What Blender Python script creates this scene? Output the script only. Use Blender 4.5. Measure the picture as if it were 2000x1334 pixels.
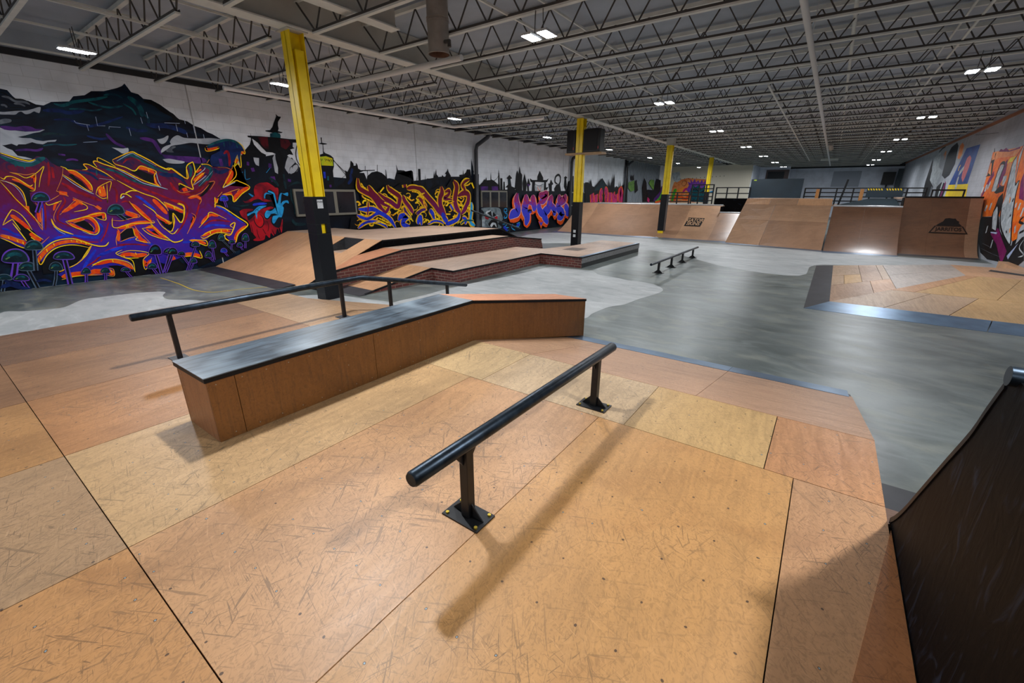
import bpy, bmesh, math, random
from mathutils import Vector, Matrix
random.seed(7)
for o in list(bpy.data.objects): bpy.data.objects.remove(o)
SC = bpy.context.scene
COL = SC.collection
PI = math.pi

# ------------------------------------------------------------------ camera
CAMH = 1.95
def make_camera():
    th, yaw, roll, f = 0.334, 0.62, 0.004, 834.0
    F = Vector((-math.sin(yaw)*math.cos(th), math.cos(yaw)*math.cos(th), -math.sin(th)))
    R0 = Vector((math.cos(yaw), math.sin(yaw), 0)); U0 = R0.cross(F)
    R = R0*math.cos(roll)+U0*math.sin(roll); U = U0*math.cos(roll)-R0*math.sin(roll)
    cd = bpy.data.cameras.new('camera'); cam = bpy.data.objects.new('camera', cd); COL.objects.link(cam)
    cd.sensor_width = 36.0; cd.sensor_fit = 'HORIZONTAL'; cd.lens = f/2000*36.0; cd.clip_start = 0.05; cd.clip_end = 200
    m = Matrix((R, U, -F)).transposed().to_4x4(); m.translation = Vector((0, 0, CAMH)); cam.matrix_world = m
    SC.camera = cam
make_camera()
# ------------------------------------------------------------------ world, exposure
w = bpy.data.worlds.new('world'); SC.world = w; w.use_nodes = True
w.node_tree.nodes['Background'].inputs[0].default_value = (0.75, 0.8, 0.9, 1); w.node_tree.nodes['Background'].inputs[1].default_value = 0.05
SC.view_settings.view_transform = 'Standard'; SC.view_settings.look = 'None'
SC.view_settings.gamma = 1; SC.view_settings.use_curve_mapping = False
SC.view_settings.exposure = 0.0
LAMP_W = 80.0

# ------------------------------------------------------------------ materials
def lin(c):
    return tuple(((v/255.0)/12.92 if v/255.0 <= 0.04045 else ((v/255.0+0.055)/1.055)**2.4) for v in c)
MATS = {}
def nt(name):
    m = bpy.data.materials.new(name); m.use_nodes = True; t = m.node_tree
    return m, t, t.nodes['Principled BSDF']
def simple(name, rgb, rough=0.6, metal=0.0, bump=0.0, var=0.0, vscale=6.0, spec=0.5):
    if name in MATS: return MATS[name]
    m, t, b = nt(name); c = lin(rgb)
    b.inputs['Base Color'].default_value = (*c, 1); b.inputs['Roughness'].default_value = rough; b.inputs['Metallic'].default_value = metal
    b.inputs['Specular IOR Level'].default_value = spec
    if var or bump:
        tc = t.nodes.new('ShaderNodeTexCoord'); n = t.nodes.new('ShaderNodeTexNoise'); n.inputs['Scale'].default_value = vscale; n.inputs['Detail'].default_value = 6
        t.links.new(tc.outputs['Object'], n.inputs['Vector'])
        if var:
            r = t.nodes.new('ShaderNodeValToRGB'); r.color_ramp.elements[0].position = .3; r.color_ramp.elements[1].position = .7
            r.color_ramp.elements[0].color = (*[v*(1-var) for v in c], 1); r.color_ramp.elements[1].color = (*[min(1, v*(1+var)) for v in c], 1)
            t.links.new(n.outputs['Fac'], r.inputs[0]); t.links.new(r.outputs[0], b.inputs['Base Color'])
        if bump:
            bp = t.nodes.new('ShaderNodeBump'); bp.inputs['Strength'].default_value = bump; bp.inputs['Distance'].default_value = .01
            t.links.new(n.outputs['Fac'], bp.inputs['Height']); t.links.new(bp.outputs[0], b.inputs['Normal'])
    MATS[name] = m; return m
def N(t, typ, **kw):
    n = t.nodes.new(typ)
    for k, v in kw.items():
        if k.startswith('i_'): n.inputs[k[2:].replace('_', ' ')].default_value = v
        else: setattr(n, k, v)
    return n
def mathn(t, op, a, b=None, c=None):
    n = t.nodes.new('ShaderNodeMath'); n.operation = op
    for i, v in enumerate((a, b, c)):
        if v is None: continue
        if isinstance(v, (int, float)): n.inputs[i].default_value = v
        else: t.links.new(v, n.inputs[i])
    return n.outputs[0]
def mixc(t, fac, a, b, mode='MIX'):
    n = t.nodes.new('ShaderNodeMix'); n.data_type = 'RGBA'; n.blend_type = mode
    if isinstance(fac, (int, float)): n.inputs[0].default_value = fac
    else: t.links.new(fac, n.inputs[0])
    for i, v in ((6, a), (7, b)):
        if isinstance(v, tuple): n.inputs[i].default_value = (*v[:3], 1)
        else: t.links.new(v, n.inputs[i])
    return n.outputs[2]
def ramp(t, fac, lo, hi, a=(0, 0, 0), b=(1, 1, 1)):
    r = t.nodes.new('ShaderNodeValToRGB'); r.color_ramp.elements[0].position = lo; r.color_ramp.elements[1].position = hi
    r.color_ramp.elements[0].color = (*a, 1); r.color_ramp.elements[1].color = (*b, 1); t.links.new(fac, r.inputs[0]); return r.outputs[0]
def wood(name, rgb, dark=None, axis=0, screws=False, scratch=1.0, rough=.42, spec=.5, screwoff=(0, 0)):
    """scuffed skate ply: grain streaks, scratches, optional countersunk screws on a grid"""
    if name in MATS: return MATS[name]
    m, t, b = nt(name); c = lin(rgb); d = lin(dark) if dark else tuple(v*.55 for v in c)
    tc = N(t, 'ShaderNodeTexCoord'); P = tc.outputs['Object']
    def noise(scale, sc=(1, 1, 1), rot=0.0, det=6, dist=0.0):
        mp = N(t, 'ShaderNodeMapping', vector_type='TEXTURE'); mp.inputs['Scale'].default_value = tuple(1/v for v in sc); mp.inputs['Rotation'].default_value = (0, 0, rot)
        t.links.new(P, mp.inputs['Vector']); n = N(t, 'ShaderNodeTexNoise'); n.inputs['Scale'].default_value = scale; n.inputs['Detail'].default_value = det
        n.inputs['Distortion'].default_value = dist; t.links.new(mp.outputs[0], n.inputs['Vector']); return n.outputs['Fac']
    st = (1, 9, 1) if axis == 0 else (9, 1, 1)
    if axis == 2: st = (9, 9, 1)
    g = noise(2.2, st, .08, 8, 1.2)
    col = mixc(t, ramp(t, g, .35, .72), c, tuple(v*.72 for v in c))
    big = noise(.8, (1, 1, 1), 0, 4, .5)
    col = mixc(t, ramp(t, big, .42, .75), col, tuple(min(1, v*1.18) for v in c))
    big2 = noise(1.3, (1, 1.6, 1), .7, 5, .8)
    k = mathn(t, 'MULTIPLY', ramp(t, big2, .52, .8), .55)
    col = mixc(t, k, col, d)
    if scratch:
        fl = noise(16, (1.0, 1.7, 1) if axis == 0 else (1.7, 1.0, 1), .5, 7, 4.0)
        col = mixc(t, mathn(t, 'MULTIPLY', ramp(t, fl, .51, .62), .38), col, tuple(v*.50 for v in c))
        col = mixc(t, mathn(t, 'MULTIPLY', ramp(t, noise(11, (1, 1, 1), 0, 6, 4.0), .56, .68), .28), col, tuple(min(1, v*1.3+.02) for v in c))
        sc = None
        for i, (rot, s_) in enumerate(((.5, (2.2, 30, 1)), (-.9, (1.8, 28, 1)), (1.9, (2.6, 34, 1)), (1.2, (2.0, 30, 1)), (-.2, (1.6, 30, 1)))):
            n = noise(1.7+.45*i, s_, rot, 3, 1.1+.2*i); q = ramp(t, n, .635, .665)
            sc = q if sc is None else mathn(t, 'MAXIMUM', sc, q)
        patch = mathn(t, 'ADD', mathn(t, 'MULTIPLY', ramp(t, noise(1.6, (1, 1, 1), 0, 3), .40, .60), .75), .25)
        k = mathn(t, 'MULTIPLY', mathn(t, 'MULTIPLY', sc, patch), .62*scratch)
        col = mixc(t, k, col, tuple(v*.25+.012 for v in c))
        n = noise(2.6, (2.2, 44, 1), -.35, 2, .5); k = mathn(t, 'MULTIPLY', ramp(t, n, .68, .71), .22*scratch)
        col = mixc(t, k, col, tuple(min(1, v*1.7+.05) for v in c))
    if screws:
        sx = N(t, 'ShaderNodeSeparateXYZ'); t.links.new(P, sx.inputs[0])
        j = N(t, 'ShaderNodeTexNoise'); j.inputs['Scale'].default_value = 3.0; t.links.new(P, j.inputs['Vector'])
        jc = N(t, 'ShaderNodeSeparateColor'); t.links.new(j.outputs['Color'], jc.inputs[0])
        def cell(o, off, per, jit):
            v = mathn(t, 'ADD', o, off); v = mathn(t, 'ADD', v, mathn(t, 'MULTIPLY', jit, .10)); v = mathn(t, 'DIVIDE', v, per)
            v = mathn(t, 'FRACT', v); v = mathn(t, 'SUBTRACT', v, .5); return mathn(t, 'MULTIPLY', v, per)
        u = cell(sx.outputs[0], 20+screwoff[0], .172, jc.outputs[0]); v = cell(sx.outputs[1], 20+screwoff[1], .26, jc.outputs[1])
        r = mathn(t, 'SQRT', mathn(t, 'ADD', mathn(t, 'MULTIPLY', u, u), mathn(t, 'MULTIPLY', v, v)))
        hole = mathn(t, 'LESS_THAN', r, .0056); head = mathn(t, 'LESS_THAN', r, .0032)
        rnd = N(t, 'ShaderNodeTexNoise'); rnd.inputs['Scale'].default_value = 1.7; t.links.new(P, rnd.inputs['Vector'])
        filled = mathn(t, 'GREATER_THAN', rnd.outputs['Fac'], .50)
        col = mixc(t, mathn(t, 'MULTIPLY', hole, .85), col, (.045, .025, .018))
        col = mixc(t, mathn(t, 'MULTIPLY', head, filled), col, (.22, .30, .34))
    t.links.new(col, b.inputs['Base Color']); b.inputs['Specular IOR Level'].default_value = spec
    rr = N(t, 'ShaderNodeMapRange'); t.links.new(g, rr.inputs[0]); rr.inputs[3].default_value = rough-.06; rr.inputs[4].default_value = rough+.12
    t.links.new(rr.outputs[0], b.inputs['Roughness'])
    bp = N(t, 'ShaderNodeBump'); bp.inputs['Strength'].default_value = .12; bp.inputs['Distance'].default_value = .004
    t.links.new(g, bp.inputs['Height']); t.links.new(bp.outputs[0], b.inputs['Normal'])
    MATS[name] = m; return m
def concrete(name, c1, c2, c3, rough):
    m, t, b = nt(name); tc = N(t, 'ShaderNodeTexCoord'); P = tc.outputs['Object']
    def noise(scale, sc=(1, 1, 1), det=8, dist=.6):
        mp = N(t, 'ShaderNodeMapping'); mp.inputs['Scale'].default_value = sc; mp.inputs['Rotation'].default_value = (0, 0, .25); t.links.new(P, mp.inputs[0])
        n = N(t, 'ShaderNodeTexNoise'); n.inputs['Scale'].default_value = scale; n.inputs['Detail'].default_value = det; n.inputs['Distortion'].default_value = dist
        t.links.new(mp.outputs[0], n.inputs['Vector']); return n.outputs['Fac']
    a = noise(.55, (1, 1.4, 1)); bb = noise(2.3, (.8, 1.5, 1)); cc = noise(14, (1, 1, 1), 4)
    col = mixc(t, ramp(t, a, .38, .66), lin(c1), lin(c2)); col = mixc(t, mathn(t, 'MULTIPLY', ramp(t, bb, .5, .74), .8), col, lin(c3))
    col = mixc(t, mathn(t, 'MULTIPLY', ramp(t, cc, .55, .8), .25), col, tuple(v*.5 for v in lin(c1)))
    wv = noise(1.5, (.7, 1.7, 1), 7, 2.0); col = mixc(t, mathn(t, 'MULTIPLY', ramp(t, wv, .50, .74), .4), col, tuple(min(1, v*1.45) for v in lin(c2)))
    t.links.new(col, b.inputs['Base Color'])
    r = N(t, 'ShaderNodeMapRange'); t.links.new(bb, r.inputs[0]); r.inputs[3].default_value = rough-.08; r.inputs[4].default_value = rough+.15; t.links.new(r.outputs[0], b.inputs['Roughness'])
    bp = N(t, 'ShaderNodeBump'); bp.inputs['Strength'].default_value = .15; bp.inputs['Distance'].default_value = .004; t.links.new(cc, bp.inputs['Height']); t.links.new(bp.outputs[0], b.inputs['Normal'])
    MATS[name] = m; return m
def bricky(name, c1, c2, cm, bw, bh, mortar, axes='YZ', rough=.8, bump=.3):
    m, t, b = nt(name); tc = N(t, 'ShaderNodeTexCoord'); sx = N(t, 'ShaderNodeSeparateXYZ'); t.links.new(tc.outputs['Object'], sx.inputs[0])
    cb = N(t, 'ShaderNodeCombineXYZ'); ix = {'X': 0, 'Y': 1, 'Z': 2}
    if axes == 'SZ':
        s = mathn(t, 'ADD', sx.outputs[0], sx.outputs[1]); t.links.new(s, cb.inputs[0]); t.links.new(sx.outputs[2], cb.inputs[1])
    else:
        t.links.new(sx.outputs[ix[axes[0]]], cb.inputs[0]); t.links.new(sx.outputs[ix[axes[1]]], cb.inputs[1])
    br = N(t, 'ShaderNodeTexBrick'); t.links.new(cb.outputs[0], br.inputs['Vector']); br.inputs['Scale'].default_value = 1.0
    br.inputs['Brick Width'].default_value = bw; br.inputs['Row Height'].default_value = bh; br.inputs['Mortar Size'].default_value = mortar; br.inputs['Mortar Smooth'].default_value = .1
    br.inputs['Color1'].default_value = (*lin(c1), 1); br.inputs['Color2'].default_value = (*lin(c2), 1); br.inputs['Mortar'].default_value = (*lin(cm), 1); br.inputs['Bias'].default_value = 0
    n = N(t, 'ShaderNodeTexNoise'); n.inputs['Scale'].default_value = 2.0; n.inputs['Detail'].default_value = 5; t.links.new(tc.outputs['Object'], n.inputs['Vector'])
    col = mixc(t, mathn(t, 'MULTIPLY', ramp(t, n.outputs['Fac'], .45, .7), .35), br.outputs['Color'], tuple(v*.5 for v in lin(c1)))
    t.links.new(col, b.inputs['Base Color']); b.inputs['Roughness'].default_value = rough
    if bump:
        bp = N(t, 'ShaderNodeBump'); bp.inputs['Strength'].default_value = bump; bp.inputs['Distance'].default_value = .004; bp.invert = True
        t.links.new(br.outputs['Fac'], bp.inputs['Height']); t.links.new(bp.outputs[0], b.inputs['Normal'])
    MATS[name] = m; return m

# ------------------------------------------------------------------ mesh helpers
class MB:
    def __init__(s): s.v = []; s.f = []; s.mi = []; s.sm = []
    def add(s, vs, fs, mi=0, smooth=False):
        n = len(s.v); s.v += [tuple(v) for v in vs]
        for f in fs: s.f.append([n+i for i in f]); s.mi.append(mi); s.sm.append(smooth)
        return s
    def box(s, x0, x1, y0, y1, z0, z1, mi=0):
        return s.add([(x0, y0, z0), (x1, y0, z0), (x1, y1, z0), (x0, y1, z0), (x0, y0, z1), (x1, y0, z1), (x1, y1, z1), (x0, y1, z1)],
                     [(0, 3, 2, 1), (4, 5, 6, 7), (0, 1, 5, 4), (1, 2, 6, 5), (2, 3, 7, 6), (3, 0, 4, 7)], mi)
    def beam(s, p, q, w, h, up=(0, 0, 1), mi=0):
        p = Vector(p); q = Vector(q); d = (q-p).normalized(); u = Vector(up)
        if abs(d.dot(u)) > .98: u = Vector((1, 0, 0))
        r = d.cross(u).normalized(); u = r.cross(d); r *= w/2; u *= h/2
        return s.add([p-r-u, p+r-u, p+r+u, p-r+u, q-r-u, q+r-u, q+r+u, q-r+u], [(0, 1, 2, 3), (7, 6, 5, 4), (0, 4, 5, 1), (1, 5, 6, 2), (2, 6, 7, 3), (3, 7, 4, 0)], mi)
    def tube(s, pts, r, n=12, mi=0, caps=True, smooth=True, rs=None):
        pts = [Vector(p) for p in pts]; rings = []; prev = None
        for i, p in enumerate(pts):
            d = (pts[min(i+1, len(pts)-1)]-pts[max(i-1, 0)]).normalized()
            if prev is None:
                u = Vector((0, 0, 1)) if abs(d.z) < .9 else Vector((1, 0, 0))
                a = d.cross(u).normalized()
            else: a = (prev - d*prev.dot(d)).normalized()
            prev = a; b = d.cross(a); rr = rs[i] if rs else r
            rings.append([p+(a*math.cos(2*PI*k/n)+b*math.sin(2*PI*k/n))*rr for k in range(n)])
        base = len(s.v); vs = [v for ring in rings for v in ring]; fs = []
        for i in range(len(pts)-1):
            for k in range(n): fs.append((i*n+k, i*n+(k+1) % n, (i+1)*n+(k+1) % n, (i+1)*n+k))
        s.add(vs, fs, mi, smooth)
        if caps: s.add(rings[0], [tuple(range(n))[::-1]], mi); s.add(rings[-1], [tuple(range(n))], mi)
        return s
    def prism(s, poly, z0, z1, mi=0, axis='Z'):
        """extrude a polygon; axis Z: (x,y) , axis X: poly (y,z) from x=z0..z1, axis Y: poly (x,z)"""
        n = len(poly)
        def mk(a, b, h): return {'Z': (a, b, h), 'X': (h, a, b), 'Y': (a, h, b)}[axis]
        vs = [mk(a, b, z0) for a, b in poly]+[mk(a, b, z1) for a, b in poly]
        fs = [tuple(range(n))[::-1], tuple(range(n, 2*n))]+[(i, (i+1) % n, n+(i+1) % n, n+i) for i in range(n)]
        return s.add(vs, fs, mi)
    def slab(s, quad, th, mi=0):
        """thin solid whose top face is the given polygon"""
        q = [Vector(p) for p in quad]; nrm = (q[1]-q[0]).cross(q[2]-q[0]).normalized()
        if nrm.z < 0: q = q[::-1]; nrm = -nrm
        n = len(q); return s.add(q+[p-nrm*th for p in q], [tuple(range(n)), tuple(range(n, 2*n))[::-1]]+[(i, n+i, n+(i+1) % n, (i+1) % n) for i in range(n)], mi)
    def build(s, name, mats, parent=None, bevel=0.0, local=True):
        me = bpy.data.meshes.new(name); off = Vector((0, 0, 0))
        if parent is not None and local:
            p = parent
            while p is not None: off += p.location; p = p.parent
        me.from_pydata([tuple(Vector(v)-off) for v in s.v], [], s.f)
        if not isinstance(mats, (list, tuple)): mats = [mats]
        for m in mats: me.materials.append(m)
        me.polygons.foreach_set('material_index', s.mi); me.polygons.foreach_set('use_smooth', s.sm); me.update()
        o = bpy.data.objects.new(name, me); COL.objects.link(o)
        if parent is not None: o.parent = parent
        if bevel:
            md = o.modifiers.new('bevel', 'BEVEL'); md.width = bevel; md.segments = 2; md.limit_method = 'ANGLE'
        bm = bmesh.new(); bm.from_mesh(me); bmesh.ops.recalc_face_normals(bm, faces=bm.faces); bm.to_mesh(me); bm.free()
        return o
def tag(o, label, cat, group=None):
    o['label'] = label; o['category'] = cat
    if group: o['group'] = group
    return o
def thing(name, label, cat, loc=(0, 0, 0), group=None):
    o = bpy.data.objects.new(name, None); COL.objects.link(o); o.location = loc; o.empty_display_size = .2
    return tag(o, label, cat, group)
def struct(o): o['kind'] = 'structure'; return o
def dup(root, loc, label=None):
    r = root.copy(); COL.objects.link(r); r.location = loc
    if label: r['label'] = label
    for ch in list(root.children):
        c = ch.copy(); COL.objects.link(c); c.parent = r
        for g in ch.children:
            d = g.copy(); COL.objects.link(d); d.parent = c
    return r
def cat_smooth(pts, sub=4, closed=False):
    if len(pts) < 3: return pts
    out = []; n = len(pts)
    for i in range(n-1):
        p0 = pts[max(i-1, 0)]; p1 = pts[i]; p2 = pts[i+1]; p3 = pts[min(i+2, n-1)]
        for k in range(sub):
            u = k/sub
            out.append(tuple(.5*((2*p1[j])+(-p0[j]+p2[j])*u+(2*p0[j]-5*p1[j]+4*p2[j]-p3[j])*u*u+(-p0[j]+3*p1[j]-3*p2[j]+p3[j])*u**3) for j in range(len(p1))))
    out.append(pts[-1]); return out
def ribbon(pts, w, taper=True):
    """centre line -> list of quads; returns (left, right)"""
    L = []; R = []; n = len(pts)
    for i, p in enumerate(pts):
        a = pts[max(i-1, 0)]; b = pts[min(i+1, n-1)]; dx = b[0]-a[0]; dy = b[1]-a[1]; l = math.hypot(dx, dy) or 1e-6
        k = 1.0
        if taper and n > 4:
            e = min(i, n-1-i)/(n-1); k = .35+.65*min(1, e*6)
        ox = -dy/l*w/2*k; oy = dx/l*w/2*k; L.append((p[0]+ox, p[1]+oy)); R.append((p[0]-ox, p[1]-oy))
    return L, R
FONT = None
def text_mesh(txt, size, xs=1.0, shear=0.0):
    """2D triangles of a text, centred on the origin"""
    cu = bpy.data.curves.new('t', 'FONT'); cu.body = txt; cu.size = size; cu.align_x = 'CENTER'; cu.align_y = 'CENTER'; cu.shear = shear; cu.resolution_u = 3; cu.offset = size*.028
    o = bpy.data.objects.new('t', cu); COL.objects.link(o); dg = bpy.context.evaluated_depsgraph_get(); dg.update()
    me = bpy.data.meshes.new_from_object(o.evaluated_get(dg)); vs = [(v.co.x*xs, v.co.y) for v in me.vertices]; fs = [tuple(p.vertices) for p in me.polygons]
    bpy.data.objects.remove(o); bpy.data.curves.remove(cu); bpy.data.meshes.remove(me); return vs, fs

# ------------------------------------------------------------------ material set
M_white = simple('white_wall_paint', (196, 198, 202), .75)
M_ceil = simple('grey_ceiling_deck', (160, 168, 178), .85, var=.12, vscale=1.5)
M_steel = simple('grey_painted_steel', (206, 208, 202), .55, var=.10, vscale=4)
M_rod = simple('dull_shaded_steel', (66, 62, 58), .6)  # colour darkens joist rods to a silhouette; also used for plain dark fittings
M_girder = simple('grey_girder_paint', (180, 177, 168), .6, var=.12, vscale=2)
M_white_pipe = simple('white_pipe_paint', (205, 205, 203), .45)
M_yellow = simple('yellow_column_paint', (250, 212, 4), .38, var=.10, vscale=5, bump=.05)
def sheen_black():
    m, t, b = nt('sheen_streaked_panel'); tc = N(t, 'ShaderNodeTexCoord'); mp = N(t, 'ShaderNodeMapping'); mp.inputs['Scale'].default_value = (1, 5, 1.6); mp.inputs['Rotation'].default_value = (.5, 0, 0)
    t.links.new(tc.outputs['Object'], mp.inputs[0]); n = N(t, 'ShaderNodeTexNoise'); n.inputs['Scale'].default_value = 2.2; n.inputs['Detail'].default_value = 5; n.inputs['Distortion'].default_value = 2.2; t.links.new(mp.outputs[0], n.inputs['Vector'])
    col = mixc(t, ramp(t, n.outputs['Fac'], .58, .76), lin((3, 3, 5)), lin((32, 38, 50)))  # pale smears paint sheen streaks into the black
    t.links.new(col, b.inputs['Base Color']); b.inputs['Roughness'].default_value = .55; b.inputs['Specular IOR Level'].default_value = .06
    bp = N(t, 'ShaderNodeBump'); bp.inputs['Strength'].default_value = .25; bp.inputs['Distance'].default_value = .01; t.links.new(n.outputs['Fac'], bp.inputs['Height']); t.links.new(bp.outputs[0], b.inputs['Normal']); return m
M_black = sheen_black()
M_blackm = simple('black_steel_rail', (38, 48, 58), .36, .75, var=.5, vscale=14)
M_post = simple('black_post_steel', (20, 21, 24), .38, .3, var=.4, vscale=20)
M_pad = simple('black_vinyl_pad', (11, 14, 20), .36, bump=.45, vscale=3.0, spec=.3)
M_brass = simple('brass_bolt', (190, 165, 60), .35, .8)
M_plate = simple('scuffed_steel_transition', (104, 132, 160), .32, .75, var=.22, vscale=3.5, bump=.04)
M_dplate = simple('dark_transition_plate', (50, 50, 54), .45, .0, var=.3, vscale=3.5)
M_coping = simple('light_steel_coping', (190, 192, 194), .35, .5)
M_skin = simple('black_edge_steel', (12, 12, 15), .5, .0, spec=.25)
M_brick = bricky('red_brick_print', (116, 54, 46), (84, 42, 40), (134, 114, 102), .20, .068, .0075, 'SZ', .7)
M_darkbox = simple('dark_speckled_board', (40, 42, 46), .7, var=.5, vscale=30)
M_speaker = simple('black_speaker_box', (14, 14, 16), .5)
M_glass = simple('dark_window_glass', (34, 36, 42), .12, 0, var=.3, vscale=2)
M_frame = simple('beige_window_frame', (116, 112, 100), .5)
M_curtain = simple('teal_board', (26, 46, 58), .45, var=.15, vscale=2)
M_concrete = concrete('polished_grey_concrete', (78, 86, 84), (116, 123, 121), (134, 136, 124), .34)
M_patch = concrete('pale_concrete', (160, 163, 163), (176, 178, 177), (142, 147, 148), .48)
M_goldline = simple('yellow_floor_line', (190, 165, 60), .5)
M_grip = None
def ledge_top_mat():
    m, t, b = nt('waxed_black_ledge_top'); tc = N(t, 'ShaderNodeTexCoord'); mp = N(t, 'ShaderNodeMapping'); mp.inputs['Scale'].default_value = (14, 1.2, 1)
    t.links.new(tc.outputs['Object'], mp.inputs[0]); n = N(t, 'ShaderNodeTexNoise'); n.inputs['Scale'].default_value = 3; n.inputs['Detail'].default_value = 8; n.inputs['Distortion'].default_value = .8
    t.links.new(mp.outputs[0], n.inputs['Vector']); col = mixc(t, ramp(t, n.outputs['Fac'], .35, .72), lin((30, 38, 46)), lin((82, 98, 110)))
    n2 = N(t, 'ShaderNodeTexNoise'); n2.inputs['Scale'].default_value = 2.2; t.links.new(tc.outputs['Object'], n2.inputs['Vector'])
    col = mixc(t, mathn(t, 'MULTIPLY', ramp(t, n2.outputs['Fac'], .5, .75), .5), col, lin((150, 165, 175)))
    t.links.new(col, b.inputs['Base Color']); b.inputs['Roughness'].default_value = .38; b.inputs['Specular IOR Level'].default_value = .6
    return m
M_ledgetop = ledge_top_mat()
M_ledgeside = wood('ledge_side_ply', (124, 78, 32), (74, 42, 16), axis=2, scratch=.5, rough=.45)
M_ledgeside2 = wood('ledge_end_ply', (146, 96, 58), (98, 58, 30), axis=2, scratch=.5, rough=.45)
M_orange = wood('orange_ply_top', (192, 130, 94), (160, 98, 64), axis=1, scratch=.3, rough=.5)
M_bank = wood('tan_bank_ply', (200, 152, 112), (168, 118, 82), axis=1, scratch=.25, rough=.4)
M_bank2 = wood('pinkish_platform_ply', (190, 160, 138), (150, 118, 96), axis=1, scratch=.35, rough=.45)
M_ramp = wood('brown_ramp_ply', (160, 122, 94), (128, 92, 68), axis=0, scratch=.2, rough=.32, spec=.95)
M_ramp2 = wood('light_brown_ramp_ply', (178, 138, 106), (146, 106, 78), axis=0, scratch=.2, rough=.32, spec=.95)
M_ramp3 = wood('shaded_brown_ramp_ply', (122, 86, 62), (92, 62, 44), axis=0, scratch=.2, rough=.32, spec=.95)  # brown deepened to hold the shade on the far right ramps
M_skirt = simple('dark_ply_edge', (70, 50, 36), .7)

# ------------------------------------------------------------------ room shell
XW, XR, YB, ZC = -13.5, 4.25, 50.0, 4.9
YN = -6.0
fl = struct(MB().box(XW-.3, XR+.3, YN-.3, YB+.3, -.2, 0).build('floor', M_concrete))
pf1 = [(-7.2, .2), (-9.5, .3), (-11.1, .64), (-10.98, .89), (-10.84, 1.12), (-10.8, 1.37), (-11.27, 1.69), (-11.3, 1.99), (-11.19, 2.53), (-10.89, 2.87), (-10.46, 2.72), (-10.01, 2.68), (-9.61, 2.93), (-9.32, 3.04), (-8.8, 3.5), (-8.4, 4.2), (-7.9, 4.75), (-7.0, 4.95), (-6.2, 4.95), (-6.2, 3.6), (-7.0, 3.0), (-7.1, 1.5), (-7.2, .2)]
pf2 = [(-5.4, 4.7), (-6.3, 4.9), (-6.35, 5.9), (-6.4, 6.9), (-6.2, 8.75), (-6.1, 10.3), (-5.6, 10.45), (-4.9, 10.5), (-4.5, 10.1), (-3.95, 9.95), (-3.6, 9.81), (-3.18, 9.81), (-2.78, 9.53), (-2.58, 9.03), (-2.74, 8.06), (-2.8, 7.5), (-2.95, 7.17), (-3.0, 6.6), (-2.97, 6.23), (-3.2, 5.6), (-3.4, 5.2), (-4.4, 4.9), (-5.4, 4.7)]
for k_, pf in enumerate((pf1, pf2)):
    pfs = cat_smooth(pf, 5)[:-1]
    MB().add([(x, y, .0015+.0008*k_) for x, y in pfs], [tuple(range(len(pfs)))]).build('pale_floor_patch', M_patch, fl)
pg = cat_smooth([(-9.6, 15.3), (-8.2, 16.2), (-6.3, 15.6), (-5.0, 15.8), (-3.6, 14.9), (-2.0, 13.3), (-.35, 13.0), (-.1, 15.3), (1.2, 16.2), (3.9, 17.6), (3.9, 19.0), (-3.0, 19.5), (-11.5, 20.2), (-11.5, 16.5), (-9.6, 15.3)], 4)
MB().add([(x, y, .0015) for x, y in pg], [tuple(range(len(pg)))]).build('pale_floor_patch', M_patch, fl)  # paler stretch of floor in front of the far ramps
g = ribbon(cat_smooth([(-12.8, 3.38), (-11.6, 3.36), (-10.6, 3.3), (-10.03, 3.45), (-9.9, 3.9), (-9.6, 4.5)], 4), .03, False)
mb = MB(); n = len(g[0]); mb.add([(x, y, .003) for x, y in g[0]+g[1]], [(i, i+1, n+i+1, n+i) for i in range(n-1)]); mb.build('yellow_floor_line', M_goldline, fl)

M_block_l = bricky('white_block_wall', (228, 232, 239), (223, 227, 234), (200, 204, 210), .41, .205, .004, 'YZ', .7, .4)
M_block_b = bricky('blue_grey_block_wall', (224, 231, 244), (220, 227, 240), (204, 212, 226), .41, .205, .004, 'XZ', .7, .3)
M_cream = simple('cream_wall_paint', (216, 208, 190), .7)
wl = struct(MB().box(XW-.3, XW, YN, YB, 0, ZC).build('wall_left', M_block_l))
wr = struct(MB().box(XR, XR+.3, YN, YB, 0, ZC).build('wall_right', bricky('grey_white_block_wall', (170, 174, 182), (164, 168, 176), (148, 152, 158), .41, .205, .004, 'YZ', .85, .3)))
wb = struct(MB().box(XW, XR, YB, YB+.3, 0, ZC).build('wall_back', M_block_b))
MB().box(XW, XR, YB-.02, YB, 4.2, ZC).build('dark_header_band', M_darkbox, wb)
struct(MB().box(XW, XR, YN-.3, YN, 0, ZC).build('wall_front', M_white))
struct(MB().box(XW-.3, XR+.3, YN-.3, YB+.3, ZC, ZC+.2).build('ceiling', M_ceil))
# thin dark strip near the top of the left wall, pilaster joints
mb = MB()
mb.box(XW, XW+.05, YN, YB, 4.44, 4.56)
mb.build('wall_top_strip', simple('dark_wall_strip', (34, 34, 38), .7), wl)
MB().box(XW, XW+.03, YN, YB, 4.56, ZC).build('grey_wall_head', M_ceil, wl)
mb = MB()
for y in (5.05, 12.45, 19.4, 24.1, 29.0): mb.box(XW, XW+.006, y-.012, y+.012, .0, 4.55)
mb.build('wall_joint', simple('grey_wall_joint', (168, 170, 174), .8), wl)
mb = MB(); mb.box(XR-.05, XR, 8, YB, 4.38, 4.48); mb.build('orange_wall_trim', simple('faded_orange_trim', (150, 96, 66), .7), wr)
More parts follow.
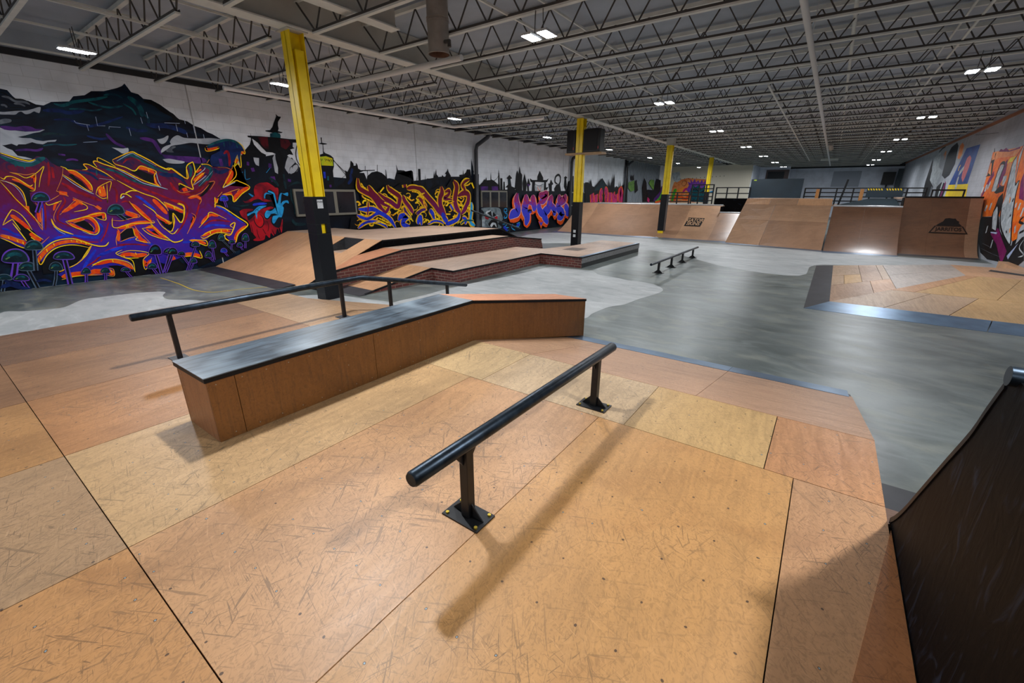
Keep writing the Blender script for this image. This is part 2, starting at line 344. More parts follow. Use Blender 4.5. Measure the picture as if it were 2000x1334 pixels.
# corrugated grey stretch of the left wall
mb = MB(); y = 34.2
while y < 42: mb.box(XW, XW+.05, y, y+.16, 0, 4.6); y += .32
mb.build('corrugated_panel', simple('grey_corrugated_sheet', (124, 132, 140), .5, .2), wl)
# far left room : cream wall with window-like opening
mb = MB(); mb.box(XW, -6.2, 44.0, 44.2, 0, 4.4); cw = struct(mb.build('wall_back_left', M_cream))
struct(MB().box(-6.3, -6.1, 44.2, YB, 0, ZC).build('wall_back_side', M_block_b))

# ------------------------------------------------------------------ wooden funbox in the foreground
DZ = .41
fb = thing('wooden_funbox', 'large low tan plywood deck sloping down to the grey concrete in the foreground', 'ramp', (-3.4, 1.5, 0))
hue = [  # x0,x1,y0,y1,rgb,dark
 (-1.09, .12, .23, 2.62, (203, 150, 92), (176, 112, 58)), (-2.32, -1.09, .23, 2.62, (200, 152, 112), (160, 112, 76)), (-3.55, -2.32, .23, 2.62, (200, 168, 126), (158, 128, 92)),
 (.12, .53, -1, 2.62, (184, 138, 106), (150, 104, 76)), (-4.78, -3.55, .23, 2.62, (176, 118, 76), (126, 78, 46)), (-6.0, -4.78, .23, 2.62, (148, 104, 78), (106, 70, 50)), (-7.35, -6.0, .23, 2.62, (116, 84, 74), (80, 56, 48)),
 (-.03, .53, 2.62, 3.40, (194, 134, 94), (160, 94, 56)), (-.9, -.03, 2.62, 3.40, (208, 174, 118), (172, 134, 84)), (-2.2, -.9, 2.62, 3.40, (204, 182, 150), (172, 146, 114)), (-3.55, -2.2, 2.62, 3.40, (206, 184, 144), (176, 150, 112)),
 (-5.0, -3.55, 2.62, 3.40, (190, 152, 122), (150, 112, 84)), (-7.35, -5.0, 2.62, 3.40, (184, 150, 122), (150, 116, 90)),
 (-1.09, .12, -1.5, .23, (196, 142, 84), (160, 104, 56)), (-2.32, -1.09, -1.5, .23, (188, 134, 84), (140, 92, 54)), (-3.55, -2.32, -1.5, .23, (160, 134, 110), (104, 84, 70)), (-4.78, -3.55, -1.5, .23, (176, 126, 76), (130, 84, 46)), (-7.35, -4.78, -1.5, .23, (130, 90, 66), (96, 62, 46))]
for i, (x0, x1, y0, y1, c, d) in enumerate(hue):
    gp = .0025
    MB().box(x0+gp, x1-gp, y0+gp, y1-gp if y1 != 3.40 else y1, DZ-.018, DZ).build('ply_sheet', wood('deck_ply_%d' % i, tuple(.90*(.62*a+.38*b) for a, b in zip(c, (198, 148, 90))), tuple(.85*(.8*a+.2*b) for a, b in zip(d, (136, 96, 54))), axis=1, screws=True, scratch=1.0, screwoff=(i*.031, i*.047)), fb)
def bz(y): return max(0.0, DZ*(5.30-y)/(5.30-3.40))
for i, (x0, x1, c, d) in enumerate([(-.6, .53, (196, 148, 116), (160, 112, 84)), (-2.2, -.6, (202, 154, 122), (170, 124, 96)), (-4.0, -2.2, (204, 158, 124), (172, 128, 98)), (-5.35, -4.0, (196, 158, 124), (160, 124, 96))]):
    m = wood('bank_ply_%d' % i, tuple(.92*(.7*a+.3*b) for a, b in zip(c, (186, 148, 108))), d, axis=0, scratch=.8)
    pts = [(x0+.002, 3.402), (x1-.002, 3.402), (x1-.002, 5.12), (x0+.002, 5.12)]
    if i == 3: pts = [(-6.3, 3.402), (-4.002, 3.402), (-4.002, 5.12), (-5.3, 5.12), (-5.6, 4.6), (-5.9, 4.1), (-6.12, 3.7)]
    MB().slab([(x, y, bz(y)+.002) for x, y in pts], .018).build('bank_sheet', m, fb)
mb = MB(); mb.slab([(-5.3, 5.06, bz(5.06)+.006), (-.6, 5.06, bz(5.06)+.006), (-.6, 5.37, .003), (-5.3, 5.37, .003)], .003); mb.slab([(-.597, 5.06, bz(5.06)+.006), (.50, 5.06, bz(5.06)+.006), (.50, 5.37, .003), (-.597, 5.37, .003)], .003)
mb.build('steel_transition_plate', M_plate, fb)
mb = MB(); mb.prism([(-1.5, 0), (5.28, 0), (3.39, DZ-.02), (-1.5, DZ-.02)], .50, .525, axis='X'); mb.prism([(-1.5, 0), (3.39, 0), (3.39, DZ-.02), (-1.5, DZ-.02)], -7.345, -7.32, axis='X')
mb.box(-7.32, -6.3, 3.37, 3.395, 0, DZ-.02)
mb.add([(-6.3, 3.4, 0), (-6.12, 3.7, 0), (-5.9, 4.1, 0), (-5.6, 4.6, 0), (-5.3, 5.12, 0), (-6.3, 3.4, DZ-.02), (-6.12, 3.7, bz(3.7)-.02), (-5.9, 4.1, bz(4.1)-.02), (-5.6, 4.6, bz(4.6)-.02), (-5.3, 5.12, .01)], [(0, 1, 6, 5), (1, 2, 7, 6), (2, 3, 8, 7), (3, 4, 9, 8)])
mb.build('side_skirt', simple('black_skirt', (26, 24, 26), .5), fb)
MB().box(-7.32, .50, -1.5, 3.38, .02, DZ-.022).build('deck_core', M_skirt, fb)
mb = MB(); mb.slab([(.535, 2.42, DZ+.004), (.36, 1.45, DZ+.004), (.20, .6, DZ+.004), (.535, .6, DZ+.004)], .004)
mb.build('dark_deck_wedge', wood('dark_wedge_wood', (150, 98, 60), (104, 62, 38), axis=1, scratch=1.4), fb)  # thin darker brown wedge along the right edge of the deck

# ------------------------------------------------------------------ hubba ledge on the deck
lg = thing('wooden_grind_ledge', 'long brown plywood ledge with scuffed black top, bending down towards the concrete', 'ledge', (-3.2, 2.1, DZ))
x0, x1, ya, yk, ye, zt = -3.42, -2.94, .86, 3.38, 5.40, .87
xe0, xe1, ze = -3.06, -2.58, .55
TH = .035
def lsec(x, y, z): return (x, y, z)
mb = MB()  # near end
mb.box(x0+.015, x1-.012, ya, ya+.018, DZ+.002, zt-TH); mb.build('end_panel', M_ledgeside2, lg)
for (a, b) in ((ya+.001, 1.02), (1.024, 2.10), (2.104, yk)):
    MB().box(x1-.018, x1, a, b, DZ+.002, zt-TH).build('side_panel', M_ledgeside, lg)
MB().add([(x1, yk, DZ), (xe1, ye, 0.002), (xe1, ye, ze-TH), (x1, yk, zt-TH), (x1-.018, yk, DZ), (xe1-.018, ye, 0.002), (xe1-.018, ye, ze-TH), (x1-.018, yk, zt-TH)],
         [(0, 1, 2, 3), (7, 6, 5, 4), (0, 4, 5, 1), (3, 2, 6, 7), (1, 5, 6, 2), (0, 3, 7, 4)]).build('side_panel', M_ledgeside, lg)
mb = MB(); mb.box(x0, x0+.018, ya, yk, DZ+.002, zt-TH)
mb.add([(x0, yk, DZ), (xe0, ye, 0.002), (xe0, ye, ze-TH), (x0, yk, zt-TH), (xe1-.02, ye-.01, .002), (xe1-.02, ye-.01, ze-TH)], [(0, 1, 2, 3), (1, 4, 5, 2)])
mb.build('back_panel', M_ledgeside, lg)
MB().box(x0-.012, x1+.014, ya-.014, yk, zt-.006, zt).build('ledge_top', M_ledgetop, lg)
MB().box(x0-.010, x1+.012, ya-.012, yk, zt-TH, zt-.007).build('edge_angle', M_skin, lg)
mb = MB(); mb.slab([(x0-.01, yk, zt), (x1+.012, yk, zt), (xe1+.012, ye, ze), (xe0-.01, ye, ze)], .006); mb.build('sloped_top', M_orange, lg)
mb = MB(); mb.slab([(x0-.01, yk, zt-.007), (x1+.014, yk, zt-.007), (xe1+.014, ye, ze-.007), (xe0-.01, ye, ze-.007)], TH-.007); mb.build('edge_angle', M_skin, lg)
mb = MB(); random.seed(5)
for y in [ya+.05+.155*i for i in range(17)]:
    mb.tube([(x1, y, zt-TH-.03), (x1+.0015, y, zt-TH-.03)], .004, 8); mb.tube([(x1, y+.05, DZ+.035), (x1+.0015, y+.05, DZ+.035)], .004, 8)
    if random.random() < .4: mb.tube([(x1, y, DZ+.22), (x1+.0015, y, DZ+.22)], .004, 8)
for x in (x0+.05, x1-.05):
    for z in (DZ+.04, DZ+.16, DZ+.28, DZ+.38): mb.tube([(x, ya, z), (x, ya-.0015, z)], .004, 8)
mb.build('screw_heads', simple('zinc_screw', (150, 145, 135), .4, .6), lg)

# ------------------------------------------------------------------ rails
def flat_post(mb_plate, mb_bolt, mb_post, x, y, z, ztop, s=.05, pl=.115, gus=True, bolts=True):
    mb_plate.box(x-pl, x+pl, y-pl*.62, y+pl*.62, z, z+.008)
    if gus:
        for sg in (-1, 1):
            mb_post.add([(x+sg*s*.5, y-.004, z+.008), (x+sg*(pl-.015), y-.004, z+.008), (x+sg*s*.5, y-.004, z+.085), (x+sg*s*.5, y+.004, z+.008), (x+sg*(pl-.015), y+.004, z+.008), (x+sg*s*.5, y+.004, z+.085)],
                        [(0, 1, 2), (5, 4, 3), (0, 3, 4, 1), (1, 4, 5, 2), (2, 5, 3, 0)])
    mb_post.box(x-s/2, x+s/2, y-s/2, y+s/2, z+.008, ztop)
    if bolts:
        for sx in (-1, 1):
            for sy in (-1, 1): mb_bolt.tube([(x+sx*(pl-.022), y+sy*(pl*.62-.018), z+.008), (x+sx*(pl-.022), y+sy*(pl*.62-.018), z+.016)], .009, 8)
rl = thing('round_flat_rail', 'short black round grind rail on two bolted posts in the foreground', 'grind rail', (-1.19, 2.0, DZ))
MB().tube([(-1.19, .955, .835), (-1.19, .965, .835), (-1.19, 3.02, .815), (-1.19, 3.03, .815)], .036, 24, rs=[.030, .036, .036, .030]).build('rail_bar', M_blackm, rl)
for y in (1.30, 2.76):
    a, b_, c_ = MB(), MB(), MB(); flat_post(a, b_, c_, -1.195, y, DZ, .80)
    for sg in (-1, 1): c_.add([(-1.2, y+sg*.025, .80), (-1.2, y+sg*.085, .80), (-1.2, y+sg*.025, .72), (-1.19, y+sg*.025, .80), (-1.19, y+sg*.085, .80), (-1.19, y+sg*.025, .72)], [(0, 1, 2), (5, 4, 3), (0, 3, 4, 1), (1, 4, 5, 2), (2, 5, 3, 0)])
    po = c_.build('post', M_post, rl, bevel=.003); a.build('base_plate', M_post, po); b_.build('bolt', M_brass, po)
hr = thing('kinked_hand_rail', 'long black kinked round rail running behind the brown ledge', 'grind rail', (-4.9, 3.0, DZ))
MB().tube([(-4.9, 1.0, .885), (-4.9, 1.01, .885), (-4.9, 3.36, .888), (-4.9, 3.42, .882), (-4.9, 3.48, .870), (-4.9, 5.48, .45), (-4.9, 5.49, .448)], .034, 20, rs=[.028, .034, .034, .034, .034, .034, .028]).build('rail_bar', M_blackm, hr)
for y in (1.28, 3.10, 3.86, 5.02):
    z = DZ if y < 3.4 else bz(y)+.004; zt_ = .86 if y < 3.4 else .87-(y-3.48)*.21-.02
    a, b_, c_ = MB(), MB(), MB(); flat_post(a, b_, c_, -4.9, y, z, zt_, s=.04, pl=.11, gus=False)
    po = c_.build('post', M_post, hr, bevel=.003); a.build('base_plate', M_dplate, po)
r3 = thing('low_round_rail', 'low thin black round rail on four posts standing on the open concrete', 'grind rail', (-3.36, 12.9, 0))
MB().tube([(-3.36, 10.6, .30), (-3.36, 15.25, .29)], .033, 14).build('rail_bar', M_blackm, r3)
for y in (11.25, 12.38, 13.5, 14.7):
    a, b_, c_ = MB(), MB(), MB(); flat_post(a, b_, c_, -3.36, y, 0, .275, s=.05, pl=.13, bolts=False)
    po = c_.build('post', M_post, r3); a.build('base_plate', M_post, po)

# ------------------------------------------------------------------ near quarter pipe (right edge)
qp = thing('black_quarter_pipe', 'near quarter pipe with black sheen-streaked side panel and steel coping', 'ramp', (2.0, 2.0, 0))
prof = [(3.30, .012), (3.05, .075), (2.78, .20), (2.5, .42), (2.36, .575), (2.23, .77), (2.08, 1.0), (1.96, 1.18), (1.91, 1.29), (1.85, 1.41)]
prof = cat_smooth(prof, 3)
side = [p for p in prof if p[1] >= .42]
MB().prism([(-.6, DZ+.001)]+[(2.5, DZ+.001)]+side+[(1.80, 1.44), (-.6, 1.44)], .54, .56, axis='X').build('side_panel', M_black, qp)
mb = MB(); n = len(prof)
for (xa, xb) in ((.562, 2.0), (2.003, 4.2)):
    mb.add([(xa, y, z) for y, z in prof]+[(xb, y, z) for y, z in prof], [(i, i+1, n+i+1, n+i) for i in range(n-1)], 0, True)
mb.build('ramp_surface', M_ramp3, qp)
e = side; mb = MB(); mb.prism([(y-.004, z-.02) for y, z in e]+[(y+.006, z+.006) for y, z in e][::-1], .535, .565, axis='X'); mb.build('curved_edge', M_skin, qp)
MB().tube([(.52, 1.80, 1.445), (4.2, 1.80, 1.445)], .030, 18).build('coping', M_blackm, qp)
MB().box(.562, 4.2, -.6, 1.77, 1.425, 1.445).build('platform', M_ramp2, qp)
MB().slab([(.56, 3.28, .016), (4.2, 3.28, .016), (4.2, 3.62, .003), (.56, 3.62, .003)], .003).build('steel_transition_plate', M_dplate, qp)

# ------------------------------------------------------------------ left stepped structure
H1 = .30
lp = thing('low_brick_platform', 'low wooden platform with brick print sides and black edge, lowest step of the left structure', 'ledge', (-6.6, 10.5, 0))
top = [(-8.22, 7.02), (-6.64, 7.02), (-6.66, 10.75), (-5.31, 10.72), (-5.31, 15.15), (-6.81, 15.3), (-6.79, 13.8), (-6.86, 12.98), (-7.17, 11.75), (-8.22, 11.6)]
MB().add([(x, y, H1) for x, y in top], [tuple(range(10))]).build('platform_top', M_bank2, lp)
mb = MB()
def wallq(mb, a, b, za, zb, z0=0.0): mb.add([(a[0], a[1], z0), (b[0], b[1], z0), (b[0], b[1], zb), (a[0], a[1], za)], [(0, 1, 2, 3)])
wallq(mb, top[1], top[2], H1-.03, H1-.03); wallq(mb, top[2], top[3], H1-.03, H1-.03); wallq(mb, (-7.33, 7.02), top[1], H1-.03, H1-.03); wallq(mb, (-7.33, 5.2), (-7.33, 7.02), .01, H1-.03)
mb.build('brick_side', M_brick, lp)
mb = MB()
for a, b in zip(top[3:9], top[4:10]): wallq(mb, a, b, H1-.03, H1-.03)
mb.build('dark_side', simple('black_green_ply', (16, 24, 26), .45), lp)
MB().box(-5.312, -5.295, 10.72, 15.15, .13, H1-.035).build('grey_side_board', simple('grey_scuffed_board', (112, 112, 112), .6, var=.35, vscale=20), lp)
mb = MB()
for a, b in ((top[1], top[2]), (top[2], top[3]), (top[3], top[4]), ((-7.33, 7.02), top[1])): mb.beam((a[0], a[1], H1-.014), (b[0], b[1], H1-.014), .03, .032)
mb.beam((-7.33, 5.15, .012), (-7.33, 7.02, H1-.014), .03, .03)
mb.build('edge_angle', M_skin, lp)
MB().beam((-5.36, 10.75, H1+.001), (-5.36, 15.13, H1+.001), .11, .006).build('steel_edge_strip', M_plate, lp)
MB().slab([(-8.22, 5.35, .045), (-7.34, 5.35, .045), (-7.34, 7.02, H1), (-8.22, 7.02, H1)], .018).build('entry_bank', M_bank, lp)
MB().slab([(-8.4, 5.0, .003), (-7.30, 5.0, .003), (-7.30, 5.37, .049), (-8.4, 5.37, .049)], .003).build('steel_transition_plate', M_dplate, lp)
mb = MB(); mb.add([(-6.6, 11.9, H1+.002), (-6.05, 11.9, H1+.002), (-6.05, 12.6, H1+.002), (-6.6, 12.6, H1+.002)], [(0, 1, 2, 3)]); mb.build('faded_sticker', simple('faded_black_sticker', (96, 78, 66), .5, var=.4, vscale=25), lp)

hb = thing('brick_hubba_ledge', 'raised brick print ledge with orange wooden top, middle step of the left structure', 'ledge', (-8.6, 9.0, 0))
XB = -8.26; XI = -8.98
hp = [(4.85, .36), (5.3, .42), (6.15, .535), (7.0, .65), (11.4, .65), (13.35, .42)]
def bankz(y): return max(.02, .83*(y-4.78)/2.17)+.004
mb = MB(); mb.add([(XB, 4.85, 0), (XB, 13.5, 0)]+[(XB, y, z-.03) for y, z in hp[::-1]], [tuple(range(8))]); mb.add([(XB, 13.5, 0), (XI, 13.5, 0), (XI, 13.35, .39), (XB, 13.35, .39)], [(0, 1, 2, 3)]); mb.build('brick_side', M_brick, hb)
mb = MB()
for (a, b) in zip(hp[:-1], hp[1:]): mb.beam((XB+.004, a[0], a[1]-.014), (XB+.004, b[0], b[1]-.014), .03, .034)
mb.add([(XB, 4.85, 0), (XI, 4.78, 0), (XI, 4.80, .02), (XB, 4.85, .345)], [(0, 1, 2, 3)])
mb.build('edge_angle', M_skin, hb)
for k, (a, b) in enumerate(zip(hp[:-1], hp[1:])):
    MB().slab([(XI, a[0], a[1] if k > 1 else bankz(a[0])), (XB, a[0], a[1]), (XB, b[0], b[1]), (XI, b[0], b[1] if k > 0 else bankz(b[0]))], .018).build('ledge_top', M_skin if k == 0 else M_orange if k < 3 else M_bank2, hb)

pb = thing('wooden_bank_and_plateau', 'wide tan plywood bank rising to a plateau against the painted left wall', 'ramp', (-11.2, 8.5, 0))
PZ = .83; Y0, Y1 = 4.78, 6.95
def pz(y): return PZ*(y-Y0)/(Y1-Y0)
XWs = XW+.06
yp = 6.2
MB().slab([(XWs, 4.78, .012), (XI, 4.78, .012), (XI, yp, pz(yp)), (XWs, yp, pz(yp))], .018).build('bank_sheet', M_bank, pb)
MB().slab([(XWs, yp+.003, pz(yp)), (-10.45, yp+.003, pz(yp)), (-10.45, Y1, PZ), (XWs, Y1, PZ)], .018).build('bank_sheet', M_bank, pb)
MB().slab([(-9.62, yp+.003, pz(yp)), (XI, yp+.003, pz(yp)), (XI, Y1, PZ), (-9.62, Y1, PZ)], .018).build('bank_sheet', M_bank, pb)
mb = MB(); mb.add([(-10.45, 6.9, pz(yp)-.2), (-9.62, 6.9, pz(yp)-.2), (-9.62, 6.9, PZ-.005), (-10.45, 6.9, PZ-.005)], [(0, 1, 2, 3)]); mb.add([(-10.45, yp, pz(yp)-.2), (-10.45, 6.9, pz(yp)-.2), (-10.45, 6.9, PZ-.02), (-10.45, yp, pz(yp)-.02)], [(0, 1, 2, 3)])
mb.add([(-9.62, yp, pz(yp)-.2), (-9.62, 6.9, pz(yp)-.2), (-9.62, 6.9, PZ-.02), (-9.62, yp, pz(yp)-.02)], [(0, 1, 2, 3)])
mb.build('recess_wall', M_darkbox, pb)
MB().add([(-10.45, yp, pz(yp)-.04), (-9.62, yp, pz(yp)-.04), (-9.62, 6.9, pz(yp)-.04), (-10.45, 6.9, pz(yp)-.04)], [(0, 1, 2, 3)]).build('recess_floor', M_bank2, pb)
plt = [(XWs, Y1), (XI, Y1), (XI, 11.84), (-11.7, 11.4), (-12.1, 8.55), (XWs, 8.55)]
MB().slab([(x, y, PZ) for x, y in plt], .018).build('plateau_top', M_bank2, pb)
MB().slab([(-11.7, 11.4, PZ), (XI, 11.84, PZ), (XI, 14.2, .012), (-11.7, 14.0, .012)], .018).build('far_bank_sheet', M_bank2, pb)
mb = MB(); mb.add([(XI, 4.78, 0), (XI, 14.2, 0), (XI, 11.84, PZ-.01), (XI, Y1, PZ-.01)], [(0, 1, 2, 3)]); mb.add([(-12.1, 8.55, 0), (-11.7, 11.4, 0), (-11.7, 11.4, PZ-.02), (-12.1, 8.55, PZ-.02)], [(0, 1, 2, 3)]); mb.add([(XWs, 8.55, 0), (-12.1, 8.55, 0), (-12.1, 8.55, PZ-.02), (XWs, 8.55, PZ-.02)], [(0, 1, 2, 3)])
mb.add([(-11.7, 11.4, 0), (-11.7, 14.0, 0), (-11.7, 11.4, PZ-.02)], [(0, 1, 2)])
mb.build('black_side', M_black, pb)
mb = MB(); mb.beam((XI+.006, Y1+.02, PZ-.014), (XI+.006, 11.84, PZ-.014), .03, .034); mb.beam((XI+.006, 11.84, PZ-.014), (XI+.006, 14.2, .01), .03, .03); mb.build('edge_angle', M_skin, pb)
mb = MB(); mb.slab([(XWs, 4.36, .003), (-9.3, 4.36, .003), (-9.3, 4.80, .030), (XWs, 4.80, .030)], .003); mb.build('dark_transition_plate', M_dplate, pb)
fr = thing('far_bank_hand_rail', 'thin black rail sloping down the far bank of the left plateau', 'grind rail', (-10, 13, 0))
MB().tube([(-10, 11.6, 1.39), (-10, 14.5, .62)], .03, 12).build('rail_bar', M_blackm, fr)
for y in (12.1, 13.8): MB().box(-10.02, -9.98, y-.02, y+.02, max(.0, PZ-(y-11.84)*.35), 1.39-(y-11.6)*.265).build('post', M_post, fr)

# ------------------------------------------------------------------ far ramps
def ramp_part(parent, xa, xb, ya, yb, H, curve, mat, name='ramp_surface', seg=18, yb2=None, ya2=None):
    """surface from toe y=ya (z 0) to coping y=yb (z H); curve exponent; ya2/yb2 for the right end"""
    ya2 = ya if ya2 is None else ya2; yb2 = yb if yb2 is None else yb2
    vs = []; 
    for i in range(seg+1):
        t = i/seg; z = H*t**curve+.004
        vs.append((xa, ya+(yb-ya)*t, z))
    for i in range(seg+1):
        t = i/seg; z = H*t**curve+.004
        vs.append((xb, ya2+(yb2-ya2)*t, z))
    n = seg+1
    MB().add([(x, y+.012, z-.012) for x, y, z in vs], [(i, i+1, n+i+1, n+i) for i in range(seg)], 0, True).build('ramp_backing', M_skirt, parent)
    return MB().add(vs, [(i, i+1, n+i+1, n+i) for i in range(seg)], 0, True).build(name, mat, parent)
q1 = thing('long_quarter_pipe', 'long brown quarter pipe at the far left with light steel coping', 'ramp', (-7.7, 22, 0))
C1 = 1.45
for (xa, xb, m) in ((-11.9, -10.7, M_ramp2), (-10.697, -8.2, M_ramp), (-8.197, -5.7, M_ramp), (-5.697, -4.25, M_ramp2)): ramp_part(q1, xa, xb, 20.75, 23.3, 1.44, C1, m)
ramp_part(q1, -4.247, -3.35, 20.75, 22.75, 1.13, C1, M_ramp)
mb = MB(); mb.tube([(-10.75, 23.3, 1.445), (-4.25, 23.3, 1.445)], .035, 10); mb.tube([(-4.25, 22.76, 1.135), (-3.35, 22.76, 1.135)], .035, 10); mb.build('coping', M_coping, q1)
mb = MB(); mb.box(-11.9, -4.25, 23.33, 26.2, 1.36, 1.44); mb.box(-4.25, -3.35, 22.8, 26.2, 1.05, 1.12); mb.build('platform', M_bank2, q1)
mb = MB(); pr = [(20.75+2.55*t/12, 1.44*(t/12)**C1) for t in range(13)]; mb.prism(pr+[(26.2, 1.40), (26.2, 0)], -11.92, -11.90, axis='X'); mb.box(-4.26, -4.24, 22.76, 26.2, 0, 1.4); mb.build('side_panel', M_black, q1)
MB().slab([(-12.0, 20.35, .003), (-3.45, 20.35, .003), (-3.45, 20.85, .016), (-12.0, 20.85, .016)], .003).build('steel_transition_plate', M_plate, q1)
q2 = thing('centre_bank_ramp', 'light brown flat bank ramp in the middle of the far ramps', 'ramp', (-1.6, 21, 0))
xs = [-3.3, -1.95, -.02]
def ctr_pt(u, t):   # u 0..1 across, t 0..1 up
    xa = -3.42+u*3.40; ya = 20.35-u*.85; xb = -3.08+u*3.04; yb = 22.0
    return (xa+(xb-xa)*t, ya+(yb-ya)*t, 1.78*t+.004)
for i, (u0, u1, t0, t1, m) in enumerate([(0, .38, 0, .52, M_ramp2), (.383, 1, 0, .52, M_ramp), (0, .38, .523, .86, M_ramp2), (.383, 1, .523, .86, M_ramp2), (0, .3, .863, 1, M_bank), (.303, .62, .863, 1, M_ramp2), (.623, 1, .863, 1, M_bank)]):
    MB().slab([ctr_pt(u0, t0), ctr_pt(u1, t0), ctr_pt(u1, t1), ctr_pt(u0, t1)], .02).build('bank_sheet', m, q2)
mb = MB(); mb.add([(-3.42, 20.35, 0), (-3.08, 22.0, 0), (-3.08, 22.0, 1.78), (-3.08, 26, 1.78), (-3.08, 26, 0)], [(0, 1, 2), (1, 4, 3, 2)]); mb.add([(-.02, 19.5, 0), (-.04, 22.0, 0), (-.04, 22.0, 1.78), (-.04, 26, 1.78), (-.04, 26, 0)], [(0, 1, 2), (1, 4, 3, 2)]); mb.build('side_panel', M_black, q2)
MB().box(-3.08, -.04, 22.01, 26.2, 1.72, 1.778).build('platform', M_bank2, q2)
MB().slab([(-3.5, 20.05, .003), (0.0, 19.15, .003), (0.0, 19.62, .02), (-3.4, 20.45, .02)], .003).build('steel_transition_plate', M_plate, q2)
q3 = thing('mid_quarter_pipe', 'darker brown quarter pipe right of the far centre bank, with lowered coping', 'ramp', (1.1, 20.5, 0))
C3 = 1.5
for xa, xb in ((.03, 1.02), (1.023, 2.1)): ramp_part(q3, xa, xb, 19.35, 21.6, 1.53, C3, M_ramp3)
MB().tube([(.03, 21.6, 1.535), (2.1, 21.6, 1.535)], .035, 10).build('coping', M_coping, q3)
MB().slab([(.0, 18.95, .003), (2.1, 19.15, .003), (2.1, 19.5, .018), (.02, 19.42, .018)], .003).build('steel_transition_plate', M_plate, q3)
mb = MB(); mb.box(.03, 2.1, 21.63, 23.0, 1.45, 1.53); mb.build('platform', M_bank2, q3)
MB().slab([(.1, 23.0, 1.54), (2.15, 23.0, 1.54), (2.15, 25.5, 1.80), (1.3, 25.5, 1.80)], .02).build('back_slope', simple('matt_dark_slope', (20, 32, 38), .95, spec=.1), q3)
q4 = thing('tall_quarter_pipe', 'tall dark brown quarter pipe at the far right carrying a black soda logo', 'ramp', (3.15, 21, 0))
for xa, xb, m in ((2.12, 2.9, M_ramp3), (2.903, 3.85, M_ramp3), (3.853, 4.17, M_ramp)): ramp_part(q4, xa, xb, 20.0, 22.0, 1.87, 1.75, m, seg=24)
MB().tube([(2.12, 22.0, 1.875), (4.17, 22.0, 1.875)], .03, 10).build('coping', M_skin, q4)
MB().box(2.12, 4.17, 22.03, 26, 1.78, 1.86).build('platform', M_bank2, q4)
mb = MB(); pr = [(20.0+2.0*t/16, 1.87*(t/16)**1.75) for t in range(17)]; mb.prism(pr+[(22.6, 1.85), (22.6, 0)], 2.105, 2.118, axis='X'); mb.build('side_panel', M_black, q4)
MB().slab([(2.1, 19.65, .003), (4.17, 19.75, .003), (4.17, 20.15, .02), (2.1, 20.1, .02)], .003).build('steel_transition_plate', M_dplate, q4)
# decals on the ramps
M_ink = simple('black_decal_ink', (20, 17, 16), .5); M_inkw = simple('pale_decal_ink', (176, 140, 108), .5)
def ramp_decal(name, parent, faces2d, cx, cz, fy, off, mat, sh=0.0):
    """faces2d: list of (verts (u,v), faces); u along x, v = height; fy(z)->y"""
    mb = MB()
    for vs, fs in faces2d: mb.add([(cx+u+sh*v, fy(cz+v)-off, cz+v+off) for u, v in vs], fs)
    return mb.build(name, mat, parent)
def fy1(z): return 20.75+2.55*(max(z, .001)/1.44)**(1/C1)
def fy4(z): return 20.0+2.0*(max(z, .001)/1.87)**(1/1.75)
def quadg(w, h, nn=6): return ([(-w/2+w*i/nn, -h/2+h*j/nn) for j in range(nn+1) for i in range(nn+1)], [(j*(nn+1)+i, j*(nn+1)+i+1, (j+1)*(nn+1)+i+1, (j+1)*(nn+1)+i) for j in range(nn) for i in range(nn)])
g1 = ramp_decal('skate_ply_sign', q1, [quadg(.74, .36, 8)], -5.22, .68, fy1, .010, M_ink, .1)
t1 = text_mesh('GATOR', .19, 1.15); t2 = text_mesh('SKINS', .19, 1.2)
ramp_decal('sign_lettering', q1, [([(u, v+.065) for u, v in t1[0]], t1[1]), ([(u, v-.085) for u, v in t2[0]], t2[1])], -5.22, .68, fy1, .022, M_inkw, .1)
trap = [(-.50, -.12), (.50, -.12), (.36, .12), (-.36, .12)]; trap2 = [(-.445, -.095), (.445, -.095), (.33, .095), (-.33, .095)]
hill = [(-.33, .13), (-.25, .20), (-.16, .27), (-.12, .36), (-.02, .38), (.08, .36), (.14, .37), (.19, .30), (.25, .27), (.24, .22), (.33, .13)]
ramp_decal('soda_logo', q4, [(trap, [(0, 1, 2, 3)]), (hill, [tuple(range(len(hill)))])], 3.42, .80, fy4, .012, M_ink)
ramp_decal('logo_panel', q4, [(trap2, [(0, 1, 2, 3)])], 3.42, .80, fy4, .018, M_ramp3)
t3 = text_mesh('JARRITOS', .155, 1.0); ramp_decal('logo_lettering', q4, [t3], 3.42, .80, fy4, .026, M_ink)

# right pyramid
py = thing('low_wooden_pyramid', 'low wooden pyramid with steel edging on the open concrete at the right', 'ramp', (2.2, 12, 0))
A0, A1, B0, B1 = (-.07, 9.2), (-.05, 15.25), (2.57, 12.87), (2.60, 14.7)
def lerp(p, q, t): return (p[0]+(q[0]-p[0])*t, p[1]+(q[1]-p[1])*t)
A0i = (.30, 9.85); A1i = (.34, 15.2)
zi = .05; ZP = .35
def tri(mat, pts): MB().slab(pts, .018).build('ply_sheet', mat, py)
cL = wood('pyramid_ply_a', (182, 150, 120), (150, 112, 84), axis=1, scratch=.5); cG = wood('pyramid_ply_b', (168, 152, 140), (138, 122, 112), axis=1, scratch=.5); cO = wood('pyramid_ply_c', (196, 156, 106), (166, 122, 74), axis=1, scratch=.5)
cR = wood('pyramid_ply_d', (172, 136, 108), (140, 100, 74), axis=1, scratch=.5); cQ = wood('pyramid_ply_e', (190, 142, 102), (160, 108, 70), axis=1, scratch=.5)
def lf(a, t): q = lerp(lerp(A0i, A1i, a), lerp(B0, B1, a), t); return (*q, zi+(ZP-zi)*t)
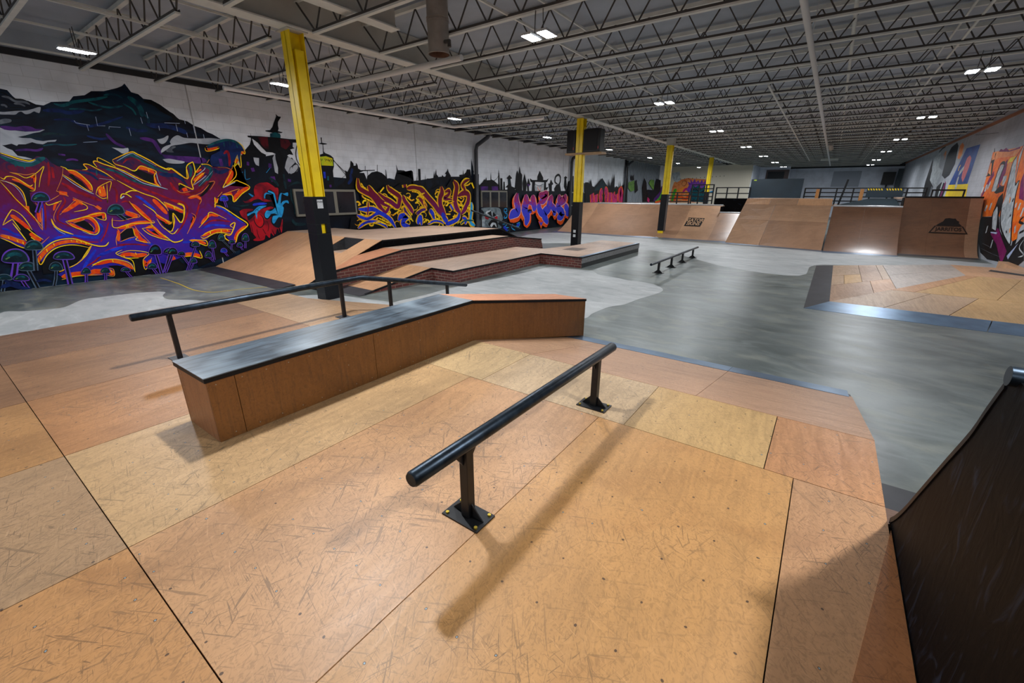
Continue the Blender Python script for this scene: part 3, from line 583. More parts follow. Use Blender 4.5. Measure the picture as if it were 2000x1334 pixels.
for a0, a1, t0, t1, m in ((0, .35, 0, .30, cR), (.354, .62, 0, .10, cL), (.354, .62, .103, .24, cO), (.624, 1, 0, .24, cL), (.354, 1, .243, .40, cR), (0, .35, .303, .46, cQ), (.354, 1, .403, .46, cL), (0, .5, .463, 1, cG), (.504, 1, .463, 1, cG)):
    tri(m, [lf(a0, t0), lf(a0, t1), lf(a1, t1), lf(a1, t0)])
def ff(b, t): q = lerp(lerp(A0i, (4.17, 9.8), b), lerp(B0, (4.17, 12.87), b), t); return (*q, zi+(ZP-zi)*t)
for b0, b1, t0, t1, m in ((0.0, .20, 0, .42, cL), (.203, .42, 0, .42, cL), (.423, 1, 0, .42, cO), (0, .12, .423, 1, cQ), (.123, .5, .423, 1, cO), (.503, 1, .423, 1, cO)):
    tri(m, [ff(b0, t0), ff(b1, t0), ff(b1, t1), ff(b0, t1)])
tri(M_bank, [(B0[0], B0[1]+.003, ZP), (4.17, 12.873, ZP), (4.17, 14.7, ZP), (*B1, ZP)])
tri(M_bank2, [(*A1i, zi), (*B1, ZP), (4.17, 14.7, ZP), (4.17, 17.3, .01), (1.5, 16.0, .01)])
MB().slab([(A0[0], A0[1], .003), (A1[0], A1[1], .003), (A1i[0], A1i[1], zi+.003), (A0i[0], A0i[1], zi+.003)], .003).build('dark_transition_plate', M_dplate, py)
for a, b in ((0, .55), (.553, 1.0)):
    p0 = lerp(A0, (4.17, 9.15), a); p1 = lerp(A0, (4.17, 9.15), b); q0 = lerp(A0i, (4.17, 9.80), a); q1_ = lerp(A0i, (4.17, 9.80), b)
    MB().slab([(*p0, .003), (*p1, .003), (*q1_, zi+.003), (*q0, zi+.003)], .003).build('steel_transition_plate', M_plate, py)
mb = MB(); mb.add([(3.1, 13.9, ZP+.003), (3.9, 13.1, ZP+.003), (4.05, 13.3, ZP+.003), (3.2, 14.2, ZP+.003)], [(0, 1, 2, 3)]); mb.build('black_sticker', M_ink, py)
vs, fs = text_mesh('Moe', .34, 1.2, .3); mb = MB(); mb.add([(3.42+u*.9+.2*v, 11.35+v*1.3, 0) for u, v in vs], fs); 
mb.v = [(x, y, zi+(ZP-zi)*(y-9.8)/(12.87-9.8)+.004) for x, y, z in mb.v]; mb.build('scribbled_signature', M_ink, py)
MB().box(4.05, 4.24, 15.0, 17.6, 0, .22).build('low_curb', M_bank, py)

# ------------------------------------------------------------------ columns
def column(x, y, zt_, label, padz0, padz1, window=False, sticker=0, cap=False):
    c = thing('steel_column', label, 'column', (x, y, 0), 'yellow steel columns with black padding')
    s = .125
    mb = MB(); mb.box(x-s, x+s, y-s, y-s+.014, 0, zt_); mb.box(x-s, x+s, y+s-.014, y+s, 0, zt_); mb.box(x-.006, x+.006, y-s, y+s, 0, zt_); 
    mb.box(x+.02, x+s+.02, y-.075, y+.075, padz1, zt_-.28)
    mb.build('column_shaft', M_yellow, c)
    mb = MB(); mb.box(x-s-.05, x+s+.05, y-s-.05, y+s+.05, zt_-.02, zt_); mb.build('cap_plate', M_girder, c)
    mb = MB(); h = .145
    zz = padz0
    sx = h
    if window:
        wz0, wz1 = 1.235, 1.41
        mb.box(x-h, x+h, y-h, y+h, padz0, wz0); mb.box(x-h, x+h, y-h, y+h, wz1, padz1); mb.box(x-h, x+h, y-h, y-.035, wz0, wz1); mb.box(x-h, x+h, y+.06, y+h, wz0, wz1); mb.box(x-h, x+.09, y-.035, y+.06, wz0, wz1)
    else: mb.box(x-h, x+h, y-h, y+h, padz0, padz1)
    pad = mb.build('pad', M_pad, c, bevel=.006)
    if window: MB().box(x+.091, x+.10, y-.033, y+.058, 1.24, 1.405).build('yellow_window', M_yellow, c)
    if sticker == 1:
        mb = MB(); mb.box(x+h, x+h+.002, y-.06, y+.05, padz1-.20, padz1-.05); mb.build('sticker', simple('white_sticker', (205, 208, 210), .5, var=.2, vscale=60), c)
        vs, fs = text_mesh('PARK', .045); MB().add([(x+h+.003, y+u, padz1-.09+v) for u, v in vs], fs).build('sticker_print', M_ink, c)
    if sticker == 2:
        for z in (.42, .58): MB().box(x-.05, x+.05, y-h-.003, y-h, z, z+.10).build('sticker', simple('white_sticker', (205, 208, 210), .5, var=.2, vscale=60), c)
    return c
column(-7.655, 4.56, 4.41, 'nearest yellow column with black padding, beside the wooden deck', 0, 1.88, True, 1)
column(-7.60, 14.75, 4.41, 'yellow column carrying two black speakers, behind the low brick platform', 0, 1.66, False, 2)
column(-6.50, 21.45, 4.41-.36, 'yellow column standing in the long far quarter pipe', .28, 1.93, False, 0)
column(-7.60, 34.9, 4.41, 'yellow column far behind the long quarter pipe', 0, 2.1)
column(-7.60, 45.0, 4.41, 'farthest yellow column near the blue grey back wall', 0, 2.1)
MB().box(-6.66, -6.34, 21.29, 21.61, 4.05, 4.85).build('roof_hanger', M_girder, None)
tag(bpy.data.objects['roof_hanger'], 'grey steel stub joining the column in the far quarter pipe to the roof', 'steel stub')
# base of the padded column in the ramp shows yellow
MB().box(-6.62, -6.40, 21.32, 21.5, .16, .30).build('base_block', M_yellow, None)
tag(bpy.data.objects['base_block'], 'small yellow block under the padded column in the far quarter pipe', 'block')
# speakers
shelf = tag(MB().box(-8.12, -6.72, 14.58, 14.98, 3.24, 3.30).build('speaker_shelf', wood('shelf_pine', (176, 140, 96), axis=0)), 'wooden shelf clamped across the column holding two speakers', 'shelf')
for xa, xb, lb in ((-8.08, -7.74, 'black speaker on the left side of the column shelf'), (-7.44, -6.80, 'larger black speaker on the right side of the column shelf')):
    s_ = thing('loudspeaker', lb, 'speaker', ((xa+xb)/2, 14.78, 3.30), 'black speakers on the column shelf')
    MB().box(xa, xb, 14.60, 14.95, 3.302, 4.03).build('cabinet', M_speaker, s_, bevel=.02)
    MB().box(xa+.04, xb-.10, 14.592, 14.60, 3.36, 3.98).build('grille', simple('dark_grille', (24, 24, 28), .7), s_)
    MB().box(xb-.075, xb-.055, 14.594, 14.60, 3.40, 3.48).build('badge', simple('red_white_badge', (190, 60, 60), .5), s_)

# ------------------------------------------------------------------ girder, joists, pipes
gd = thing('roof_girder', 'deep grey steel girder running over the row of yellow columns', 'girder', (-7.5, 22, 4.41))
mb = MB(); mb.box(-7.60, -7.585, YN, YB, 4.42, 4.88); mb.build('web', M_girder, gd)
mb = MB(); mb.box(-7.72, -7.44, YN, YB, 4.41, 4.43); mb.build('bottom_flange', M_steel, gd)
MB().box(-7.72, -7.44, YN, YB, 4.87, 4.89).build('top_flange', M_girder, gd)
n2 = thing('short_roof_beam', 'wide pale grey roof beam right of the nearest yellow column', 'beam', (-6.25, 3.5, 4.4))
MB().box(-6.36, -6.14, 1.0, 5.5, 4.40, 4.42).build('bottom_flange', M_steel, n2); MB().box(-6.26, -6.24, 1.0, 5.5, 4.42, 4.85).build('web', M_girder, n2)
def ibeam(x0_, x1_, y, z, label):
    b = thing('cross_beam', label, 'beam', ((x0_+x1_)/2, y, z), 'grey cross beams over the near left bay')
    MB().box(x0_, x1_, y-.06, y+.06, z, z+.02).build('bottom_flange', M_steel, b); MB().box(x0_, x1_, y-.01, y+.01, z+.02, z+.45).build('web', M_girder, b)
def joist(name, xa, xb, y, label, grp, seat=.35):
    j = thing(name, label, 'roof joist', (xa, y, 4.3), grp)
    MB().box(xa+.0, xb-.0, y-.035, y+.035, 4.80, 4.86).build('top_chord', M_steel, j)
    a, b = xa+seat, xb-seat
    mb = MB(); mb.box(a, b, y-.033, y+.033, 4.30, 4.325); mb.build('bottom_chord', M_steel, j); mb = MB(); mb.box(a, b, y-.034, y-.026, 4.3255, 4.358); mb.box(a, b, y+.026, y+.034, 4.3255, 4.358); mb.build('chord_angle', M_rod, j)  # dark legs paint the shade on the chord sides
    mb = MB(); n = max(2, round((b-a)/.62)); st = (b-a-.1)/n
    pts = []
    for k in range(n+1):
        x = a+.05+k*st; pts.append((x, 4.33))
        if k < n: pts.append((x+st/2, 4.81))
    for (p, q) in zip(pts[:-1], pts[1:]): mb.beam((p[0], y, p[1]), (q[0], y, q[1]), .018, .018)
    mb.beam((xa+.02, y, 4.81), (pts[0][0], y, 4.33), .02, .02); mb.beam((xb-.02, y, 4.81), (pts[-1][0], y, 4.33), .02, .02)
    mb.build('web', M_rod, j); return j
jl = joist('roof_joist', XW, -7.60, 4.34, 'grey open web joist in the left roof bay, between the wall and the girder', 'open web joists in the left roof bay')
ORD = 'first second third fourth fifth sixth seventh eighth ninth tenth eleventh twelfth thirteenth fourteenth fifteenth sixteenth seventeenth eighteenth nineteenth'.split()
def ordw(k): return ORD[k-1] if k <= 19 else ('twent' if k < 30 else 'thirt')+('ieth' if k % 10 == 0 else 'y '+ORD[k % 10-1])
jl['label'] = 'grey open web joist in the left roof bay, meeting the nearest yellow column'
for k in range(1, 36):
    y = 4.34+1.25*k
    if y < YB-6: dup(jl, (XW, y, 4.3), 'grey open web joist in the left bay, %s one beyond the nearest yellow column' % ordw(k))
dup(jl, (XW, 3.08, 4.3), 'grey open web joist in the left bay, just this side of the nearest yellow column')
dup(jl, (XW, 1.75, 4.3), 'grey open web joist crossing the top left corner of the picture')
dup(jl, (XW, .4, 4.3), 'grey open web joist in the left bay, the one nearest the camera')
jr = joist('roof_joist', -7.58, XR, 7.18, 'grey open web joist in the right roof bay, between the girder and the right wall', 'open web joists in the right roof bay', .42)
jr['label'] = 'grey open web joist in the right bay, first one beyond the round vent duct'
for k in list(range(-6, 0))+list(range(1, 34)):
    y = 7.18+1.27*k
    if y < YB-.5: dup(jr, (-7.58, y, 4.3), 'grey open web joist, right bay, %s one %s the vent duct' % (ordw(k+1 if k > 0 else -k), 'beyond' if k > 0 else 'this side of'))
def pipe(label, pts, r, m=M_white_pipe, name='sprinkler_pipe', cat='pipe', hang=()):
    mb = MB().tube(pts, r, 12)
    for a, b_ in zip(pts[:-1], pts[1:]):
        L = (Vector(b_)-Vector(a)).length
        for i in range(int(L//2.54)):
            q = Vector(a).lerp(Vector(b_), (i+.4)*2.54/L)
            if q.y > 0: mb.beam((q.x, q.y, q.z), (q.x, q.y, 4.893), .012, .012)
    o = mb.build(name, m); tag(o, label, cat); return o
pipe('white pipe under the joists running the length of the hall', [(-.77, -2, 4.2), (-.80, 46, 4.2)], .044)
pipe('thin pale bridging pipe parallel to the white pipe, to its right', [(-.28, -2, 4.62), (-.32, 46, 4.62)], .03, M_steel)
pipe('grey pipe crossing the joists in front of the yellow column', [(-10.3, 6.30, 4.12), (-5.9, 6.34, 4.12), (-5.6, 6.34, 4.12)], .05, M_white_pipe)
pipe('white pipe along the left bay that turns towards the speaker column', [(-11.4, 5.0, 4.12), (-11.3, 9.0, 4.12), (-11.25, 12.1, 4.12), (-11.2, 12.2, 4.12), (-7.7, 12.4, 4.12)], .045, simple('highlit_white_pipe', (240, 240, 240), .3))  # paler paint stands in for the highlight along this pipe
for i, (xa, xb) in enumerate(((-12.2, -12.2), (-10.4, -10.4), (-9.0, -9.0), (-4.3, -4.3), (1.2, 1.2))):
    for z in (4.36, 4.78):
        o = MB().beam((xa, -2, z), (xb, 49, z), .03, .03).build('bridging_angle', M_steel); tag(o, ['thin grey bridging angle nearest the painted left wall', 'thin grey bridging angle along the middle of the left roof bay', 'thin grey bridging angle in the left bay nearest the girder', 'thin grey bridging angle through the middle of the right roof bay', 'thin grey bridging angle nearest the right wall'][i]+(', upper of the two' if z > 4.5 else ', lower of the two'), 'bracing', 'bridging angles')
mb = MB()
bd = thing('bridging_rod', 'diagonal pale rod crossing the joists of the right bay beyond the pipe', 'bracing', (-2, 14, 4.3))
MB().tube([(-1.7, 12.3, 4.27), (-2.0, 40, 4.27)], .022, 8).build('rod', M_steel, bd)
# duct
dc = thing('vent_duct', 'grey round metal vent duct hanging open from the roof', 'duct', (-5.54, 5.74, 4.0))
dm = simple('galvanised_duct', (150, 142, 134), .45, .3, var=.2, vscale=5); di = simple('rusty_duct_inside', (110, 78, 60), .7, var=.4, vscale=8)
MB().tube([(-5.54, 5.74, 4.02), (-5.54, 5.74, 4.88)], .165, 32, caps=False).build('duct_barrel', dm, dc)
MB().tube([(-5.54, 5.74, 4.02), (-5.54, 5.74, 4.86)], .155, 32, caps=False).build('duct_lining', di, dc)
mb = MB()
for z in (4.03, 4.10, 4.46, 4.50): mb.tube([(-5.54, 5.74, z-.008), (-5.54, 5.74, z+.008)], .170, 32)
mb = MB()
for z in (4.03, 4.46, 4.50):
    ring = [(-5.54+.172*math.cos(a*PI/16), 5.74+.172*math.sin(a*PI/16), z) for a in range(33)]; mb.tube(ring, .006, 6)
mb.build('duct_band', dm, dc)
mb = MB(); mb.tube([(-5.36, 5.70, 4.16), (-5.24, 5.66, 4.14), (-5.24, 5.66, 4.06)], .03, 10); mb.build('duct_clamp', M_rod, dc)
# downpipes on the left wall
def downpipe(y, label, ztop=4.45, z0=.0):
    o = MB().tube([(XW+.55, y+.6, ztop+.1), (XW+.45, y+.45, ztop-.15), (XW+.16, y+.05, ztop-.5), (XW+.14, y, ztop-.7), (XW+.14, y, z0)], .085, 12).build('roof_drain_pipe', simple('grey_black_drain', (58, 60, 66), .5, var=.4, vscale=2)); tag(o, label, 'pipe')
downpipe(15.9, 'dark drain pipe beside the grey face painting'); downpipe(24.9, 'dark drain pipe on the left wall behind the speaker column'); downpipe(33.6, 'farthest dark drain pipe on the left wall')
# windows in the left wall
def window(nm, ya, yb, z0, z1, splits):
    w_ = struct(MB().box(XW+.004, XW+.075, ya, yb, z0, z1).build(nm, M_frame))
    es = [ya]+splits+[yb]
    for a, b in zip(es[:-1], es[1:]): MB().box(XW+.076, XW+.080, a+.06, b-.06, z0+.07, z1-.07).build('window_pane', M_glass, w_)
window('window_1', 7.33, 9.5, 1.24, 2.05, [8.0, 8.72]); window('window_2', 16.3, 18.35, 1.20, 2.07, [16.98, 17.66]); window('window_3', 24.9, 27.2, 1.2, 2.05, [25.6, 26.4])

# ------------------------------------------------------------------ lamps
M_led = bpy.data.materials.new('white_led'); M_led.use_nodes = True; b = M_led.node_tree.nodes['Principled BSDF']
b.inputs['Emission Color'].default_value = (.86, .93, 1, 1); b.inputs['Emission Strength'].default_value = 60.0; b.inputs['Base Color'].default_value = (.8, .8, .8, 1)
M_house = simple('white_lamp_housing', (180, 182, 184), .4)
def lamp(x, y, z, style, label, power=1.0, sz=1.0):
    t = thing('ceiling_light', label, 'ceiling light', (x, y, z), 'white ceiling lights in rows under the joists')
    if style == 'pair':
        for s in (-1, 1):
            MB().box(x+s*.125-.085, x+s*.125+.085, y-.15, y+.15, z, z+.03).build('lamp_head', M_house, t)
            MB().box(x+s*.125-.07, x+s*.125+.07, y-.135, y+.135, z-.006, z-.001).build('led_panel', M_led, t)
    else:
        for s in (-1, 1):
            MB().box(x+s*.05-.022, x+s*.05+.022, y-.17+s*.03, y+.17+s*.03, z-.006, z+.0).build('led_panel', M_led, t)
        MB().box(x-.09, x+.09, y-.22, y+.22, z+.002, z+.03).build('lamp_head', M_house, t)
    mb = MB()
    for s in (-1, 1): mb.tube([(x+s*.07, y, z+.03), (x+s*.06, y, 4.31)], .006, 6)
    mb.build('hanger', M_rod, t)
    ld = bpy.data.lights.new('led_light', 'AREA'); ld.shape = 'RECTANGLE'; ld.size = .5*sz; ld.size_y = .30*sz; ld.energy = LAMP_W*power; ld.color = (.94, .965, 1.0); ld.spread = PI
    lo = bpy.data.objects.new('led_light', ld); COL.objects.link(lo); lo.location = (0, 0, -.02); lo.parent = t
    return t
rows = [(-9.5, 'left'), (-3.75, 'middle'), (1.66, 'right')]
ordn = ['nearest', 'second nearest', 'third nearest', 'fourth nearest', 'fifth nearest', 'sixth nearest', 'seventh nearest', 'eighth nearest', 'ninth nearest']
for x, rn in rows:
    ys = {'left': [-3.2, 2.35, 5.3, 10.36, 15.6, 21.5, 27.5, 33.5, 39.5], 'middle': [-3.2, 2.4, 5.86, 11.48, 17.35, 23.7, 29.8, 35.9, 42.0], 'right': [-3.2, 2.4, 11.72, 17.57, 23.8, 29.9, 36.6, 42.5]}[rn]
    seen = 0
    for k, y in enumerate(ys):
        if y < 2.38: lb = 'white %s ceiling light behind the camera' % rn if y < 0 else None
        p_ = 1.0; sz = 1.0
        if y == 2.4: p_ = 1.9; sz = .5
        if y == 2.4: lb = 'white %s row ceiling light just above the picture, over the foreground deck' % rn
        elif y > 0: lb = 'white %s ceiling light in the %s row, %s in view' % ('tube' if rn == 'left' else 'twin head', rn, ordn[seen]); seen += 1
        p = {'left': 1.35, 'middle': 1.0, 'right': 1.0}[rn]*(1.25 if y > 25 else 1)*p_*(.85 if 0 < y < 6 and y != 2.4 else 1)
        lamp((-9.96 if rn == 'left' and y == 2.35 else -3.55 if rn == 'middle' and y == 2.4 else x), (2.2 if y == 2.4 else y), 4.0, 'tube' if rn == 'left' else 'pair', lb, p, sz)
lamp(-9.5, 46.5, 4.0, 'tube', 'white lamp over the cream painted back room')

# traced outlines of the wall paintings, in millimetres on their walls
MURALS = {}
MURALS['storm_cloud_painting'] = '''
N1 0 p 777 3504 1300 3767 1875 3822 1965 3811 2009 3721 2049 3665 2208 3662 2303 3612 2411 3609 2543 3693 2823 3744 2912 3853 3100 3902 3230 4001 3334 4018 3448 4036 3689 4136 3791 4194 3850 4254 3894 4171 3932 4095 4057 4074 4133 3992 4278 3993 4430 3918 4587 3798 4763 3642 4931 3616 5068 3528 5197 3495 5331 3414 5441 3377 5603 3283 5530 2918 5970 2558 5898 1616 5605 -77 4351 -496 3654 -512 2840 -441 2111 -401 1389 -329 808 -299 -363 -646
W 0 q 1768 3410 1829 3414 1981 3451 2123 3477 2241 3524 2315 3562 2359 3565 2318 3465 2279 3464 2240 3477 2175 3432 2106 3412 2063 3449 2018 3433 1964 3386 1880 3375 1757 3364
G 0 q 1731 3265 1798 3293 1878 3289 1865 3240 1753 3198 1711 3189
W 0 p 1695 3126 1746 3091 1889 3092 2023 3085 2145 3102 2289 3151 2316 3151 2232 3100 2126 3068 2005 3014 1890 2975 1950 2964 2069 2970 2137 2941 2234 2931 2329 2954 2448 2976 2415 2937 2298 2919 2218 2869 2132 2876 2072 2897 2011 2869 1963 2848 1866 2840 1838 2810 1774 2843 1674 2810 1638 2807 1690 2756 1754 2726 1801 2624 1902 2609 2012 2572 1966 2562 1861 2570 1577 2672
K 23 s 1859 3759 1915 3748 1962 3696 2036 3668 2140 3670 2234 3623 2299 3584 2365 3587
K 16 s 1813 3581 1888 3566 1925 3511 2051 3522 2133 3520 2236 3548
G 43 s 1860 3687 1948 3681 2026 3626 2151 3631 2217 3600
G 35 s 1809 3528 1861 3535 1881 3498
G 32 s 1994 3581 2077 3587 2142 3555
K 13 s 1777 3444 1872 3464 1932 3458 2051 3481
K 13 s 1745 3320 1819 3336 1882 3303 2011 3326 2061 3360
V 0 q 1702 3154 1806 3165 1905 3156 2018 3189 2124 3187 2190 3152 2292 3163 2215 3119 2046 3092 1965 3103 1815 3085 1729 3103
T 54 s 2573 3665 2706 3649 2879 3739 3074 3797 3273 3856 3483 3933
T 40 s 3130 3776 3306 3727 3499 3724 3713 3785
T 38 s 3423 3953 3602 3997 3750 3944
T 32 s 2786 3596 2971 3621 3154 3616 3331 3670
U 71 s 2379 3512 2611 3543 2768 3521 3026 3599
U 49 s 2497 3357 2735 3386 2953 3293 3218 3353 3661 3561
U 47 s 2943 3097 3147 3054 3355 3105
T 28 s 2211 2840 2379 2882 2553 2882 2739 2912
D 42 s 1967 2989 2191 3024 2361 3084 2613 3080
V 58 s 3279 3175 3397 2998 3568 2916
V 41 s 1794 2722 1959 2748 2099 2744 2200 2795
V 39 s 2490 2578 2592 2606 2685 2589
V 34 s 2401 2692 2504 2684
W 0 q 3313 2896 3425 2889 3507 2887 3604 2903 3583 2812 3482 2780 3400 2839
P 8 s 2848 2959 2977 2978 3095 2996
T 102 s 3843 3989 3961 3898 4030 3766 4023 3606
T 50 s 4037 3672 4134 3588 4104 3454
T 38 s 3726 3833 3870 3744 3913 3624
U 107 s 4060 3449 4233 3436 4451 3460 4752 3391 4870 3334
U 67 s 3668 3341 3853 3297 4060 3319
K 92 s 4126 3938 4310 3918 4462 3793 4631 3716 4731 3594 4956 3586
V 80 s 3874 3137 4101 3108 4167 2996 4218 2813
W 0 q 4206 3143 4328 3179 4444 3249 4439 3189 4372 3098 4300 3050 4242 3062
W 0 q 4452 3105 4519 3197 4647 3274 4751 3235 4848 3227 5121 3243 5389 3277 5639 3259 5532 3180 5305 3124 5061 3122 4893 3125 4684 3073 4481 3022 4388 2954 4225 2848 4262 2944 4354 3011 4457 3054
G 0 q 4331 2907 4477 3004 4556 3002 4462 2934 4481 2874 4355 2874
V 0 q 4233 2814 4529 2799 4859 2802 5112 2781 5164 2692 4998 2647 4829 2656 4502 2674 4289 2714
W 0 q 4216 2701 4353 2722 4508 2701 4665 2674 4623 2631 4458 2615 4302 2628
P 9 l 4126 3716 4127 3587
P 9 l 3989 3586 3996 3458
P 8 l 3720 3331 3719 3171
P 9 l 4303 3444 4300 3344
P 10 l 4667 3518 4669 3365
P 10 l 4870 3644 4871 3555
P 10 l 5037 3534 5036 3368
P 10 l 4857 3350 4860 3246
P 10 l 5226 3351 5225 3247
P 10 l 4435 3525 4753 3549
P 7 l 2810 3381 2824 3338 3045 3319
P 6 l 2996 3321 2999 3201
P 7 l 3183 3501 3171 3318 3303 3332
P 7 l 3355 3276 3366 3324 3568 3330
'''
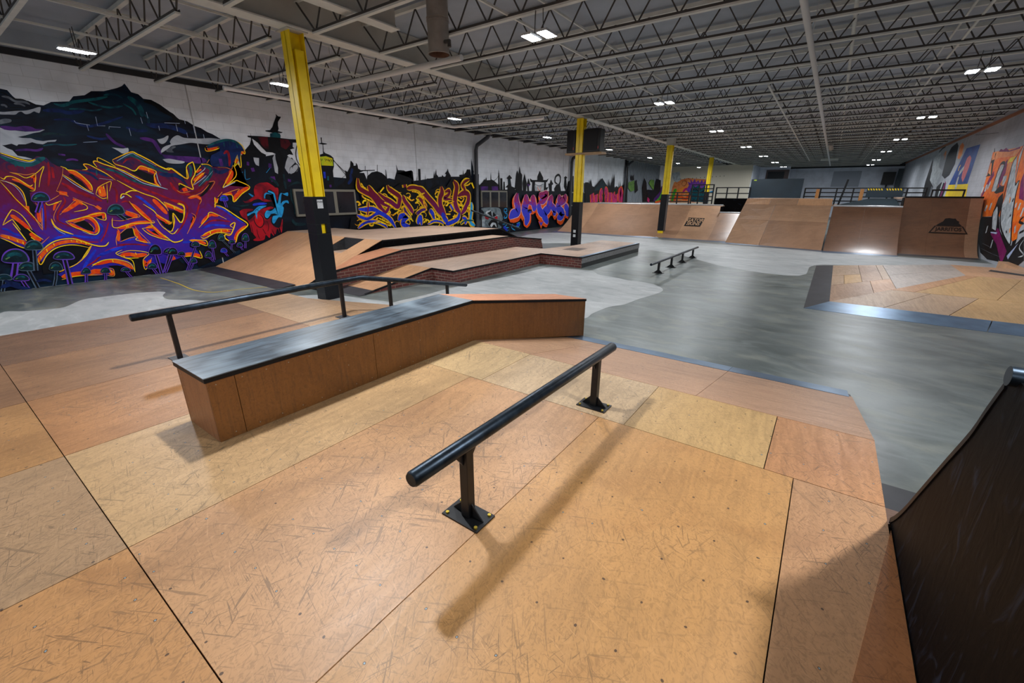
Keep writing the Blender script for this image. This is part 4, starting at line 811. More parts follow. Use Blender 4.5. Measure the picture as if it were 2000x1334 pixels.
MURALS['city_skyline_painting'] = '''
N 0 p 6011 2912 6172 2922 6179 2962 6728 2932 7111 3025 7318 2899 7480 2937 7648 2703 7894 2492 8584 2439 9738 2391 10597 2379 11067 2461 11786 2353 12579 2427 13732 2594 15683 2653 16226 2780 16202 2070 18856 2138 21305 2025 25524 2136 25870 2138 26267 -1362 23202 -1085 18876 -828 16302 -706 13515 -428 11787 -255 9418 -18 7868 136 6525 116 5470 -60
K 0 p 6926 3461 7227 3473 7216 3309 7195 2976 7162 2469 7120 1897 6879 1897 6997 2463 7013 2965 6947 3189
K 0 p 6815 3608 6956 3631 7042 3727 7098 3844 7198 4015 7191 4077 7252 4021 7340 4017 7226 3875 7209 3778 7213 3698 7183 3630 7323 3612 7264 3582 7193 3583 7082 3556 6946 3574 6828 3586
T 0 p 6940 3542 7088 3588 7226 3570 7242 3507 7152 3352 7059 3425 6923 3444
K 0 p 6304 3425 6567 3442 6889 3449 7170 3451 7478 3447 7781 3458 7767 3372 7574 3355 7554 3236 7606 3207 7467 3162 7536 3015 7406 3024 7344 2986 7542 2828 7345 2885 7242 2929 7085 2969 6920 3040 6747 3045 6633 3164 6552 3268 6392 3379 6313 3387
X2 0 p 6578 3412 6854 3446 6829 3115 6713 3138 6645 3229
X2 0 p 7200 3422 7456 3428 7509 3300 7335 3153 7199 3209
K 0 p 6065 2919 6188 3067 6326 3203 6383 3332 6399 3503 6416 3335 6442 3212 6522 3108 6606 3019 6733 2963 6689 2911 6059 2887
W 0 p 6363 2875 6512 2868 6473 2656 6394 2685 6362 2779
W 0 p 6894 2891 6989 3029 6977 2863 7008 2632 6978 2462 6897 2510
W 0 p 7356 2953 7584 2847 7537 2793 7360 2647 7312 2474 7252 2557 7210 2641 7277 2813
W 0 p 7379 2648 7611 2780 7649 2660 7573 2553 7369 2476 7318 2508
K 27 s 7728 3369 7624 3089 7625 2867 7714 2698 7750 2559
K 24 s 7434 2634 7486 2722 7608 2762 7630 2659 7490 2515 7328 2457
C 12 s 6646 2484 6775 2621
C 12 s 5850 2455 6013 2477
C 12 s 6076 2558 6044 2302 6178 2322
C 13 s 5907 2425 5941 2267
V 63 s 6194 2754 6176 2658
V 87 s 6279 2599 6294 2503
V 86 s 6796 2738 6775 2621
V 128 s 6805 2389 6816 2255
V 72 s 7245 2299 7337 2284
D 45 s 7234 2125 7523 2253 7709 2186
D 76 s 6692 2353 6852 2256 6937 2121
D 55 s 7144 2468 7121 2123
K 0 p 8506 3587 8543 3590 8537 3436 8693 3425 8690 3402 8566 3384 8555 3188 8585 3143 8766 3092 8870 3018 8851 2758 8793 2625 8778 2130 8275 2091 8410 3084 8526 3123 8548 3382 8404 3401 8509 3433
S 0 p 8400 3021 8608 3050 8829 3000 8824 2773 8416 2770
K 19 s 8417 2951 8432 2929
K 17 s 8456 2969 8461 2938 8427 2897
K 15 s 8519 2957 8622 2955 8547 2895
K 17 s 8715 2945 8670 2958 8655 2925 8712 2921 8725 2945 8695 2872
K 16 s 8734 2946 8797 2941 8742 2869
K 19 l 8841 2952 9227 2609
K 18 l 8860 2953 9254 2510 8922 2300
K 0 p 8818 2131 9093 2236 9189 2339 9258 2392 9234 2660 9330 2613 9458 2787 9504 2974 9597 2895 9607 2811 9695 2832 9706 2917 9759 2835 9767 2733 9868 2686 10454 2719 10451 2692 9975 2664 9792 2597 9989 2604 10040 2483 10073 2396 10064 2325 10019 2147 9566 2036 8823 2030
K 0 p 10064 2325 10109 2503 10306 2633 10542 2678 10749 2631 10927 2510 10979 2749 10961 2492 10985 2382 11321 2258 11318 2465 11449 2732 11434 2954 11502 2753 11631 2758 11825 2747 11757 2072 10008 2057
K 19 l 10063 2833 10043 2675
K 20 l 10580 2893 10563 2661
K 20 l 10132 2679 10134 2521
K 21 l 10930 2747 10917 2528
U 98 s 9425 2549 9443 2380 9296 2223
U 79 s 9532 2723 9467 2551
V 78 s 8632 2194 8639 2112
Z 75 s 8481 2581 8470 2387
T 56 s 8594 2456 8574 2325
K 0 p 11268 2144 11325 2468 11432 2648 11447 2793 11506 2731 11775 2758 11995 2685 12002 2520 12058 2621 12247 2393 12302 2225 12086 2188 12231 2727 12166 2774 12154 2408 12296 2157 11710 2116
K 53 l 12575 2841 12578 2332 12637 2161
K 29 l 12527 2839 12505 2331
K 21 s 12010 2603 12312 2327 12455 2584
K 0 p 12516 2839 12637 2844 12616 2333 12500 2125 12510 2501
K 0 p 12728 2197 12840 2338 12880 2666 12878 2338 12948 2130 12769 2093
K 0 p 13100 2114 13295 2276 13426 2278 13578 2173 13596 2046 13402 1955 13142 1990
K 46 l 12952 2479 13311 2479 13735 2481 14120 2491 14869 2510
K 0 p 13313 2506 13388 2806 13398 2596 13499 2881 13509 2670 13609 2594 13495 2493
K 0 p 13738 2517 13856 2664 13957 2541
K 0 p 13956 2523 14077 2690 13997 2723 14143 2837 14190 2929 14224 2804 14355 2644 14318 2515
K 31 l 13389 2473 13390 2224
K 32 l 13681 2480 13690 2300
K 33 l 13898 2486 13905 2268
K 33 l 14232 2494 14237 2218
K 34 l 14547 2502 14558 2297
K 35 l 14780 2508 14790 2263
K 0 p 14880 2698 15120 2725 15160 2915 15181 2727 15338 2827 15405 2944 15623 2953 15674 2686 15789 2397 15716 2159 15527 2196 15295 2578 14987 2475
K 0 p 15681 2859 15768 3055 15872 2867 15803 2729 15884 2339 16137 2124 16138 1186 15881 572 15547 1202 15437 1605 15741 2001
K 0 p 16195 2274 16494 2456 16625 2585 16666 2523 16764 2664 16795 2526 17079 2545 17109 2904 17146 2573 17369 2514 17687 2350 17707 2058 17499 2070 16271 2074
V 0 p 16319 2251 16875 2259 16871 2079 16355 2075
V 0 p 17162 2263 17640 2270 17684 2084 17181 2081
K 22 s 17279 2499 17552 2609 17715 2771
K 0 p 17684 2058 17691 2744 17718 3057 17784 2773 17824 2059
K 0 p 17853 2644 18017 2648 18037 2060 17848 2059
K 0 p 18111 2491 18207 2493 18254 2061 18085 2060
K 0 p 18352 2657 18621 2827 18845 2671 18695 2626 18797 2286 19154 2207 19002 2010 18748 1953 18750 1674 18550 1312 18499 1953 18449 2227 18254 2224 18498 2363 18474 2620
D 0 p 18523 2608 18695 2612 18647 2421 18498 2391
K 0 p 19077 2178 19198 2901 19298 3069 19404 2880 19502 3270 19612 2971 19747 2864 19763 2071 19312 2068
K 0 p 19782 2470 19960 2928 20190 2478 20121 1957 19847 1956
K 0 p 20192 2392 20349 2712 20556 2398 20389 2308 20456 1957 20288 1957
V 0 p 20219 2421 20527 2398 20379 2279
K 0 p 20489 2716 20718 2635 21240 2648 21233 2825 21456 3128 21835 2783 21842 2663 22214 2672 22430 2769 22282 2581 22158 2548 22174 2271 22426 2306 22186 2055 21936 2053 21971 2544 21010 2554 20961 2316 21033 1959 20684 1958 20722 2518 20551 2544
W2 0 p 21013 2465 21253 2350 21552 2355 21913 2482 21941 1961 21035 1899
R 42 s 21314 2321 21319 2201 21505 2082 21614 2325
K 25 s 20897 2463 21432 2353 21913 2482
K 0 p 22415 2492 22575 2495 22690 2715 22968 2471 22808 2405 22833 2026 22572 2025
K 115 s 23470 2479 23158 2600 23237 2886 23566 2991 23785 2839 23739 2549 23541 2449
K 0 p 23085 2219 23337 2445 23745 2484 23916 2097 23170 1964
K 0 p 24204 2851 24409 2954 24634 2863 24494 2810 24608 2367 24487 2100 24247 2362 24279 2804
K 0 p 24729 2635 24943 2706 25139 2977 25432 2986 25617 1273 25010 1284 24487 2100 24614 2301
N 0 p 15714 3399 15818 3048 15846 2759 16130 2769 16271 2074 16220 522 15594 555 15621 1195
N 0 p 18400 2062 18900 1954 18804 1107 18500 974 18300 612 18400 263 18809 63 19447 52 23662 -7 24926 591 25617 1273 24942 1968 22829 2090 19844 2071
'''
MURALS['bearded_figure_painting'] = '''
X 0 q 6209 2024 6270 2132 6406 2201 6520 2217 6634 2219 6763 2139 6826 2085 6909 2058 6872 1847 6818 1707 6799 1848 6772 1945 6671 2028 6594 2000 6539 1931 6478 1903 6444 1794 6521 1752 6686 1708 6481 1690 6401 1711 6299 1767 6157 1741 6066 1688 5968 1669 5903 1677 5861 1730 5923 1710 6067 1769 6207 1863 6201 1903
X 0 q 5714 1440 5844 1503 6071 1498 6077 1457 5921 1420 5893 1339 5907 1202 5979 1226 6108 1332 6213 1453 6391 1504 6601 1555 6680 1511 6588 1485 6466 1446 6377 1350 6371 1238 6449 1192 6579 1272 6525 1132 6590 999 6760 946 6877 1189 6867 1043 6792 782 6757 932 6722 904 6732 786 6680 921 6590 752 6516 917 6553 710 6467 804 6412 663 6313 757 6230 619 5950 627 5929 812 5927 1022 5889 1175 5753 1304
X3 0 q 6103 1304 6210 1356 6303 1255 6303 1100 6217 1013 6126 1053 6089 1152
K 22 s 6090 1305 6064 1167 6121 1025 6210 978 6312 1071 6329 1240 6251 1355
X2 22 s 5954 1089 5969 879 5958 669
X2 22 s 6092 942 6093 801 6123 656
X2 23 s 6259 932 6318 785
X2 23 s 6415 1166 6442 993 6388 853
C 0 q 5911 1366 6072 1429 6169 1509 6248 1562 6319 1575 6463 1586 6458 1558 6335 1505 6271 1465 6222 1425 6187 1384 6150 1219 6133 1317 6118 1387 6048 1375 5914 1311
K 12 s 6123 1414 6161 1468 6219 1480 6222 1425
K 10 s 6221 1494 6284 1534 6304 1492
C 0 q 6391 1350 6466 1446 6578 1429 6675 1483 6734 1566 6730 1876 6721 1904 6601 1959 6623 2000 6757 1945 6786 1862 6789 1707 6820 1636 6902 1847 6962 1932 7049 1918 7176 1947 7159 1847 7044 1890 6987 1904 6910 1634 6997 1705 7137 1718 7153 1631 7066 1661 6960 1576 6978 1504 6943 1389 6872 1247 6765 1237 6617 1070 6569 1130 6609 1271 6701 1297 6778 1308 6653 1355 6561 1330 6457 1235 6390 1266
K 11 s 6653 1355 6743 1367 6793 1308
K 11 s 6563 1344 6648 1327
C 0 p 6043 1923 6106 1903 6177 1849 6131 1822 6085 1863
C 0 q 6478 1903 6556 1945 6689 1890 6548 1903 6496 1848 6483 1779 6453 1807
Z 67 s 6104 1606 6233 1631 6501 1641
D 60 s 7145 2300 7132 2046
D 38 s 7341 2191 7550 2223 7668 2168
D 63 s 7285 2047 7268 1760 7327 1555 7288 1320
D 93 s 7185 1176 7270 1022 7593 1006
D 47 s 5651 1588 5807 1585 5997 1608
'''
MURALS['wildstyle_lettering'] = '''
B 0 p 870 2602 1344 2778 1572 2649 1727 2594 1888 2537 1983 2572 2072 2635 2200 2614 2252 2518 2327 2452 2388 2445 2439 2396 2552 2401 2781 2400 2744 2523 2864 2467 2955 2418 2928 2554 2918 2585 3070 2540 3274 2464 3258 2625 3627 2800 3931 2652 4213 2459 4333 2476 4499 2399 4628 2283 4676 2406 4680 2527 4795 2653 4809 2447 4841 2326 4936 2452 5025 2604 5158 2622 5246 2589 5377 2759 5543 2856 5732 2995 5848 2940 5888 2814 5812 2551 5786 2354 5603 2206 5437 2072 5498 2125 5750 2235 6081 2080 5901 1916 5621 1701 5600 1862 5401 1889 5251 1824 5150 1629 5335 1492 5589 1267 5817 1117 5828 1032 5643 845 5472 660 5425 622 5298 716 5241 818 5354 865 5133 921 4869 844 4746 719 4700 615 4546 682 4368 724 4341 594 4485 501 4540 306 4180 373 3821 257 3707 232 3594 297 3373 147 3311 142 3296 345 3343 464 3245 475 3116 428 3089 135 2953 264 2731 245 2696 92 2498 109 2161 170 1845 170 1781 236 1996 353 2239 562 2448 792 2322 837 2079 858 1927 828 1768 724 1618 523 1561 659 1558 767 1728 964 1637 1201 1571 1287 1488 900 1432 852 1163 1070 809 1232 688 1707
T 90 s 1558 2597 1664 2536 1773 2474 1899 2469 2005 2509 2100 2573 2181 2613
T 21 s 1731 2506 1716 2414
T 18 s 1847 2466 1835 2385
U 53 s 2605 2356 2748 2336 2838 2289 2917 2189
U 62 s 2779 2405 2952 2361 3099 2276
T 20 s 2933 2411 2916 2296
T 49 s 2996 2503 3136 2433 3313 2361 3504 2221 3715 2130 4002 2065 4152 2010
T 61 s 3324 2597 3507 2725 3627 2758 3826 2624 4033 2485 4261 2396
U 88 s 4067 2361 4249 2339 4442 2345 4563 2233
X 27 s 3426 2563 3537 2661 3677 2682 3779 2622
T 85 s 5071 2614 5221 2517 5158 2349 4984 2194 4853 2101
T 60 s 4739 2597 4768 2483 4704 2305
U 92 s 5282 2534 5411 2448 5635 2519
U 61 s 4174 2374 4320 2351 4484 2270 4610 2112
X 71 s 4258 2178 4304 2035 4459 1905 4678 1920 4897 2042 5076 2226
X 41 s 4196 1772 4418 1711 4493 1560 4422 1350 4297 1142 4121 939
X 39 s 4859 1858 4747 1585 4600 1282 4466 1040
X 40 s 4764 1118 4958 1219 5167 1225 5435 1181
X 35 s 2206 2532 2164 2291 2086 2048
X 37 s 2237 2438 2211 2220
X 43 s 1457 2016 1531 1854 1604 1711 1684 1516 1747 1342
X 67 s 2308 2125 2464 1978 2638 1877 2875 1745
X 26 s 1946 1706 1903 1459 1831 1174
X 29 s 2260 1852 2274 1751 2186 1627 2099 1503 2071 1352 2191 1256 2367 1167
X 29 s 1998 1055 2121 1046 2227 999 2402 892 2603 861
X 29 s 2266 349 2434 440 2607 588 2760 685 3056 757
X 24 s 2640 863 2768 1046 2879 1286
X 31 s 2901 770 3059 771 3287 751 3492 703
X 42 s 3115 2067 3177 1961 3121 1719
X 50 s 3220 2332 3388 2205 3585 2073 3906 1909 4246 1734 4417 1672
X 38 s 3209 1718 3324 1730 3420 1549 3546 1375 3633 1227
Z 45 s 1974 1224 2054 1090 2236 1038 2424 984 2664 939
Z 44 s 1614 740 1740 882 1884 973 2039 1026 2233 1025
Z 52 s 2208 296 2349 500 2523 703
Z 43 s 1224 1242 1299 1214 1364 1137 1452 1082
Z 64 s 2501 544 2715 633 2882 687 3069 713
Z 58 s 3005 832 3152 878 3316 879 3505 761 3748 620
Z 57 s 4688 1027 4936 1108 5142 1097 5425 1049
Z 51 s 5151 1592 5315 1509 5497 1342 5761 1132
Z 58 s 4207 717 4375 734 4504 819
Z 37 s 2599 1353 2729 1239 2732 1117 2630 1001 2480 985
Z 58 s 3492 1867 3593 1797 3725 1640 3821 1524
Z 22 s 1919 1706 1867 1461 1805 1213
K 0 p 1572 2145 1681 2113 1823 1997 1867 1961 1788 1925 1766 1769 1803 1708 1820 1635 1769 1538 1739 1453 1700 1577 1681 1710 1706 1877 1682 2019 1627 2100
R 0 p 1655 1675 1712 1661 1693 1553 1658 1620
K 0 p 1421 1394 1511 1348 1570 1271 1585 1122 1630 1018 1675 913 1564 758 1491 753 1479 842 1503 903 1493 1004 1468 1179
K 0 p 2453 2289 2525 2310 2548 2242 2635 2157 2696 1992 2550 2130
K 0 p 2299 1297 2481 1347 2537 1285 2586 1189 2581 1122 2532 1091 2421 1185
K 0 p 1604 482 1726 677 1889 804 2092 851 2283 821 2410 755 2315 614 2142 443 1971 355 1758 276 1571 276
K 0 p 3628 2413 3715 2444 3830 2380 3950 2329 3934 2148 3787 2187 3638 2306 3530 2383
K 0 p 3025 1015 3161 1118 3281 1140 3286 954 3162 920 3008 846
K 0 p 3614 1033 3690 1043 3781 888 3692 939
K 0 p 4074 1532 4199 1514 4363 1419 4338 1299 4253 1212 4203 1409 4157 1441 4097 1159 3969 1166 3823 1306 4026 1193
K 0 p 3831 1285 3921 1236 4038 1186 4124 1346 4108 1152 4025 1006 3914 1148
K 0 p 4070 1548 4381 1412 4359 1307 4260 1220 4204 1328 4152 1450 4140 1271 4030 1006 3923 1103 3870 1210 4043 1186
K 0 p 3007 444 3141 473 3252 490 3381 476 3296 366 3305 139 3331 90 3217 15 3071 6 3107 270
K 0 p 2641 315 2794 310 2942 262 3058 158 3094 108 3041 -19 2701 2 2699 90 2710 234
K 0 p 3410 110 3508 219 3792 230 4021 313 4131 141 4094 -31 3607 -26 3383 -9
K 0 p 4732 608 4779 766 5038 876 5224 897 5229 764 5435 613 5607 837 5839 1026 6032 704 5562 431 5131 270 4648 125 4430 54 4421 283 4567 299
K 0 p 4591 1374 4623 1327 4495 1178 4491 1225
K 0 p 4407 2095 4512 2155 4596 2112 4474 2037 4395 1978
K 0 p 4797 1829 4935 1951 5130 2212 5214 2198 5020 1951 4884 1844
K 0 p 4888 1301 4945 1299 4777 1180
K 0 p 2688 1422 2795 1431 2776 1351
K 0 p 3162 1417 3229 1415 3345 1369 3217 1360
R 70 s 1173 1108 1284 1057 1385 988 1459 938 1475 880
R 67 s 1560 527 1624 636 1748 765 1904 868 2108 916 2299 887 2443 807
R 68 s 1415 1501 1472 1427 1546 1314 1604 1200
R 81 s 1596 1133 1639 1055 1705 962
R 75 s 2464 2375 2533 2341 2654 2233 2731 2095 2744 1980
R 49 s 1606 2180 1712 2137 1809 2044 1864 1985
R 44 s 1877 2211 1939 2248 1906 2117
R 61 s 1847 1634 1807 1475 1791 1339
R 59 s 2209 1327 2363 1359 2545 1404 2642 1293 2652 1158 2589 1067
R 53 s 2231 1300 2336 1203 2456 1116 2577 1061
R 77 s 2222 1927 2339 1902
R 66 s 2171 1526 2329 1624 2481 1723 2528 1671
R 67 s 2746 1641 2813 1573
R 40 s 2399 1788 2531 1723
R 49 s 2553 1435 2708 1483 2815 1493
R 37 s 2049 1567 2111 1703 2164 1728
R 129 s 2923 2064 2916 1946 2913 1841
R 72 s 3678 2482 3848 2463 3984 2372
R 48 s 3969 2302 3959 2149 4017 2079
R 87 s 3817 1781 3908 1637 4026 1430
R 93 s 4042 1678 4189 1588 4376 1479
R 76 s 3799 1423 3900 1317 4042 1207
R 65 s 3383 1688 3473 1575 3579 1417 3685 1239
R 102 s 3226 1498 3326 1439 3429 1379
R 55 s 2457 1398 2616 1424 2825 1470 2800 1363
R 81 s 3020 1141 3200 1187 3399 1247 3674 1248
R 60 s 3011 1100 2982 975 2953 851
R 81 s 3312 1124 3338 979 3382 859 3484 778
R 72 s 3538 1125 3673 1132 3767 993 3884 835
R 44 s 3531 1096 3650 972 3803 871
R 83 s 2407 373 2586 407 2752 416 2955 319 3076 185
R 92 s 2912 527 3075 538 3228 493 3411 503
R 74 s 3331 362 3340 241 3465 362
R 110 s 2311 231 2464 210 2632 187 2677 94
R 93 s 1829 172 1984 203 2136 209 2445 194
R 130 s 3815 336 3956 383
R 113 s 5712 2522 5666 2365 5506 2173
R 88 s 5632 1794 5837 1955 6072 2087
R 60 s 5387 1874 5610 1922
R 83 s 5842 2714 5923 2811
R 107 s 6070 3007 6109 2963
R 70 s 5235 3006 5488 3054
R 77 s 4767 2219 4897 2311 5031 2419
R 38 s 4866 2428 4993 2507
R 75 s 4571 1800 4745 1845 4841 1768
R 82 s 4478 1993 4578 2023
R 87 s 4028 1644 4135 1612 4275 1535 4378 1458
R 77 s 3954 1250 4037 1216
R 67 s 4714 1152 4859 1302 4990 1376 5160 1338
R 88 s 4678 838 4901 934 5116 969 5384 919
R 86 s 5448 680 5566 874 5810 1045
R 74 s 4380 758 4568 719 4724 641
R 95 s 4169 407 4347 404 4531 336
R 85 s 5207 1795 5170 1686
R 86 s 5635 1728 5695 1792
R 32 s 4558 1345 4572 1283 4426 1043
Y 21 s 1574 2659 1685 2616 1796 2567 1915 2533 1969 2542 2030 2575
Y 11 s 1605 2307 1719 2265 1816 2209 1993 2321 2121 2445 2028 2251 1947 2034
O 11 s 1605 2307 1725 2288 1831 2268 1954 2308
Y 16 s 1458 2211 1498 2178 1543 2225 1626 2227 1718 2160 1812 2056 1871 2081
Y 15 s 1443 2153 1541 2121 1626 2065 1690 1948 1694 1794 1674 1650
Y 10 s 1972 2308 1915 2117 1870 1973 1797 1961
Y 12 s 1437 2131 1502 1971 1566 1795 1662 1602 1733 1429 1790 1264
Y 17 s 2371 2456 2438 2423 2467 2388 2578 2368 2687 2246 2768 2083 2758 1954
O 7 s 2406 2446 2333 2224 2181 1951
Y 15 s 2360 2298 2507 2154 2666 1992 2745 1941
O 11 s 2184 1963 2346 1852
Y 13 s 1967 1718 2013 1680 2220 1765
O 10 s 1958 1718 2098 1803 2210 1877
O 8 s 2220 1765 2074 1554 2012 1418 2018 1329
O 8 s 2121 1477 2447 1788
O 13 s 2408 1826 2598 1709 2725 1641 2807 1547
Y 14 s 2484 1736 2585 1657 2567 1579 2356 1533
Y 13 s 1257 1305 1317 1410 1422 1561 1472 1595 1558 1496 1607 1348 1636 1186
Y 13 s 1257 1305 1399 1406 1421 1393 1473 1196
O 8 s 1818 1732 1840 1573 1778 1177
O 7 s 1888 1621 1786 1177
O 9 s 1733 1429 1775 1203
O 12 s 1180 1137 1293 1093 1403 1023 1496 979
Y 18 s 1162 1066 1266 985 1360 891 1467 831 1506 915
Y 14 s 1569 1234 1651 1105 1747 984
Y 14 s 1583 1047 1681 900
Y 16 s 1399 1341 1459 1143 1504 978
O 9 s 1558 733 1675 875 1853 1040
Y 19 s 1553 644 1758 842 1923 944 2103 975 2264 950 2440 834 2584 780 2655 774
Y 16 s 1568 629 1571 499 1607 495 1723 664 1886 791 2070 840 2234 825 2420 754
Y 17 s 2474 804 2332 599 2138 429 1949 345 1820 295
Y 26 s 1971 1401 1983 1261 2070 1154 2231 1058
Y 17 s 2172 1335 2370 1385 2570 1423 2669 1319 2683 1156 2627 1051 2540 1037 2409 1132 2270 1220 2180 1328
O 10 s 2289 1297 2484 1360
O 10 s 2574 1136 2593 1175 2537 1285
Y 16 s 1816 119 2022 157 2225 155 2494 130
Y 14 s 1820 295 1892 312
Y 15 s 2381 371 2577 446
Y 18 s 2698 2401 2782 2417 2744 2509 2825 2513 2939 2437 3090 2327 3211 2200
Y 22 s 2955 2463 2917 2562 2965 2590 3086 2533 3272 2464 3431 2392 3577 2290 3731 2199 3950 2106 4030 2079
Y 15 s 2993 2579 3013 2662 3151 2587 3278 2491
Y 20 s 3233 2201 3461 2031 3665 1908 3884 1809 4011 1650 4071 1517
Y 28 s 3257 2632 3617 2817 3745 2779 3951 2658 4107 2543 4277 2467 4347 2498 4511 2362 4583 2277
Y 19 s 3254 2619 3290 2543 3452 2486 3605 2412 3734 2525 3867 2491 4018 2415 3959 2316 3962 2163 4027 2065
Y 12 s 2800 1894 2875 2037 3047 2144 3126 2159 3047 1960
Y 13 s 2800 1894 2893 1802 2970 1814 2959 1721 3044 2131
Y 18 s 3206 1800 3250 1894 3339 1894 3414 1826
Y 20 s 3323 1921 3449 1976 3561 1963
Y 17 s 3331 1908 3414 1826
Y 16 s 3350 1744 3427 1576 3549 1389 3706 1224
Y 17 s 3600 1671 3760 1525 3842 1393 4058 1221 3997 1179
Y 18 s 4014 1722 4160 1632 4382 1509 4421 1628 4315 1689
O 13 s 4023 1707 4067 1502
Y 16 s 4382 1509 4361 1343 4253 1212 4157 1441 4097 1159
Y 15 s 2462 1417 2680 1475 2842 1496 2858 1429 2826 1335 2681 1395
O 13 s 2954 1330 3115 1309 3307 1356 3478 1392 3390 1465 3235 1539
O 10 s 2946 1344 2929 1221
O 14 s 3706 1224 3636 1242 3400 1253 3163 1223
Y 15 s 2965 1378 2924 1202 2991 1156 3158 1203 3338 1236 3708 1232 3696 1291
O 11 s 2991 1156 3004 1072 2926 923 2898 757
O 12 s 3014 1015 3165 1132 3293 1139
Y 16 s 3281 1140 3286 954 3325 922 3286 853 3541 758
O 13 s 2972 835 3159 906 3279 925
O 12 s 3320 1209 3361 1078 3445 927 3541 758
Y 17 s 3452 1115 3676 1146 3641 1206 3770 1008 3922 832 4034 747 4171 766 4234 808
Y 18 s 3452 1115 3574 962 3796 842 3976 782
Y 16 s 3791 1330 3861 1136 4012 1007 4137 1226 4156 1434 4258 1235
O 11 s 4076 942 4183 1072
Y 23 s 2341 915 2472 822 2597 770 2705 774 2777 851
Y 18 s 2456 796 2337 644 2248 530
Y 16 s 2357 337 2540 441 2730 461 2867 431 3049 322 3094 108
Y 15 s 3094 108 3107 374 2988 461 2853 562 2863 604 2974 650
Y 15 s 2853 562 3117 621 3453 528 3311 379 3305 139 3487 404
Y 17 s 2890 529 3010 458 3239 432
O 13 s 2627 259 2710 234 2695 76 2570 109
O 12 s 2161 169 2322 145 2500 134
Y 20 s 4196 2473 4327 2500 4489 2357 4644 2274 4667 2450 4659 2536
Y 22 s 4624 2245 4675 2551 4805 2659 4843 2646 4835 2412 4713 2217 4713 2025 4624 2053 4446 2153 4423 2109
Y 17 s 4997 2596 4818 2397
Y 17 s 5062 2435 4931 2342 4863 2280 4718 2114
O 11 s 5151 2662 5226 2755
Y 18 s 5003 2625 5159 2633 5262 2578
O 12 s 5393 2577 5586 2578 5715 2537 5767 2648
Y 19 s 5184 3031 5197 2959 5312 2967 5500 3040 5510 3093 5238 3021
Y 21 s 5218 3063 5486 3187 5723 3274 5947 3257 6100 3163 6150 3012 6122 2948 6038 3004 5981 2627 5937 2641 5928 2920
Y 20 s 5937 2641 5883 2685 5808 2619 5925 2904
Y 20 s 5767 2648 5811 2557 5787 2353 5424 2063 5516 2220 5727 2522
Y 24 s 5424 2063 5750 2241 5858 2228 6105 2087 5860 1906 5614 1698 5601 1874 5360 1890
O 14 s 5360 1890 5805 2035 5742 1955
O 13 s 5099 2196 5247 2214 5087 1998
O 12 s 5104 2151 4875 1936 4547 1816
Y 20 s 5166 1812 5134 1578
O 12 s 5372 1953 5243 1828
O 13 s 4544 1801 4717 1845 4841 1768 4773 1647
O 14 s 4346 1992 4439 1934 4633 1965
Y 20 s 4290 1670 4420 1593 4378 1398
O 15 s 4031 1716 4261 1595 4387 1502
Y 16 s 4319 1683 4406 1592 4404 1457 4323 1263 4260 1220 4152 1450 4140 1271 4043 1005
Y 17 s 3897 1104 4030 946 4173 1058
Y 17 s 3942 1310 4034 1201 4082 1244
Y 20 s 3859 928 3979 767 4077 736 4220 778
O 13 s 4549 1437 4623 1327 4406 1013 4346 924
Y 18 s 4638 1062 4888 1301 4942 1425 5058 1421 5340 1250
Y 29 s 5143 1624 5324 1557 5645 1287 5842 1128 5823 1027 5559 841 5435 613 5222 731 5230 847 5368 837 5538 1143 5400 1084 5465 1014
Y 18 s 4635 841 4907 966 5123 1001 5440 966
Y 22 s 4632 825 4725 786 5029 910 5371 854
Y 19 s 4354 767 4574 750 4740 721 4729 592 4558 672 4354 767
Y 20 s 5134 1655 5116 1561
Y 21 s 4159 361 4351 355 4550 285 4533 481
Y 17 s 5169 1827 5149 1655 5251 1795
P 10 s 1567 2631 1712 2561 1868 2513 1953 2512 2034 2557
P 15 s 2354 2273 2495 2104 2659 1966 2766 1902
P 12 s 3327 2610 3610 2784 3736 2739 4045 2540
P 17 s 3288 2439 3520 2289 3718 2144 4002 2065 4165 2010
P 15 s 4011 2387 4011 2220 4045 2094
P 8 s 1446 2165 1587 2076 1658 1925 1676 1758
P 11 s 1961 1250 2029 1143 2108 1073
P 15 s 4833 2339 5046 2494 5087 2555
P 15 s 4732 2114 4940 2253 5075 2361
P 6 s 2932 2232 3167 2199
P 17 s 5424 2063 5744 2209
P 6 s 4850 2086 5095 2317 5258 2488
P 10 s 5151 1592 5321 1541 5451 1425
P 22 s 3206 1800 3285 1853
P 8 s 2388 1112 2476 1052 2574 1032
Y 12 l 1274 1082 1275 1040
Y 12 l 1375 1013 1379 964
Y 12 l 1444 964 1442 921
Y 14 l 1874 896 1881 850
Y 13 l 1745 791 1743 727
Y 12 l 1620 656 1616 585
Y 14 l 2164 944 2167 918
Y 14 l 2250 931 2248 891
Y 14 l 2315 912 2314 872
Y 14 l 2387 873 2381 826
Y 14 l 2887 1998 2879 1920
Y 15 l 2968 2078 2963 2012
Y 17 l 3872 2464 3869 2395
Y 16 l 3167 1217 3168 1146
Y 16 l 3202 1222 3198 1152
Y 16 l 2967 521 2977 462
Y 15 l 2748 445 2746 388
Y 17 l 3198 569 3208 510
Y 15 l 2664 226 2663 154
Y 21 l 5150 983 5144 918
Y 20 l 4875 952 4877 888
Y 23 l 5681 968 5695 916
Y 22 l 5301 974 5307 924
Y 18 l 4200 1611 4203 1537
L 39 l 1229 605 1173 448 1110 292
L 40 l 1281 598 1232 440 1175 282
K 43 l 1255 602 1202 444 1146 286
D 0 p 1064 624 1100 710 1158 780 1229 823 1303 834 1369 810 1417 753 1439 673 1430 581 1344 548 1125 574
L 24 s 1064 624 1100 710 1158 780 1229 823 1303 834 1369 810 1417 753 1439 673 1430 581 1344 548 1125 574 1064 624
T 66 s 1156 696 1279 742 1360 685
